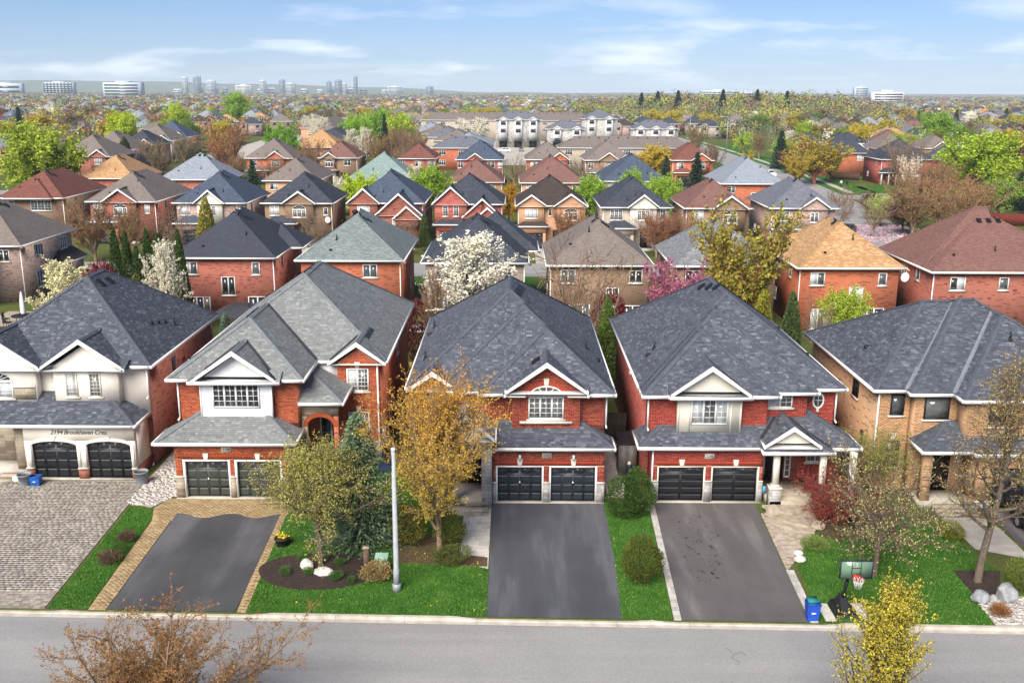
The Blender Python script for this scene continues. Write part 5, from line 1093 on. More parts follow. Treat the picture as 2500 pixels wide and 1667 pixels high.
for k, (rf, lab) in enumerate((('light', 'nearest blue grey roofed section of the stepped terrace'), ('taupe', 'first taupe roofed section of the stepped terrace'), ('mid', 'middle grey section of the stepped terrace'), ('taupe', 'second taupe roofed section of the stepped terrace'), ('light', 'farthest blue grey section of the stepped terrace'))):
    y = 285.4 + 24 * k; xo = -20.5 - 4.8 * k; town(lab, xo, xo + 15, y, y + 23.6, 5.9, .42, rf, BEIGE, 4, axis='y')
town('long taupe roofed terrace facing a row of gardens', 12.5, 51, 274, 288, 5.9, .42, 'taupe', BEIGE, 7)
town('three storey white townhouses with grey gables and black balconies', -7, 11, 380, 394, 10.4, .45, 'mid', GSTONE, 3, 3, gables=True)
town('white gabled townhouses beside the taupe terrace', 12.5, 28, 372, 386, 7.3, .45, 'mid', GSTONE, 2, 2, gables=True)
town('tall white townhouse block with dark balconies', 27.5, 42, 395, 412, 10.5, .45, 'mid', GSTONE, 2, 3, gables=True)
town('white gabled townhouses at the far end by the lamp posts', 45, 63, 375, 389, 7.4, .45, 'mid', GSTONE, 3, 2, gables=True)
town('long brown roofed terrace behind the white townhouses', -40, 36, 428, 444, 8.8, .4, 'taupe', BEIGE, 12)
town('pale roofed row of houses beside the parked cars', -66, -50, 312, 352, 5.9, .42, 'charcoal', BEIGE, 5, axis='y'); town('dark roofed row of houses behind the parked cars', -74, -60, 356, 396, 5.9, .42, 'taupe', BEIGE, 5, axis='y'); town('brown roofed row of houses up the blossom street', -86, -70, 400, 446, 6.2, .5, 'taupe', PEACH, 6, axis='y')
# streets behind
RDM = MATS['road_asphalt']; CON = MATS['concrete']
sheet('road', [(-120, 112.6), (46, 112.6), (46, 121.4), (-120, 121.4)], .004, RDM); sheet('road', [(-140, 201), (60, 201), (64, 210), (-140, 210)], .004, RDM)
art = [(42, 110, 14), (50, 135, 15), (54.5, 155, 16), (60, 185, 15), (64.5, 212, 12), (68, 245, 11), (69.5, 300, 12), (71, 360, 13), (73, 470, 13)]
m = MB(); m2 = MB(); m3 = MB()
for (x, y, a), (x2, y2, b) in zip(art, art[1:]):
    m.poly([(x - a / 2, y, .008), (x + a / 2, y, .008), (x2 + b / 2, y2, .008), (x2 - b / 2, y2, .008)])
    if y >= 212: m2.poly([(x + a / 2 + 2.2, y, .012), (x + a / 2 + 3.8, y, .012), (x2 + b / 2 + 3.8, y2, .012), (x2 + b / 2 + 2.2, y2, .012)]); m3.poly([(x + a / 2, y, .004), (x + a / 2 + 9, y, .004), (x2 + b / 2 + 9, y2, .004), (x2 + b / 2, y2, .004)]); m3.poly([(x - a / 2 - 5, y, .004), (x - a / 2, y, .004), (x2 - b / 2, y2, .004), (x2 - b / 2 - 5, y2, .004)])
m.build('road', RDM, kind='structure'); m2.build('pavement', CON, kind='structure'); m3.build('verge', LAWN, kind='structure')
sheet('road', [(64, 199), (150, 196), (150, 205.6), (66, 208)], .012, RDM); sheet('pavement', [(75, 209), (150, 207.5), (150, 208.9), (75, 210.4)], .012, CON); sheet('lawn', [(79, 210.5), (120, 209), (120, 229), (86, 231), (79, 226)], .004, LAWN)
sheet('road', [(-24, 289), (62, 289), (62, 432), (-24, 432)], .002, CON); sheet('road', [(-100, 300), (-84, 300), (-96, 480), (-112, 480)], .006, CON); sheet('road', [(-92, 392), (-50, 396), (-48, 404), (-92, 402)], .012, CON)
for a in (-30.3, -18, -9.5, 2, 12.6, 25): sheet('driveway', [(a + 1, 121.5), (a + 4.5, 121.5), (a + 4.5, 133.5), (a + 1, 133.5)], .005, CON)
sheet('driveway', [(-9.6, 98), (-8.2, 98), (-8.2, 112.5), (-9.6, 112.5)], .006, CON); sheet('lawn', [(-11.5, 103.5), (2.5, 103.5), (2.5, 112.3), (-11.5, 112.3)], .002, LAWN); sheet('driveway', [(-9.2, 102), (-4.5, 102), (-4.5, 112.4), (-9.2, 112.4)], .01, CON)
# fences between the gardens
def fence(label, p, q, hgt=1.8, mat='wood_fence', board=.14, group='garden fences'):
    f = thing('wood_fence', label, 'fence', (p[0], p[1], 0), group); d = Vector((q[0] - p[0], q[1] - p[1])); ln = d.length; d.normalize(); n = Vector((-d.y, d.x)); nb = int(ln / board); me = None
    for i in range(nb):
        if me is None: b = MB(); b.box(0, board - .012, -.012, .012, .05, hgt); me = mesh_np('board', b.v, b.f, [MATS[mat]])
        o = link('board', me, f); o.matrix_parent_inverse = Matrix(); o.location = (d.x * board * i, d.y * board * i, rnd.uniform(-.02, .02)); o.rotation_euler = (0, 0, math.atan2(d.y, d.x))
    for z in (.4, hgt - .3): b = MB(); b.beam((p[0] + n.x * .03, p[1] + n.y * .03, z), (q[0] + n.x * .03, q[1] + n.y * .03, z), .03, .09); b.build('rail', MATS[mat], f)
    for i in range(int(ln / 2.4) + 1): c = (p[0] + d.x * 2.4 * i + n.x * .09, p[1] + d.y * 2.4 * i + n.y * .09); b = MB(); b.box(c[0] - .05, c[0] + .05, c[1] - .05, c[1] + .05, 0, hgt + .08); b.build('post', MATS[mat], f)
fence('dark wooden side gate fence between the two middle houses', (5.05, 57.2), (7.2, 57.2), 1.9, 'wood_dark')
fence('brown wooden fence behind the white parasol', (-48, 79), (-37.5, 79), 1.9)
fence('brown wooden fence by the dark cedar', (19.0, 66.5), (23.5, 66.5), 1.8)
fence('wooden fence behind the orange brick house', (-7.0, 66), (-5.7, 66), 1.8, 'wood_dark')
fence('red brown board fence in the grass past the orange trees', (78, 160), (92, 158), 2.0, 'fence_red') if plain('fence_red', '6e2a20', .85, noise=.25) else None
fence('brown fence along the verge of the wide road', (80, 247), (86, 243), 1.8)
# ------------------------------------------------------------------ trees
def nrm(a): return a / np.maximum(np.linalg.norm(a, axis=-1, keepdims=True), 1e-9)
def run(rg, st, d, ln, n, jit, trop):
    P = len(st); X = np.zeros((P, n, 3)); D = np.zeros((P, n, 3)); X[:, 0] = st; d = nrm(d); D[:, 0] = d
    for k in range(1, n):
        d = nrm(d + rg.normal(0, jit, (P, 3)) + np.array([0, 0, trop])); X[:, k] = X[:, k - 1] + d * (ln / (n - 1))[:, None]; D[:, k] = d
    return X, D
SHAPE = {'round': lambda t: np.sin(np.pi * (0.22 + 0.68 * t)), 'cone': lambda t: 1.05 - t, 'vase': lambda t: 0.65 + 0.35 * t, 'flat': lambda t: np.ones_like(t), 'egg': lambda t: np.sin(np.pi * (0.35 + 0.6 * t))}
def grow(rg, H, r0, trunk, levels, lean=(0, 0)):
    """trunk: (length share, points, jitter); level: children, t0, t1, angle, spread, length share of H, shape, points, jitter, upward pull"""
    X, D = run(rg, np.zeros((1, 3)), np.array([[lean[0], lean[1], 1.0]]), np.array([H * trunk[0]]), trunk[1], trunk[2], 0.02)
    rad = r0 * np.linspace(1, trunk[3] if len(trunk) > 3 else .25, trunk[1])[None]; out = [(X, rad)]; rr = np.array([r0])
    for (nc, t0, t1, ang, sp, lf, shp, n, jit, trop) in levels:
        P, m = X.shape[:2]; C = P * nc; par = np.repeat(np.arange(P), nc)
        t = t0 + (t1 - t0) * ((np.tile(np.arange(nc), P) + rg.uniform(.1, .9, C)) / nc); f = t * (m - 1); i = np.minimum(f.astype(int), m - 2); fr = (f - i)[:, None]
        st = X[par, i] * (1 - fr) + X[par, i + 1] * fr; tg = nrm(D[par, i + 1]); ref = np.where(np.abs(tg[:, 2:3]) > .9, np.array([[1., 0, 0]]), np.array([[0, 0, 1.]]))
        a = nrm(np.cross(tg, ref)); b = np.cross(tg, a); az = np.tile(np.arange(nc), P) * 2.4 + rg.uniform(0, 6.28, P)[par] + rg.normal(0, .4, C); an = rg.normal(ang, sp, C)
        d = np.cos(an)[:, None] * tg + np.sin(an)[:, None] * (np.cos(az)[:, None] * a + np.sin(az)[:, None] * b)
        ln = H * lf * SHAPE[shp]((t - t0) / max(1e-6, t1 - t0)) * rg.uniform(.7, 1.2, C)
        pr = rad[par, i]; r1 = np.minimum(pr * .62, .035 * ln + .004)
        X, D = run(rg, st, d, ln, n, jit, trop); rad = r1[:, None] * np.linspace(1, .3, n)[None]; out.append((X, rad))
    return out
def tubes(br, sides, rmin=0.004):
    V = []; F = []; o = 0
    for (X, r), s in zip(br, sides):
        P, n = X.shape[:2]; d = np.gradient(X, axis=1); d = nrm(d); ref = np.where(np.abs(d[..., 2:3]) > .9, np.array([1., 0, 0]), np.array([0, 0, 1.])); a = nrm(np.cross(d, ref)); b = np.cross(d, a)
        g = np.arange(s) * 2 * np.pi / s; rr = np.maximum(r, rmin)[..., None, None]
        v = X[:, :, None] + rr * (np.cos(g)[None, None, :, None] * a[:, :, None] + np.sin(g)[None, None, :, None] * b[:, :, None]); V.append(v.reshape(-1, 3))
        p, i, k = np.meshgrid(np.arange(P), np.arange(n - 1), np.arange(s), indexing='ij'); k2 = (k + 1) % s; base = o + p * n * s
        F.append(np.stack([base + i * s + k, base + i * s + k2, base + (i + 1) * s + k2, base + (i + 1) * s + k], -1).reshape(-1, 4)); o += P * n * s
    return np.concatenate(V), np.concatenate(F)
def quads(rg, pts, size, aspect=.6, along=None, up=0.0):
    n = len(pts); u = nrm(rg.normal(0, 1, (n, 3))) if along is None else nrm(along + rg.normal(0, .35, (n, 3))); w_ = rg.normal(0, 1, (n, 3)); w_[:, 2] += up; v = nrm(np.cross(u, w_)); s = (size * rg.uniform(.6, 1.35, n))[:, None]
    c = np.stack([pts - u * s * .5, pts + v * s * aspect * .5, pts + u * s * .5, pts - v * s * aspect * .5], 1)
    return c.reshape(-1, 3), np.arange(4 * n).reshape(-1, 4)
def along(rg, br, per, t0=.2, spread=0.0):
    X, _ = br; P, n = X.shape[:2]; par = np.repeat(np.arange(P), per); f = rg.uniform(t0, 1, P * per) * (n - 1); i = np.minimum(f.astype(int), n - 2); fr = (f - i)[:, None]
    return X[par, i] * (1 - fr) + X[par, i + 1] * fr + rg.normal(0, spread, (P * per, 3)), nrm(X[par, i + 1] - X[par, i])
def tree_meshes(name, seed, H, spec):
    rg = np.random.default_rng(seed); br = grow(rg, H, spec['r'], spec['trunk'], spec['levels'], spec.get('lean', (0, 0)))
    top = max(b[0][..., 2].max() for b in br); pts = np.concatenate([b[0].reshape(-1, 3) for b in br]); rad = np.percentile(np.hypot(pts[:, 0], pts[:, 1]), 97)
    k = np.array([spec['R'] / rad] * 2 + [H / top]) if spec.get('R') else np.array([H / top] * 3); br = [(x * k, r) for x, r in br]
    sides = [8, 5, 4, 3, 3][:len(br)]; V, F = tubes(br, sides, spec.get('rmin', .005)); wood = mesh_np(name + '_wood', V, F, [spec.get('bark', BARK)], smooth=True)
    crown = None
    if spec.get('per'):
        P, A = along(rg, br[-1], spec['per'], spec.get('t0', .2), spec.get('spread', .03)); Q = [P]; L = [A]
        if spec.get('per2'): p, a = along(rg, br[-2], spec['per2'], .35, spec.get('spread', .03)); Q.append(p); L.append(a)
        P = np.concatenate(Q); A = np.concatenate(L); v, f = quads(rg, P, spec['leaf'], spec.get('aspect', .6), A if spec.get('dir') else None, spec.get('up', 0))
        # leaves low and inside are older, those at the tips newer: tint by chance, in drifts
        t = np.clip(rg.normal(.5, .22, len(P)) + .16 * np.sin(P[:, 0] * 2.1 + P[:, 2] * 1.7) * np.cos(P[:, 1] * 2.3 - P[:, 2]), 0, 1)
        crown = mesh_np(name + '_crown', v, f, [spec.get('leafmat', LEAF)], tint=t)
        if spec.get('warm'):
            a0, a1 = spec['warm']; wv = np.clip((P[:, 2] / H - a0) / (a1 - a0), 0, 1) * rg.uniform(.5, 1, len(P)); at = crown.attributes.new('warm', 'FLOAT', 'FACE'); at.data.foreach_set('value', wv.astype(np.float32))
    return wood, crown
def put_tree(name, label, meshes, x, y, z=0, sc_=1.0, rot=0.0, colour=(.2, .3, .05), group=None, cat='tree', sz=None, gain=1.0):
    t = thing(name, label, cat, (x, y, z), group); t.rotation_euler = (0, 0, rot); t.scale = (sc_, sc_, sz or sc_)
    for nm, me in zip(('trunk', 'crown'), meshes):
        if me is None: continue
        o = bpy.data.objects.new(nm, me); col.objects.link(o); o.parent = t; o.color = tuple(min(1, c * gain) for c in lin(colour)[:3]) + (1,)
    return t
# -- the trees in front, each grown for its place
def spec(**k): return k
ochre = spec(R=3.05, warm=(.35, .9), r=.15, trunk=(.45, 8, .03, .55), levels=[(20, .14, 1, .74, .16, .42, 'egg', 7, .09, .06), (13, .12, 1, .6, .18, .16, 'vase', 5, .12, .05), (9, .12, 1, .65, .2, .062, 'flat', 4, .14, .02)], per=15, per2=8, leaf=.09, spread=.055, bark=TWIG, t0=.1)
put_tree('maple_tree', 'ochre and orange budding maple standing in front of the middle house', tree_meshes('ochre_maple', 11, 10.0, ochre), -3.4, 42.2, colour='c6ac4c')
pale = spec(R=3.3, r=.15, trunk=(.62, 9, .04, .35), levels=[(26, .3, 1, 1.2, .16, .46, 'cone', 7, .07, .02), (11, .15, 1, .65, .18, .15, 'vase', 5, .12, .02), (8, .2, 1, .7, .2, .06, 'flat', 4, .15, .02)], per=7, per2=3, leaf=.075, spread=.05, t0=.2)
put_tree('budding_tree', 'pale yellow budding tree in the oval mulch bed beside the lamp post', tree_meshes('pale_tree', 5, 6.9, pale), -8.75, 40.7, colour='b8b45a')
sparse = spec(R=3.3, r=.13, trunk=(.42, 8, .03, .5), lean=(.06, 0), levels=[(13, .36, 1, 1.0, .2, .56, 'egg', 8, .09, .03), (11, .2, 1, .7, .2, .2, 'vase', 5, .14, .03), (9, .25, 1, .7, .25, .075, 'flat', 4, .16, .02)], per=4, leaf=.07, spread=.025, bark=BARK, t0=.3)
put_tree('budding_tree', 'sparse forked budding tree on the lawn behind the basketball hoop', tree_meshes('sparse_tree', 8, 6.6, sparse), 16.5, 40.0, colour='c4b878')
sparse2 = spec(R=2.9, r=.19, trunk=(.85, 10, .05, .2), lean=(.08, 0), levels=[(26, .24, 1, 1.0, .2, .34, 'cone', 8, .1, .05), (11, .2, 1, .65, .2, .12, 'vase', 5, .14, .04), (9, .25, 1, .7, .25, .05, 'flat', 4, .16, .02)], per=4, leaf=.07, spread=.025, bark=BARK, t0=.3)
put_tree('budding_tree', 'tall leaning grey trunk tree in the square mulch bed', tree_meshes('leaning_tree', 21, 11.0, sparse2), 20.9, 39.4, colour='c0aa68')
fgl = spec(R=3.9, warm=(-.4, .9), r=.12, trunk=(.35, 6, .04, .7), levels=[(24, .2, 1, .6, .2, .75, 'egg', 8, .06, .07), (13, .2, 1, .55, .2, .22, 'vase', 6, .1, .06), (8, .2, 1, .6, .2, .08, 'flat', 4, .14, .03)], per=14, per2=5, leaf=.07, spread=.04, bark=TWIG, t0=.2)
ms = tree_meshes('street_tree', 31, 6.6, fgl)
put_tree('street_tree', 'maroon and yellow budding tree on the near side of the street', ms, -11.5, 27.4, -.1, colour='9c8252')
fgr = spec(R=1.45, r=.09, trunk=(.9, 9, .02, .2), levels=[(34, .06, .97, .4, .1, .42, 'cone', 8, .04, .08), (12, .1, 1, .42, .12, .14, 'vase', 5, .08, .07), (6, .2, 1, .6, .2, .04, 'flat', 3, .1, .03)], per=8, per2=3, leaf=.07, spread=.025, bark=BARKD, t0=.1)
put_tree('columnar_tree', 'narrow upright yellow green tree beside the street at the lower edge', tree_meshes('columnar', 41, 7.2, fgr), 11.75, 27.0, -.1, colour='ccbd4a')
# conifers and shrubs
def spruce_meshes(name, seed, H, rb, n=1500, leaf=.2, bark=BARKD, droop=-.25, mat=None):
    rg = np.random.default_rng(seed); t = rg.uniform(.02, .99, n) ** 1.15; t.sort(); az = np.arange(n) * 2.39996 + rg.normal(0, .2, n); L = rb * (1 - t) ** .82 * rg.uniform(.72, 1.08, n) + .08
    k = 9; s = np.linspace(.25, 1, k); r = L[:, None] * s[None]; z = (H * t)[:, None] + r * droop * (1 - .5 * s[None]) + .12 * r * s[None] ** 2
    P = np.stack([r * np.cos(az)[:, None], r * np.sin(az)[:, None], z], -1).reshape(-1, 3) + rg.normal(0, .03, (n * k, 3)); P[:, 2] = np.maximum(P[:, 2], .05)
    A = np.repeat(np.stack([np.cos(az), np.sin(az), np.full(n, droop * .6)], -1), k, 0)
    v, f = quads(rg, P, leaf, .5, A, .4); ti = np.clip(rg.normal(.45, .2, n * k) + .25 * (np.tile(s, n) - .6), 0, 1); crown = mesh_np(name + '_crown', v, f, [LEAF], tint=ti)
    m = MB(); m.lathe((0, 0, 0), [(rb * .07 + .03, 0), (.02, H * .97)], 7); return mesh_np(name + '_wood', m.v, m.f, [bark]), crown
def bush_meshes(name, seed, rx, rz, n=3000, leaf=.09, lumps=7, stems=6, shell=.55, column=False):
    rg = np.random.default_rng(seed); d = nrm(rg.normal(0, 1, (n, 3))); r = rg.uniform(shell, 1, n) ** .6; lc = nrm(rg.normal(0, 1, (lumps, 3)))
    bump_ = np.max(d @ lc.T, axis=1); r = r * (.72 + .36 * np.clip(bump_, 0, 1) ** 3)
    P = d * r[:, None] * np.array([rx, rx, rz]); P[:, 2] += rz
    if column:
        q = np.clip(P[:, 2] / (2 * rz), 0, 1); k = np.where(q < .25, .75 + q, (1.02 - q) ** .6 * 1.15); P[:, 2] = q * 2 * rz
        rho = np.sqrt(rg.uniform(shell, 1, n)) * rx * k * (1 + .1 * np.sin(3 * np.arctan2(d[:, 1], d[:, 0]) + 6 * q)); P[:, 0] = rho * d[:, 0] / np.hypot(d[:, 0], d[:, 1]); P[:, 1] = rho * d[:, 1] / np.hypot(d[:, 0], d[:, 1])
    P[:, 2] = np.maximum(P[:, 2], .04)
    v, f = quads(rg, P, leaf, .55, np.tile([[0, 0, 1.]], (n, 1)) * .8 + d * .5, 0); t = np.clip(rg.normal(.5, .2, n) + .2 * (r - .8) + .1 * np.sin(P[:, 0] * 5) * np.cos(P[:, 1] * 5), 0, 1)
    crown = mesh_np(name + '_crown', v, f, [LEAF], tint=t)
    X = [np.array([0, 0, 0.])[None] + np.zeros((stems, 3))]; dirs = nrm(np.concatenate([rg.normal(0, .5, (stems, 2)), np.ones((stems, 1))], 1)); br, _ = run(rg, X[0], dirs, np.full(stems, rz * 1.6), 5, .1, .02)
    V, F = tubes([(br, np.full((stems, 5), .02) * np.linspace(1, .4, 5))], [4]); return mesh_np(name + '_wood', V, F, [BARKD]), crown
put_tree('blue_spruce', 'large blue green spruce behind the pale budding tree', spruce_meshes('blue_spruce', 3, 6.6, 2.5, 1600, .18), -7.3, 43.2, colour='74886a')
bA = bush_meshes('bush_a', 4, 1.0, 1.25, 3600, .10); bB = bush_meshes('bush_b', 9, 1.0, 1.0, 3200, .10, 9); bC = bush_meshes('bush_c', 12, 1.0, .6, 2600, .08, 10); bD = bush_meshes('bush_d', 14, 1.0, .55, 1500, .12, 6, shell=.2)
put_tree('juniper_shrub', 'dark green upright shrub next to the garage of the middle house', bA, 5.75, 45.9, sc_=1.02, colour='3f5a24', cat='shrub'); put_tree('juniper_shrub', 'second dark green shrub leaning on the first beside the grey edging', bA, 6.55, 46.3, sc_=.98, rot=2.1, colour='44602a', cat='shrub', sz=1.08)
put_tree('juniper_shrub', 'green shrub with rusty orange tips between the two asphalt drives', bB, 5.85, 39.1, sc_=1.0, rot=1, colour='5d6427', cat='shrub', sz=1.15)
for i, (lab, x, y, s, sz, c) in enumerate((('olive yew shrub left of the ochre maple trunk', -4.9, 42.7, .95, 1.05, '6d6a2c'), ('olive yew shrub between the maple trunk and the flagstone walk', -2.95, 42.6, .85, .95, '646a2b'), ('low green spreading shrub below the ochre maple', -2.75, 41.0, 1.0, .7, '5f6a30'))): put_tree('yew_shrub', lab, bB if i < 2 else bC, x, y, sc_=s, sz=sz, rot=i, colour=c, cat='shrub')
put_tree('hydrangea_shrub', 'brown dormant shrub in the grass strip nearer the garage', bD, -18.6, 43.0, sc_=.55, colour='6b5446', cat='shrub'); put_tree('hydrangea_shrub', 'brown dormant shrub in the grass strip nearer the kerb', bD, -18.55, 40.8, sc_=.62, rot=1.4, colour='705a4a', cat='shrub'); put_tree('green_plant', 'small green plant between the two dormant shrubs', bC, -18.5, 41.9, sc_=.42, colour='4a6a2c', cat='plant')
put_tree('grass_clump', 'dry straw coloured clump around the green utility box', bD, -6.0, 39.3, sc_=.85, colour='a08a5c', cat='plant'); put_tree('grass_clump', 'rust coloured dry clump on the gravel bed', bD, 20.5, 36.5, sc_=.5, colour='9a6a3c', cat='plant')
for i, (lab, x, y, s) in enumerate((('leafy perennial at the near end of the oval bed', -10.2, 39.7, .34), ('leafy perennial between the two white rocks', -9.15, 39.75, .3), ('leafy perennial right of the front white rock', -7.8, 39.3, .36), ('small perennial at the right rim of the oval bed', -7.1, 39.0, .26), ('perennial behind the left white rock', -9.7, 41.1, .3), ('perennial beside the pale tree trunk', -7.9, 40.7, .28))): put_tree('perennial_plant', lab, bC, x, y, .03, s, i, '4f7a30', cat='plant', group='perennials in the oval bed')
put_tree('evergreen_shrub', 'yellow green low shrub by the house steps on the lawn corner', bC, 21.6, 43.7, sc_=.75, colour='8d8f32', cat='shrub'); put_tree('evergreen_shrub', 'dark feathery shrub at the picture edge beside the boulders', bC, 22.6, 38.7, sc_=1.0, sz=1.2, colour='6f7a35', cat='shrub')
put_tree('green_plant', 'pale green ground cover beside the stone walk', bC, 14.6, 42.7, sc_=.9, sz=.35, colour='7f8f4a', cat='plant')
jm = spec(R=2.0, r=.10, trunk=(.22, 5, .05, .8), levels=[(14, .3, 1, 1.0, .25, .62, 'flat', 8, .12, .02), (12, .15, 1, .8, .25, .26, 'vase', 5, .16, -.03), (9, .2, 1, .8, .25, .10, 'flat', 4, .18, -.05)], per=9, per2=4, leaf=.07, spread=.03, bark=TWIGR, t0=.2)
put_tree('japanese_maple', 'dome of fine dark red maple leaves beside the porch steps', tree_meshes('japanese_maple', 15, 3.1, jm), 16.6, 45.6, colour='8a3c38')
yg = spec(R=2.3, r=.08, trunk=(.4, 6, .05, .6), levels=[(12, .2, 1, .6, .2, .6, 'egg', 7, .1, .05), (9, .2, 1, .65, .2, .22, 'vase', 5, .14, .02), (6, .2, 1, .7, .2, .08, 'flat', 4, .16, .02)], per=7, per2=3, leaf=.085, spread=.03, bark=TWIG)
ygm = tree_meshes('yellow_green', 17, 4.8, yg)
put_tree('budding_tree', 'bushy yellow green tree between the scarlet house and the buff house', ygm, 19.6, 47.9, colour='8d9440')

# -- prototypes shared by the trees behind
leafy = spec(R=3.9, r=.28, trunk=(.5, 7, .04, .5), levels=[(14, .3, 1, .85, .2, .42, 'egg', 6, .1, .05), (10, .2, 1, .75, .2, .2, 'vase', 5, .14, .03), (7, .2, 1, .75, .25, .085, 'flat', 3, .16, 0)], per=16, leaf=.25, spread=.17, rmin=.012, bark=BARKD, aspect=.75)
vase = spec(R=3.2, r=.2, trunk=(.28, 6, .04, .7), levels=[(15, .35, 1, .46, .14, .66, 'flat', 7, .06, .04), (12, .2, 1, .5, .18, .22, 'vase', 5, .1, .05), (7, .2, 1, .55, .2, .085, 'flat', 3, .12, .03)], per=9, leaf=.21, spread=.07, rmin=.012, bark=TWIGR)
bare = spec(R=4.2, r=.2, trunk=(.3, 6, .06, .7), levels=[(8, .4, 1, .75, .15, .6, 'flat', 8, .12, .04), (8, .2, 1, .65, .2, .28, 'vase', 6, .16, .04), (8, .15, 1, .65, .25, .12, 'flat', 4, .2, .02)], per=0, rmin=.024, bark=TWIG)
pear = spec(R=2.6, r=.16, trunk=(.75, 7, .03, .25), levels=[(18, .16, 1, .55, .12, .42, 'cone', 7, .06, .07), (9, .15, 1, .5, .18, .15, 'vase', 5, .1, .05), (5, .1, 1, .6, .2, .05, 'flat', 3, .12, .03)], per=22, per2=8, leaf=.125, aspect=.85, spread=.07, rmin=.01, bark=BARKD, leafmat=PETAL, t0=.05)
twiggy = dict(vase, per=5, leaf=.15, spread=.05, rmin=.018, bark=TWIG)
PR = dict(twiggy=[tree_meshes('twiggy_%s' % c, 64 + i, 9, twiggy) for i, c in enumerate('ab')], leafy=[tree_meshes('leafy_%s' % c, 50 + i, 9, leafy) for i, c in enumerate('abc')], vase=[tree_meshes('vase_%s' % c, 60 + i, 9, vase) for i, c in enumerate('ab')], bare=[tree_meshes('bare_%s' % c, 70 + i, 9, bare) for i, c in enumerate('ab')], pear=[tree_meshes('pear_%s' % c, 80 + i, 9, pear) for i, c in enumerate('ab')],
          spruce=[spruce_meshes('spruce_a', 90, 9, 2.2, 520, .42)], cedar=[bush_meshes('cedar_a', 91, 1.15, 4.5, 4200, .26, column=True)], bushy=[bush_meshes('bushy_a', 92, 1.6, 1.5, 2600, .2)])
WID = dict(twiggy=3.3, leafy=4.1, vase=3.3, bare=4.4, pear=2.7, spruce=2.2, cedar=1.15, bushy=1.6)
HT = dict(bushy=3.0)
tr = random.Random(5)
def spot(kind, label, x, y, hgt, rad, colour, name='budding_tree', v=None, group=None, cat='tree', z=0):
    if kind == 'vase' and any(q in label for q in ('orange', 'rust', 'brown', 'ochre', 'twiggy', 'tan ', 'grey bare')): kind = 'twiggy'
    P = PR[kind]; k = tr.randrange(len(P)) if v is None else v; H0 = HT.get(kind, 9.0)
    t = put_tree(name, label, P[k], x, y, z, 1, tr.uniform(0, 6.28), colour, group, cat, gain=1.3); s = rad / WID[kind]; t.scale = (s, s, hgt / H0); return t
LIME, YEL, ORG, GOLD, WHT, GRN, CED, SPR = '8ea03a', 'a69a3c', '9a6a40', 'a5822c', 'c4bfae', '6a8236', '46572a', '37493a'
gb = 'trees in the back gardens'
for a in ((('pear', 'round cream white blossom tree by the parasol patio', -34.9, 75, 8.6, 3.2, 'c2bc98', 'blossom_tree', 0)), ('bushy', 'dark red leafed maple behind the cream blossom tree', -35.4, 82, 7.4, 1.9, '6d3034', 'red_maple'), ('cedar', 'olive cone shaped cedar in front of the dark hedge', -29.6, 75, 7.2, 1.0, '5f6234', 'cedar_tree'), ('pear', 'slender white blossom tree beside the red brick wall', -29.4, 80, 9.2, 1.7, WHT, 'blossom_tree', 1),
          ('cedar', 'little blue green conifer between two grey roofs', -21.3, 70, 5.2, .8, '5d7360', 'cedar_tree'), ('vase', 'narrow rust brown budding tree left of the big white blossom', -6.0, 74, 8.6, 1.3, '7d5a40', 'budding_tree'), ('pear', 'big dense white blossom tree behind the middle house', -2.7, 76, 10.6, 4.4, 'cac6b8', 'blossom_tree', 1), ('bare', 'wide bare branched tree in front of the tan house', 5.2, 73, 11.4, 4.2, '8a7a60', 'bare_tree'),
          ('bushy', 'maroon shrub beside the white table roof', -7.4, 75, 5.6, 1.3, '5e2a2c', 'red_shrub'), ('bushy', 'crimson leafed shrub under the tan house wall', 8.2, 79, 5.4, 1.6, '742a34', 'red_shrub'), ('cedar', 'tall green column cedar between the middle house and its neighbour', 6.75, 66.6, 7.2, 1.05, '55682e', 'cedar_tree'), ('vase', 'pink blossoming redbud behind the middle roofs', 12.5, 77, 8.8, 2.9, 'a0627c', 'redbud_tree'),
          ('vase', 'tall yellow budding tree towering in front of the speckled grey roof', 19.5, 78, 13.6, 4.3, '928a3c', 'budding_tree', 1), ('cedar', 'golden green cedar behind the scarlet house', 19.1, 72, 6.7, 1.2, '7d7a2c', 'cedar_tree'), ('cedar', 'dark green cedar beside the orange roofed house', 20.7, 70, 7.0, 1.0, '4a5a34', 'cedar_tree'), ('leafy', 'small fresh lime tree against the orange brick wall', 27.1, 77, 6.2, 1.9, '96a63c', 'lime_tree'),
          ('bare', 'thin bare tree in front of the white curtained windows', 24.3, 75, 6.4, 1.4, '5a4a3c', 'bare_tree'), ('bushy', 'clipped green shrub under the dark red brick wall', 38.6, 73, 3.2, 1.2, '56652c', 'round_shrub')):
    spot(*a[:7], name=a[7], v=a[8] if len(a) > 8 else None, group=gb, cat='tree' if 'shrub' not in a[7] else 'shrub')
for i in range(7): spot('cedar', '%s dark green cedar of the tall hedge counted from the red maple' % ('first', 'second', 'third', 'fourth', 'fifth', 'sixth', 'last')[i], -35.2 + .95 * i, 85 + .2 * (i % 2), 9.4 - .7 * (i % 3) + .3 * math.sin(i * 2), .85, '3a4f22', 'hedge_cedar', group='hedge of cedars')
gs_ = 'trees along the second street'
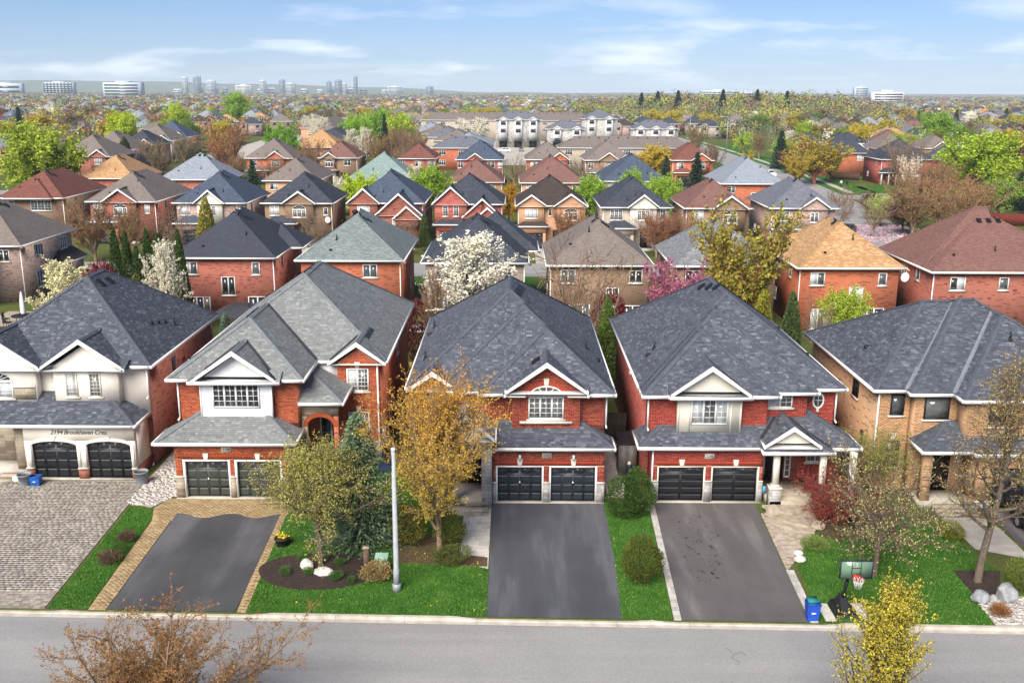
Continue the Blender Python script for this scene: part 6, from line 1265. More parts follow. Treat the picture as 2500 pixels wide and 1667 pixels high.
for a in (('vase', 'orange brown budding tree in front of the red brick arched window house', -53, 122, 8.2, 3.8, '8c6a44'), ('bare', 'reddish bare tree in front of the pink brick house', -41.5, 118, 8.6, 2.6, '7d4a3c'), ('cedar', 'golden conifer in front of the slate blue roof', -36.1, 114, 9.0, 1.5, '8a8238'), ('vase', 'orange maple in front of the beige brick house', 18.9, 126, 6.6, 2.9, 'a0623c'), ('vase', 'orange budding maple in front of the peach house', 7.4, 128, 6.8, 2.6, 'a0683c'), ('vase', 'small orange maple in front of the red gabled house', -4.7, 127, 6.0, 2.1, '9a6238'), ('bare', 'bare twiggy tree in front of the dark red three gable house', -14.1, 127, 5.8, 1.9, '7a6650'), ('bare', 'thin bare tree in front of the tan arched window house', -26.4, 127, 6.8, 1.9, '7a6650'), ('cedar', 'dark narrow conifer beside the three gable house', -11.9, 131, 5.2, .9, CED), ('vase', 'orange branched shrub tree beside the tan house with the red brown roof', 21.8, 129, 6.0, 2.2, '9a5a3a'), ('vase', 'second ochre tree before the arched window house', -48.5, 121, 7.6, 2.6, '90703f')):
    spot(*a, group=gs_)
gm = 'trees between the third and fourth rows'
for a in (('leafy', 'bright lime tree behind the blue slate gables', -24.3, 158, 8.9, 3.5, 'a3b52c'), ('leafy', 'lime tree left of the twin bargeboard house', -13.3, 158, 9.9, 3.4, '86a034'), ('leafy', 'golden leafed tree beside the red brown roof', -.6, 157, 7.3, 2.2, 'a9822a'), ('leafy', 'round lime tree behind the peach house', 12.3, 156, 8.5, 3.5, '82a038'), ('leafy', 'lime tree half hidden behind the charcoal roof', 19.7, 160, 9.3, 2.8, '82a036'), ('leafy', 'lime tree right of the charcoal pediment house', 24.2, 158, 8.7, 2.7, '8aa63a'), ('spruce', 'dark spruce between the slate roofs', -43, 162, 10, 2.1, SPR), ('spruce', 'dark spruce behind the red brown roof', 29.6, 190, 9.2, 2.1, SPR), ('spruce', 'tall dark spruce beside the blue grey roof', 36, 192, 9.8, 2.6, SPR), ('pear', 'white blossom tree beside the bright lime tree', -28, 160, 7.8, 2.4, WHT), ('pear', 'white blossom tree behind the lime tree', -16.9, 164, 9.3, 1.8, WHT), ('vase', 'dark bare tree left of the pale blue roof', -63.5, 190, 7.5, 2.8, '6b5c4a'), ('vase', 'orange twiggy tree beside the third street', -62, 222, 7.9, 3.0, ORG)):
    spot(*a, group=gm)
gf = 'large trees past the third street'
for a in (('leafy', 'huge lime green tree at the left picture edge', -83, 172, 16, 8.0, '93a23a'), ('leafy', 'glowing yellow lime tree among the far left roofs', -129.6, 330, 14.8, 6.2, 'a5b42c'), ('vase', 'great orange budding tree behind the pale blue roof', -68.2, 235, 15.2, 6.8, 'a0683a'), ('leafy', 'fresh green tree beside the sandy orange roof', -61.1, 262, 13.5, 5.4, '6f9436'), ('cedar', 'dark cone conifer by the pink brick house', -99.2, 252, 9.4, 2.4, '4a5530'), ('vase', 'grey bare tree behind the sandy orange house', -80.5, 225, 8.7, 3.6, '6f6450'), ('vase', 'rust brown tree beside the orange hip roof', -47.3, 232, 10.4, 4.2, '9a6a42'), ('vase', 'ochre brown tree left of the red roof', -31.9, 240, 12, 4.2, '8d6c3a'), ('pear', 'pale blossom tree behind the ochre brown tree', -38.4, 256, 12, 2.6, WHT), ('spruce', 'tall dark spruce beyond the ochre brown tree', -34.2, 264, 15.2, 2.2, SPR), ('leafy', 'golden willow in front of the long taupe terrace', 33.9, 234, 9.6, 6.0, 'b09a38'), ('vase', 'brown twiggy tree beside the red roof and the road', 50.8, 250, 9.8, 3.6, '7d6a48'), ('vase', 'wide yellow willow in front of the red brick corner house', 71.5, 232, 12, 7.6, 'a3963c'), ('vase', 'yellow willow beside the pavement', 66, 226, 8, 4.0, 'a8963c'), ('bare', 'large reddish bare tree in front of the blue slate house', 90.1, 228, 14, 6.4, '8a5a44'), ('leafy', 'broad lime green tree at the right picture edge', 97.5, 204, 13.8, 9.4, '93a634'), ('vase', 'big orange budding tree beside the wide road', 68.3, 165, 8.4, 5.4, '96784c'), ('vase', 'second orange tree leaning over the road', 74, 172, 10.5, 4.5, '987a4a'), ('spruce', 'dark spruce in front of the right edge house', 94.5, 182, 7.0, 2.6, SPR), ('leafy', 'plum leafed tree by the wide road', 73.4, 264, 6.8, 3.0, '5c3038'), ('spruce', 'dark spruce behind the plum tree', 76, 280, 10.8, 3.2, SPR), ('vase', 'yellow street tree on the near verge', 61.5, 258, 7, 2.4, YEL), ('leafy', 'fresh green tree among far right roofs', 133.5, 310, 16, 5.8, '7a9a3c'), ('bare', 'pale thin tree beside the pink brick house', 57.5, 172, 5.6, 3.2, '8d8a6a'), ('leafy', 'plum tree overhanging the pink petals', 61.5, 166, 5.0, 2.2, '5a3a40'), ('spruce', 'dark conifer near the left picture edge', -179, 360, 15, 2.6, SPR), ('leafy', 'yellow bush tree left of the stepped houses', -88, 300, 13, 4.4, 'b0a038'), ('leafy', 'yellow spring tree by the far left gables', -167, 350, 13.8, 4.8, 'b09c38'), ('leafy', 'bright lime tree over the far left terrace', -142.5, 420, 17, 6.8, 'a0b034'), ('vase', 'orange tree beside the bright lime tree', -141, 395, 13.6, 5.4, 'a0743a'), ('leafy', 'green tree high among the far left roofs', -144, 520, 21, 7.2, '86a43c'), ('leafy', 'gold tree by the left gables', -150, 372, 14, 5, 'a88a30'), ('leafy', 'lime tree in the verge across the wide road', 82, 300, 8.5, 4.2, '86a04a'), ('vase', 'olive twiggy tree beside the lamp posts', 61, 330, 12, 4.6, '7a7440'), ('pear', 'white blossom tree across the wide road', 92, 330, 9, 3, WHT)):
    spot(*a, group=gf)
for a in (('vase', 'orange budding tree nearest the orange roofed house by the road', 60.5, 146, 8.6, 4.6, '967848'), ('vase', 'rust orange tree behind the brown roof with grey vents', 66, 150, 9.6, 4.8, 'a07044'), ('vase', 'tan budding tree at the bend of the wide road', 73, 152, 9.0, 4.2, '94744a'), ('leafy', 'fresh green low tree at the right lawn', 84, 168, 7.5, 4.0, '7c9440'), ('leafy', 'olive green tree beside the red board fence', 93, 172, 8.0, 4.0, '7f8f3e'), ('bare', 'thin grey tree on the corner lawn', 80, 196, 7, 2.8, '8a8270'), ('vase', 'white budded tree before the blue slate house', 86, 214, 8.6, 2.6, 'cfc4b4'), ('vase', 'brown twiggy tree behind the orange corner tree', 104, 216, 11, 4.6, '8d6248'), ('vase', 'yellow green street tree on the verge', 77.5, 240, 7.5, 3.2, '9c9440'), ('bare', 'bare tree behind the taupe hip roof', 14.5, 205, 8, 3.2, '7d6a58'), ('bare', 'bare tree between the scarlet and orange houses', .3, 218, 8, 3.4, '6f6052'), ('bare', 'bare tree before the brown brick gables', 21, 214, 7.5, 3.2, '77685a'), ('vase', 'ochre tree between the orange roof and the grey terrace', -42, 250, 10, 4.2, '8a6a40'), ('bare', 'reddish bare tree before the taupe roof', -55, 222, 8, 3.2, '8a5a48'), ('vase', 'brown tree by the two tone roof', -46.5, 222, 9, 3.4, '7f6244'), ('leafy', 'small lime tree by the mint green roof', -30.5, 168, 6.4, 2.4, 'a3b52c'), ('vase', 'grey brown tree beside the pink brick side street house', -96, 262, 9, 4, '7d7058'), ('vase', 'dull green twiggy tree near the slate side street house', -92, 276, 9, 4.6, '70704a')): spot(*a, group='further trees past the third row')
for a in (('bare', 'bare tree at the back of the red roofed house', -29, 255, 9, 4, '7a6654'), ('twiggy', 'brown twiggy tree before the stepped terrace', -27, 276, 10, 4.2, '8a6a50'), ('twiggy', 'second brown twiggy tree beside the stepped terrace', -31, 292, 11, 4.4, '86684c'), ('twiggy', 'russet twiggy tree halfway up the stepped terrace', -36, 312, 11, 4.5, '8a644c'), ('leafy', 'bright green tree behind the stepped terrace', -52, 330, 14, 5.5, '86a83c'), ('leafy', 'yellow green tree beyond the blossom street', -40, 352, 14, 6, 'a0b040'), ('leafy', 'fresh green tree left of the brown terrace', -50, 372, 15, 6, '7ea03c'), ('twiggy', 'brown tree far behind the stepped terrace', -46, 400, 15, 6, '94703e'), ('bare', 'pale grey tree standing on the road corner', 50.5, 150, 7.2, 2.6, '9a9278'), ('bare', 'second pale grey tree by the pink petals', 54.5, 146, 7.8, 3.0, '948c74'), ('leafy', 'pale green small tree behind the grey trees', 60, 158, 5.5, 2.6, 'a3ad62'), ('leafy', 'dark plum tree under the orange trees', 60.5, 150, 5.6, 2.6, '5c3c44'), ('twiggy', 'amber budding tree before the brown vent roof', 63.5, 138, 9.5, 4.2, 'a07844'), ('leafy', 'yellow green bush on the road bend', 57, 132, 3.2, 2.2, '8f9440'), ('leafy', 'olive tree on the far verge', 79, 285, 8, 3.2, '8d9a4a'), ('twiggy', 'khaki tree beside the far verge', 80, 320, 9, 3.6, '8a7f4c'), ('leafy', 'lime street tree at the junction', 82, 350, 8, 3.6, '9aab48')): spot(*a, group='scattered trees past the third row')
for i, (x, y) in enumerate([(-78, 392), (-74.5, 385), (-80, 400), (-84, 410), (-88, 420), (-72, 376), (-48.5, 300), (-60, 302)]): spot('pear', '%s white blossom street tree beside the parked cars' % ('nearest', 'second', 'third', 'fourth', 'farthest', 'short', 'lone roadside', 'low corner')[i], x, y, 10 + i % 3, 3.0, WHT, 'blossom_tree', group='blossom street trees')
for i, (x, y) in enumerate([(-12, 345), (-17, 348)]): spot('pear', '%s tall white blossom tree left of the white townhouses' % ('right hand', 'left hand')[i], x, y, 12.4, 4.2, 'cfcabc', 'blossom_tree', group='blossom trees by the townhouses')
# ------------------------------------------------------------------ the suburb beyond
fr = random.Random(99); gn = np.random.default_rng(99)
def blocked(x, y):
    if y < 262 and abs(x) < 125: return True
    if -52 < x < 92 and 255 < y < 455: return True
    if -135 < x < -45 and 215 < y < 352: return True
    if -115 < x < -45 and y < 485: return True
    if 60 < x < 86 and y < 480: return True
    if 76 < x < 125 and y < 280: return True
    return False
ROOFC = ['charcoal', 'taupe', 'mid', 'blue', 'brown', 'taupe', 'charcoal', 'darkbrown', 'light', 'mid', 'taupe', 'charcoal', 'mid', 'blue', 'brown', 'taupe', 'red', 'orange', 'mint', 'light', 'charcoal']; WALLC = [BROWNRED, TANB, ORANGE, PINK, PEACH, BEIGE, RED, TANB]
WORD = dict(charcoal='charcoal', taupe='taupe', mid='grey', blue='slate blue', brown='red brown', darkbrown='dark brown', light='pale blue grey', red='red', orange='sandy orange', mint='mint green')
def far_shape(wd, dp, ez, s, gab):
    """walls, hip roof, a gabled bay, eaves and windows in one small mesh; front towards -y"""
    m = MB(); a, b = wd / 2, dp / 2; i = .4; m.box(-a + i, a - i, -b + i, b - i, 0, ez - .1, 0)
    z = ez + s * min(a, b); r = max(0, b - a); q = max(0, a - b)
    A, B = ((0, -r, z), (0, r, z)) if b >= a else ((-q, 0, z), (q, 0, z)); E_ = [(-a, -b, ez), (a, -b, ez), (a, b, ez), (-a, b, ez)]
    if b >= a: m.poly([E_[0], E_[1], A], 1); m.poly([E_[1], E_[2], B, A], 1); m.poly([E_[2], E_[3], B], 1); m.poly([E_[3], E_[0], A, B], 1)
    else: m.poly([E_[0], E_[1], B, A], 1); m.poly([E_[1], E_[2], B], 1); m.poly([E_[2], E_[3], A, B], 1); m.poly([E_[3], E_[0], A], 1)
    for j in range(4): p, q2 = E_[j], E_[(j + 1) % 4]; m.poly([(p[0], p[1], ez - .18), (q2[0], q2[1], ez - .18), q2, p], 2)
    if gab:
        c, w2 = gab; y = -b - .6; t = ez + .75 * w2; m.box(c - w2 + .3, c + w2 - .3, y + .3, -b + .6, 0, ez - .02, 0); m.poly([(c - w2 + .3, y + .3, ez), (c + w2 - .3, y + .3, ez), (c, y + .3, t - .25)], 0)
        m.poly([(c - w2, y, ez), (c, y, t), (c, y + w2 + 1.2, t), (c - w2, y + w2 * .6, ez)], 1); m.poly([(c, y, t), (c + w2, y, ez), (c + w2, y + w2 * .6, ez), (c, y + w2 + 1.2, t)], 1)
        for e in (-1, 1): m.beam((c + e * w2, y - .03, ez), (c, y - .03, t), .06, .25, 2, (0, 0, 1))
        m.box(c - .7, c + .7, y + .22, y + .3, 3.9, 5.3, 3)
    for f in (-1, 1):
        for x in (-a * .55, a * .55):
            if gab and f < 0 and abs(x - gab[0]) < gab[1] + .6: continue
            for zz in (1.2, 4.0): yb = f * (b - i); m.box(x - .75, x + .75, min(yb, yb + f * .05), max(yb, yb + f * .05), zz, zz + 1.3, 3); m.box(x - .85, x + .85, min(yb, yb + f * .03), max(yb, yb + f * .03), zz - .1, zz + 1.4, 2)
    for f in (-1, 1):
        for yy in (-b * .4, b * .4): xb = f * (a - i); m.box(min(xb, xb + f * .05), max(xb, xb + f * .05), yy - .5, yy + .5, 4.0, 5.2, 3)
    for k in range(3): m.box(-.5 + .5 * k, -.2 + .5 * k, -.9, -.6, z - .75, z - .2, 4)
    return m
shapes = [far_shape(10, 13, 5.9, .7, (-2.2, 2.2)), far_shape(10.5, 14, 5.9, .72, (2.3, 2.0)), far_shape(12, 11, 5.8, .62, None), far_shape(9.5, 13, 6.0, .7, (0, 2.4)), far_shape(11, 12, 5.6, .6, (-3, 1.8))]
cache = {}
def far_house_mesh(k, roof, wall):
    key = (k, roof, wall.name)
    if key not in cache: s = shapes[k]; cache[key] = mesh_np('far_house', s.v, s.f, [wall, ROOF[roof], W, MATS['glass_dark'], MATS['vent_black']], s.m, uv=True)
    return cache[key]
hs = []; occ = []
cy_ = 262
while cy_ < 3200:
    step = 78 if cy_ < 900 else 120
    half = cy_ * .60 + 60; cx_ = -half + fr.uniform(0, 30)
    while cx_ < half:
        bw_ = fr.choice((90, 110, 130)); ang = fr.choice((0, 0, R(90), R(25), R(-30), R(12))) if cx_ < -60 or cx_ > 95 else fr.choice((0, 0, R(90)))
        ox, oy = cx_ + bw_ / 2, cy_ + step / 2; n = int(bw_ / 13.5)
        for r in (-1, 1):
            for k in range(n):
                lx, ly = (k - n / 2 + .5) * 13.2, r * 17 + fr.uniform(-1, 1); x = ox + lx * math.cos(ang) - ly * math.sin(ang); y = oy + lx * math.sin(ang) + ly * math.cos(ang)
                if y < 262 and abs(x) < 125: continue
                if blocked(x, y) or abs(x) > y * .60 + 25 or fr.random() < (.08 if y < 900 else .35): continue
                if 45 < x < 255 and 580 < y < 900: continue        # the wood
                if any((x - a) ** 2 + (y - b) ** 2 < 132 for a, b in occ[-400:]): continue
                hs.append((x, y, ang + (math.pi if r > 0 else 0))); occ.append((x, y))
        cx_ += bw_ + 14
    cy_ += step + 12
hs.sort(key=lambda h: h[1] + abs(h[0]) * .2)
near_h, far_h = hs[:225], hs[225:]
for x, y, a in near_h:
    rf = fr.choice(ROOFC); wl = fr.choice(WALLC); kh = fr.randrange(5); o = link('far_house', far_house_mesh(kh, rf, wl)); o.location = (x, y, 0); o.rotation_euler = (0, 0, a)
    tag(o, '%s roofed %s house, %s, %s %s suburb' % (WORD[rf], wl.name[6:].replace('brownred', 'dark red') + ' brick', ('side gable', 'small offset gable', 'plain wide hip', 'middle gable', 'low corner gable')[kh], 'near edge of' if y < 380 else ('middle of' if y < 520 else 'back of'), ('far western' if x < -150 else 'western') if x < 0 else ('far eastern' if x > 170 else 'eastern')), 'house', 'suburban houses beyond the townhouses')
RC = dict(charcoal='41454e', taupe='7b716a', mid='6c6f77', blue='4a5464', brown='7b5a52', darkbrown='463d39', light='8b929b', red='84483a', orange='c08a52', mint='82958f'); WC = ['8a3b2c', '97795f', '97795f', 'b9a094', 'c9986f', 'b5a89a', 'b5a89a', 'd8d6d0']
# the rest of the suburb as one mass
Vs = []; Fs = []; Cs = []; o_ = 0
for x, y, a in far_h:
    wd, dp = fr.uniform(9.5, 13), fr.uniform(10, 14); ez = 5.8; z = ez + 3.0; c, s = math.cos(a), math.sin(a); r = max(0, dp / 2 - wd / 2)
    L = [(-wd / 2, -dp / 2, 0), (wd / 2, -dp / 2, 0), (wd / 2, dp / 2, 0), (-wd / 2, dp / 2, 0), (-wd / 2, -dp / 2, ez), (wd / 2, -dp / 2, ez), (wd / 2, dp / 2, ez), (-wd / 2, dp / 2, ez), (0, -r - .1, z), (0, r + .1, z)]
    Vs += [(x + p[0] * c - p[1] * s, y + p[0] * s + p[1] * c, p[2]) for p in L]
    w_ = lin(fr.choice(WC)); rf = lin(RC[fr.choice(ROOFC)])
    for f, cc in (((0, 1, 5, 4), w_), ((1, 2, 6, 5), w_), ((2, 3, 7, 6), w_), ((3, 0, 4, 7), w_), ((4, 5, 8), rf), ((5, 6, 9, 8), rf), ((6, 7, 9), rf), ((7, 4, 8, 9), rf)): Fs.append(tuple(o_ + i for i in f)); Cs.append(cc)
    o_ += 10
link('distant_houses', mesh_np('distant_houses', Vs, Fs, [attrmat('far_mass')], colours=Cs), kind='stuff')
# single trees between the nearer far houses
TC = ['8ea03a', 'a69a3c', '9a6a40', '8a7a48', '7d6a50', '6a8236', '8a5a40', '7f7a4a', 'b0a038', '37493a', 'dcd8ca', '86764f']; TN = ['lime green', 'yellow', 'orange brown', 'olive', 'brown', 'fresh green', 'rust red', 'khaki', 'bright yellow', 'dark evergreen', 'white blossoming', 'tan']
TP_ = ['leafy', 'leafy', 'twiggy', 'twiggy', 'bare', 'leafy', 'twiggy', 'vase', 'leafy', 'spruce', 'pear', 'twiggy']
lod = {}
def lod_mesh(kind, k):
    """trunk and crown in one mesh for trees too small to show their parts"""
    if (kind, k) in lod: return lod[kind, k]
    wd, cr = PR[kind][k]; me = []; V = []; F = []; M = []; T = []; o = 0
    for q, src in enumerate((wd, cr)):
        if src is None: continue
        nv = len(src.vertices); v = np.zeros(nv * 3, np.float32); src.vertices.foreach_get('co', v); nl = len(src.loops); l = np.zeros(nl, np.int32); src.loops.foreach_get('vertex_index', l)
        if q and kind != 'spruce' or q: f = l.reshape(-1, 4)
        else:
            f = l.reshape(-1, 4) if nl == 4 * len(src.polygons) else np.array([p.vertices[:4] for p in src.polygons if len(p.vertices) == 4])
        if q: tn = np.zeros(len(src.polygons), np.float32); src.attributes['tint'].data.foreach_get('value', tn)
        else: tn = np.full(len(f), .5)
        V.append(v.reshape(-1, 3)); F.append(f + o); M.append(np.full(len(f), q)); T.append(tn); o += nv
    lod[kind, k] = mesh_np('far_tree', np.concatenate(V), np.concatenate(F), [BARKD, PETAL if kind == 'pear' else LEAF], np.concatenate(M), np.concatenate(T)); return lod[kind, k]
ng = {}
for x, y in occ: ng.setdefault((int(x // 12), int(y // 12)), []).append((x, y))
def clear(x, y, d):
    i, j = int(x // 12), int(y // 12)
    return all((x - a) ** 2 + (y - b) ** 2 > d * d for u in (-1, 0, 1) for v in (-1, 0, 1) for a, b in ng.get((i + u, j + v), ()))
pts = []
while len(pts) < 225:
    y = 265 + 430 * fr.random() ** 1.3; x = fr.uniform(-1, 1) * (y * .58 + 10)
    if blocked(x, y) or not clear(x, y, 7.5): continue
    pts.append((x, y))
for x, y in pts:
    k = fr.choices(range(12), weights=[12, 11, 8, 7, 4, 10, 5, 7, 8, 5, 3, 5])[0]; kd = TP_[k]; me = lod_mesh(kd, fr.randrange(len(PR[kd]))); o = link('far_tree', me); hgt = fr.uniform(7.5, 13); o.location = (x, y, 0); o.rotation_euler = (0, 0, fr.uniform(0, 6.28)); s = hgt / 9 * fr.uniform(.9, 1.3); o.scale = (s, s, hgt / 9); o.color = tuple(min(1, c * 1.3) for c in lin(TC[k])[:3]) + (1,)
    tag(o, '%s %s tree among %s %s suburban roofs' % ('tall' if hgt > 11 else ('middling' if hgt > 9 else 'small'), TN[k], 'the nearer' if y < 380 else ('the middle' if y < 500 else 'the farther'), ('far western' if x < -130 else 'western') if x < 0 else ('far eastern' if x > 150 else 'eastern')), 'tree', 'trees among the suburban roofs')
# tree masses to the horizon, merged
def mass(name, P, Hs, Rs, Cs, nq, label=None):
    n = len(P); tot = n * nq; d = nrm(gn.normal(0, 1, (tot, 3))); r = gn.uniform(.45, 1, tot) ** .5; lump = 1 + .22 * np.sin(d[:, 0] * 5 + np.repeat(gn.uniform(0, 6, n), nq)) * np.cos(d[:, 1] * 4 + d[:, 2] * 3)
    idx = np.repeat(np.arange(n), nq); C = np.stack([Rs[idx], Rs[idx], Hs[idx] * .42], 1); c0 = np.concatenate([P[idx], (Hs[idx] * .58)[:, None] + P[idx][:, :0].sum(1, keepdims=True)], 1)
    Q = c0 + d * (r * lump)[:, None] * C; sz = Rs[idx] * (2.6 / math.sqrt(nq)) * 1.15
    dn = nrm(d + gn.normal(0, .35, d.shape)); uu = nrm(np.cross(dn, gn.normal(0, 1, d.shape))); vv = np.cross(dn, uu); hs_ = (sz * gn.uniform(.6, 1.2, tot) * .55)[:, None]
    v = np.stack([Q - uu * hs_, Q - vv * hs_ * .8, Q + uu * hs_, Q + vv * hs_ * .8], 1).reshape(-1, 3); f = np.arange(4 * tot).reshape(-1, 4); col_ = np.clip(Cs[idx] * np.clip(gn.normal(1, .13, (tot, 1)), .6, 1.4), 0, 1)
    return link(name, mesh_np(name, v, f, [attrmat('far_mass')], colours=np.concatenate([col_, np.ones((tot, 1))], 1)), kind='stuff')
PAL = np.array([lin(c)[:3] for c in ('8c9a48', 'a09850', '8c725a', '848058', '80725f', '7a8c4a', '886a58', '868464', 'a8a24c', '4a5648', '7a6e62', 'ccc8bc', '7e7664', '68764e')])
PW = np.array([13, 11, 8, 9, 6, 9, 5, 9, 8, 5, 6, 2, 6, 6]); PW = PW / PW.sum()
def scatter(y0, y1, n, nq, name, minc=6):
    P = []
    while len(P) < n:
        y = y0 + (y1 - y0) * fr.random(); x = fr.uniform(-1, 1) * (y * .60 + 15)
        if blocked(x, y) or (y < 1200 and not clear(x, y, minc)): continue
        P.append((x, y))
    P = np.array(P); H_ = gn.uniform(5, 10.8, n) ; R_ = H_ * gn.uniform(.3, .48, n); mass(name, P, H_, R_, PAL[gn.choice(len(PAL), n, p=PW)], nq)
scatter(285, 700, 520, 170, 'distant_trees'); scatter(620, 1300, 2400, 54, 'distant_woods'); scatter(1200, 2400, 4200, 22, 'distant_woods'); scatter(2300, 5200, 5200, 9, 'distant_woods')
# wooded rise on the right with tall pines
n = 480; P = np.stack([gn.uniform(52, 250, n), gn.uniform(600, 880, n)], 1); H_ = gn.uniform(9, 15, n) + 8 * np.clip((P[:, 1] - 630) / 100, 0, 1) * np.clip((P[:, 0] - 40) / 90, .25, 1) * gn.uniform(.75, 1.1, n); mass('wood', P, H_, np.minimum(5.5, H_ * gn.uniform(.26, .36, n)), PAL[gn.choice([2, 3, 4, 7, 10, 12, 1, 13, 0, 5, 8, 1], n)], 150)
for i, (x, y, hh) in enumerate(((90, 700, 20.5), (103, 712, 21.5), (114, 690, 22), (148, 705, 23), (171, 700, 23), (189, 690, 22))): o = link('pine_tree', lod_mesh('spruce', 0)); o.location = (x, y, 0); o.scale = (hh / 9 * 1.0, hh / 9 * 1.0, hh / 9); o.rotation_euler = (0, 0, i); o.color = lin('2f4038'); tag(o, '%s dark pine rising above the wood counted from the west' % ('first', 'second', 'third', 'fourth', 'fifth', 'last')[i], 'tree', 'pines above the wood')
# far ridge
m = MB(); pr_ = None
for i in range(61):
    x = -5200 + 10400 * i / 60; zr = 70 * max(0, min(1, (-x - 300) / 2600)) ** .6 + 8 + 8 * math.sin(i * 1.3) * .4; a = ((x, 6500, -1), (x, 7200, zr), (x, 8200, zr * .7))
    if pr_: m.poly([pr_[0], a[0], a[1], pr_[1]]); m.poly([pr_[1], a[1], a[2], pr_[2]])
    pr_ = a
m.build('hills', grassmat('far_hill', [(.3, '4c5a48'), (.5, '5d684f'), (.7, '6f6f5a')], .02), kind='structure')
# city blocks on the skyline
plain('tower_pale', 'b9c4d0', .6, noise=.05); plain('tower_blue', '8496aa', .4, noise=.05); plain('tower_white', 'd4d6d8', .6, noise=.05); plain('tower_dark', '4a5560', .5, noise=.05)  # distance haze put into the tower colours: lightened towards pale blue, the air being thin
def tower(label, x, y, wd, z, mat='tower_blue', floors=None, dp=None, crown=True):
    t = thing('tower_block', label, 'building', (x, y, 0), 'buildings on the skyline'); dp = dp or min(wd, 26); m = MB(); m.box(x - wd / 2, x + wd / 2, y - dp / 2, y + dp / 2, 0, z); m.build('wall', MATS[mat], t); n = floors or max(2, int(z / 7))
    for k in range(n):
        zz = z * .25 + (z * .72) * k / n; b = MB(); b.box(x - wd * .46, x + wd * .46, y - dp / 2 - .3, y - dp / 2 - .02, zz, zz + z * .72 / n * .5); b.build('window_band', MATS['glass_dark'], t)
    if crown: b = MB(); b.box(x - wd * .2, x + wd * .2, y - dp * .2, y + dp * .2, z + .05, z + max(3, z * .04)); b.build('penthouse', MATS[mat], t)
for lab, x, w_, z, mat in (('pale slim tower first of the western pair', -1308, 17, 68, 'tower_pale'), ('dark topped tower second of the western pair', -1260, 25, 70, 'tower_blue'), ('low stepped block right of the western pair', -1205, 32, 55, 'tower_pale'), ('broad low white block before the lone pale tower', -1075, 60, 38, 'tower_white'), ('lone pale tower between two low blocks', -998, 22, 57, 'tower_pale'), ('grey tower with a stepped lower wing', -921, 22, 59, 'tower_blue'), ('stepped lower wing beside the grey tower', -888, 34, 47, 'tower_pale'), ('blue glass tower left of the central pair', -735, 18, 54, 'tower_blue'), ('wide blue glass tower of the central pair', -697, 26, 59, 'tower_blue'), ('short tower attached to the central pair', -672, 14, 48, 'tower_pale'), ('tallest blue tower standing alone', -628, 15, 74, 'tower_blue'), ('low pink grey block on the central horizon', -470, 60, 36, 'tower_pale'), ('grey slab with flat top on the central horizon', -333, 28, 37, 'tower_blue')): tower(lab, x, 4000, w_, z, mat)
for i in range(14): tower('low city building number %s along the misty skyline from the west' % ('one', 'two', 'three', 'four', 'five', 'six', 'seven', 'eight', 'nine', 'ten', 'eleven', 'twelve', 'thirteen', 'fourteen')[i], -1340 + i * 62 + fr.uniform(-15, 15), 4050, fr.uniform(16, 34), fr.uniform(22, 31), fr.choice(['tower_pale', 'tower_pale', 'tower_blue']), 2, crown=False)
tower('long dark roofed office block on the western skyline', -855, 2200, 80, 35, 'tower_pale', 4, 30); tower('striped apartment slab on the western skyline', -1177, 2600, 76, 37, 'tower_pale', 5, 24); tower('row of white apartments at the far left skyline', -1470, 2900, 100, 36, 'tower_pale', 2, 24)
for i in range(9): m = MB(); x = -1214 + 9 * i; m.box(x, x + 3, 2587, 2588, 12, 36); m.build('dark_stripe', MATS['tower_dark'], [o for o in bpy.data.objects if o.get('label', '').startswith('striped apartment')][0])
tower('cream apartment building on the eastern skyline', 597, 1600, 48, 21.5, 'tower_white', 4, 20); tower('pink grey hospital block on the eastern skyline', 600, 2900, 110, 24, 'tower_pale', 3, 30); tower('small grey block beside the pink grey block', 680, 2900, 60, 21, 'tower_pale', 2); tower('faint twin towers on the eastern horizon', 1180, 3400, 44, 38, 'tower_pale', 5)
# ------------------------------------------------------------------ street furniture and small things
def ico(name, c, r, mat, parent=None, seed=0, sub=2, rough=.22, flat=1.0, facet=True):
    import bmesh
    bm = bmesh.new(); bmesh.ops.create_icosphere(bm, subdivisions=sub, radius=1); g = np.random.default_rng(seed); k = nrm(g.normal(0, 1, (9, 3))); a = g.uniform(.72, 1.0, 9)
    for v in bm.verts:
        d = np.array(v.co); s = min(1.0, min((a[i] / max(.05, float(d @ k[i]))) for i in range(9))); v.co = Vector(d * s * (1 + g.uniform(-.03, .03)))
        v.co.x *= r[0]; v.co.y *= r[1]; v.co.z = max(-.25, v.co.z) * r[2]
    me = bpy.data.meshes.new(name); bm.to_mesh(me); bm.free(); me.materials.append(mat); o = link(name, me, parent); o.location = c; return o
L = thing('lamp_post', 'grey concrete lamp post with a small dark solar panel on the lawn', 'lamp post', (-4.99, 38.4, 0)); x, y = -4.99, 38.4; GV = MATS['galvanised']
m = MB(); m.lathe((x, y, 0), [(.20, 0), (.20, .3), (.17, .34)], 8); m.build('base', GV, L); m = MB(); m.lathe((x, y, .3), [(.15, 0), (.145, .7), (.125, .78), (.085, 6.2)], 8); m.build('pole', plain('concrete_pole', 'a7aaac', .7, noise=.1), L)
m = MB(); m.lathe((x, y, 6.5), [(.1, 0), (.1, .1), (.05, .14)], 8); m.build('cap', W, L); m = MB(); m.box(x - .14, x - .05, y - .06, y + .06, 5.85, 6.3); m.build('camera_box', MATS['vent_black'], L)
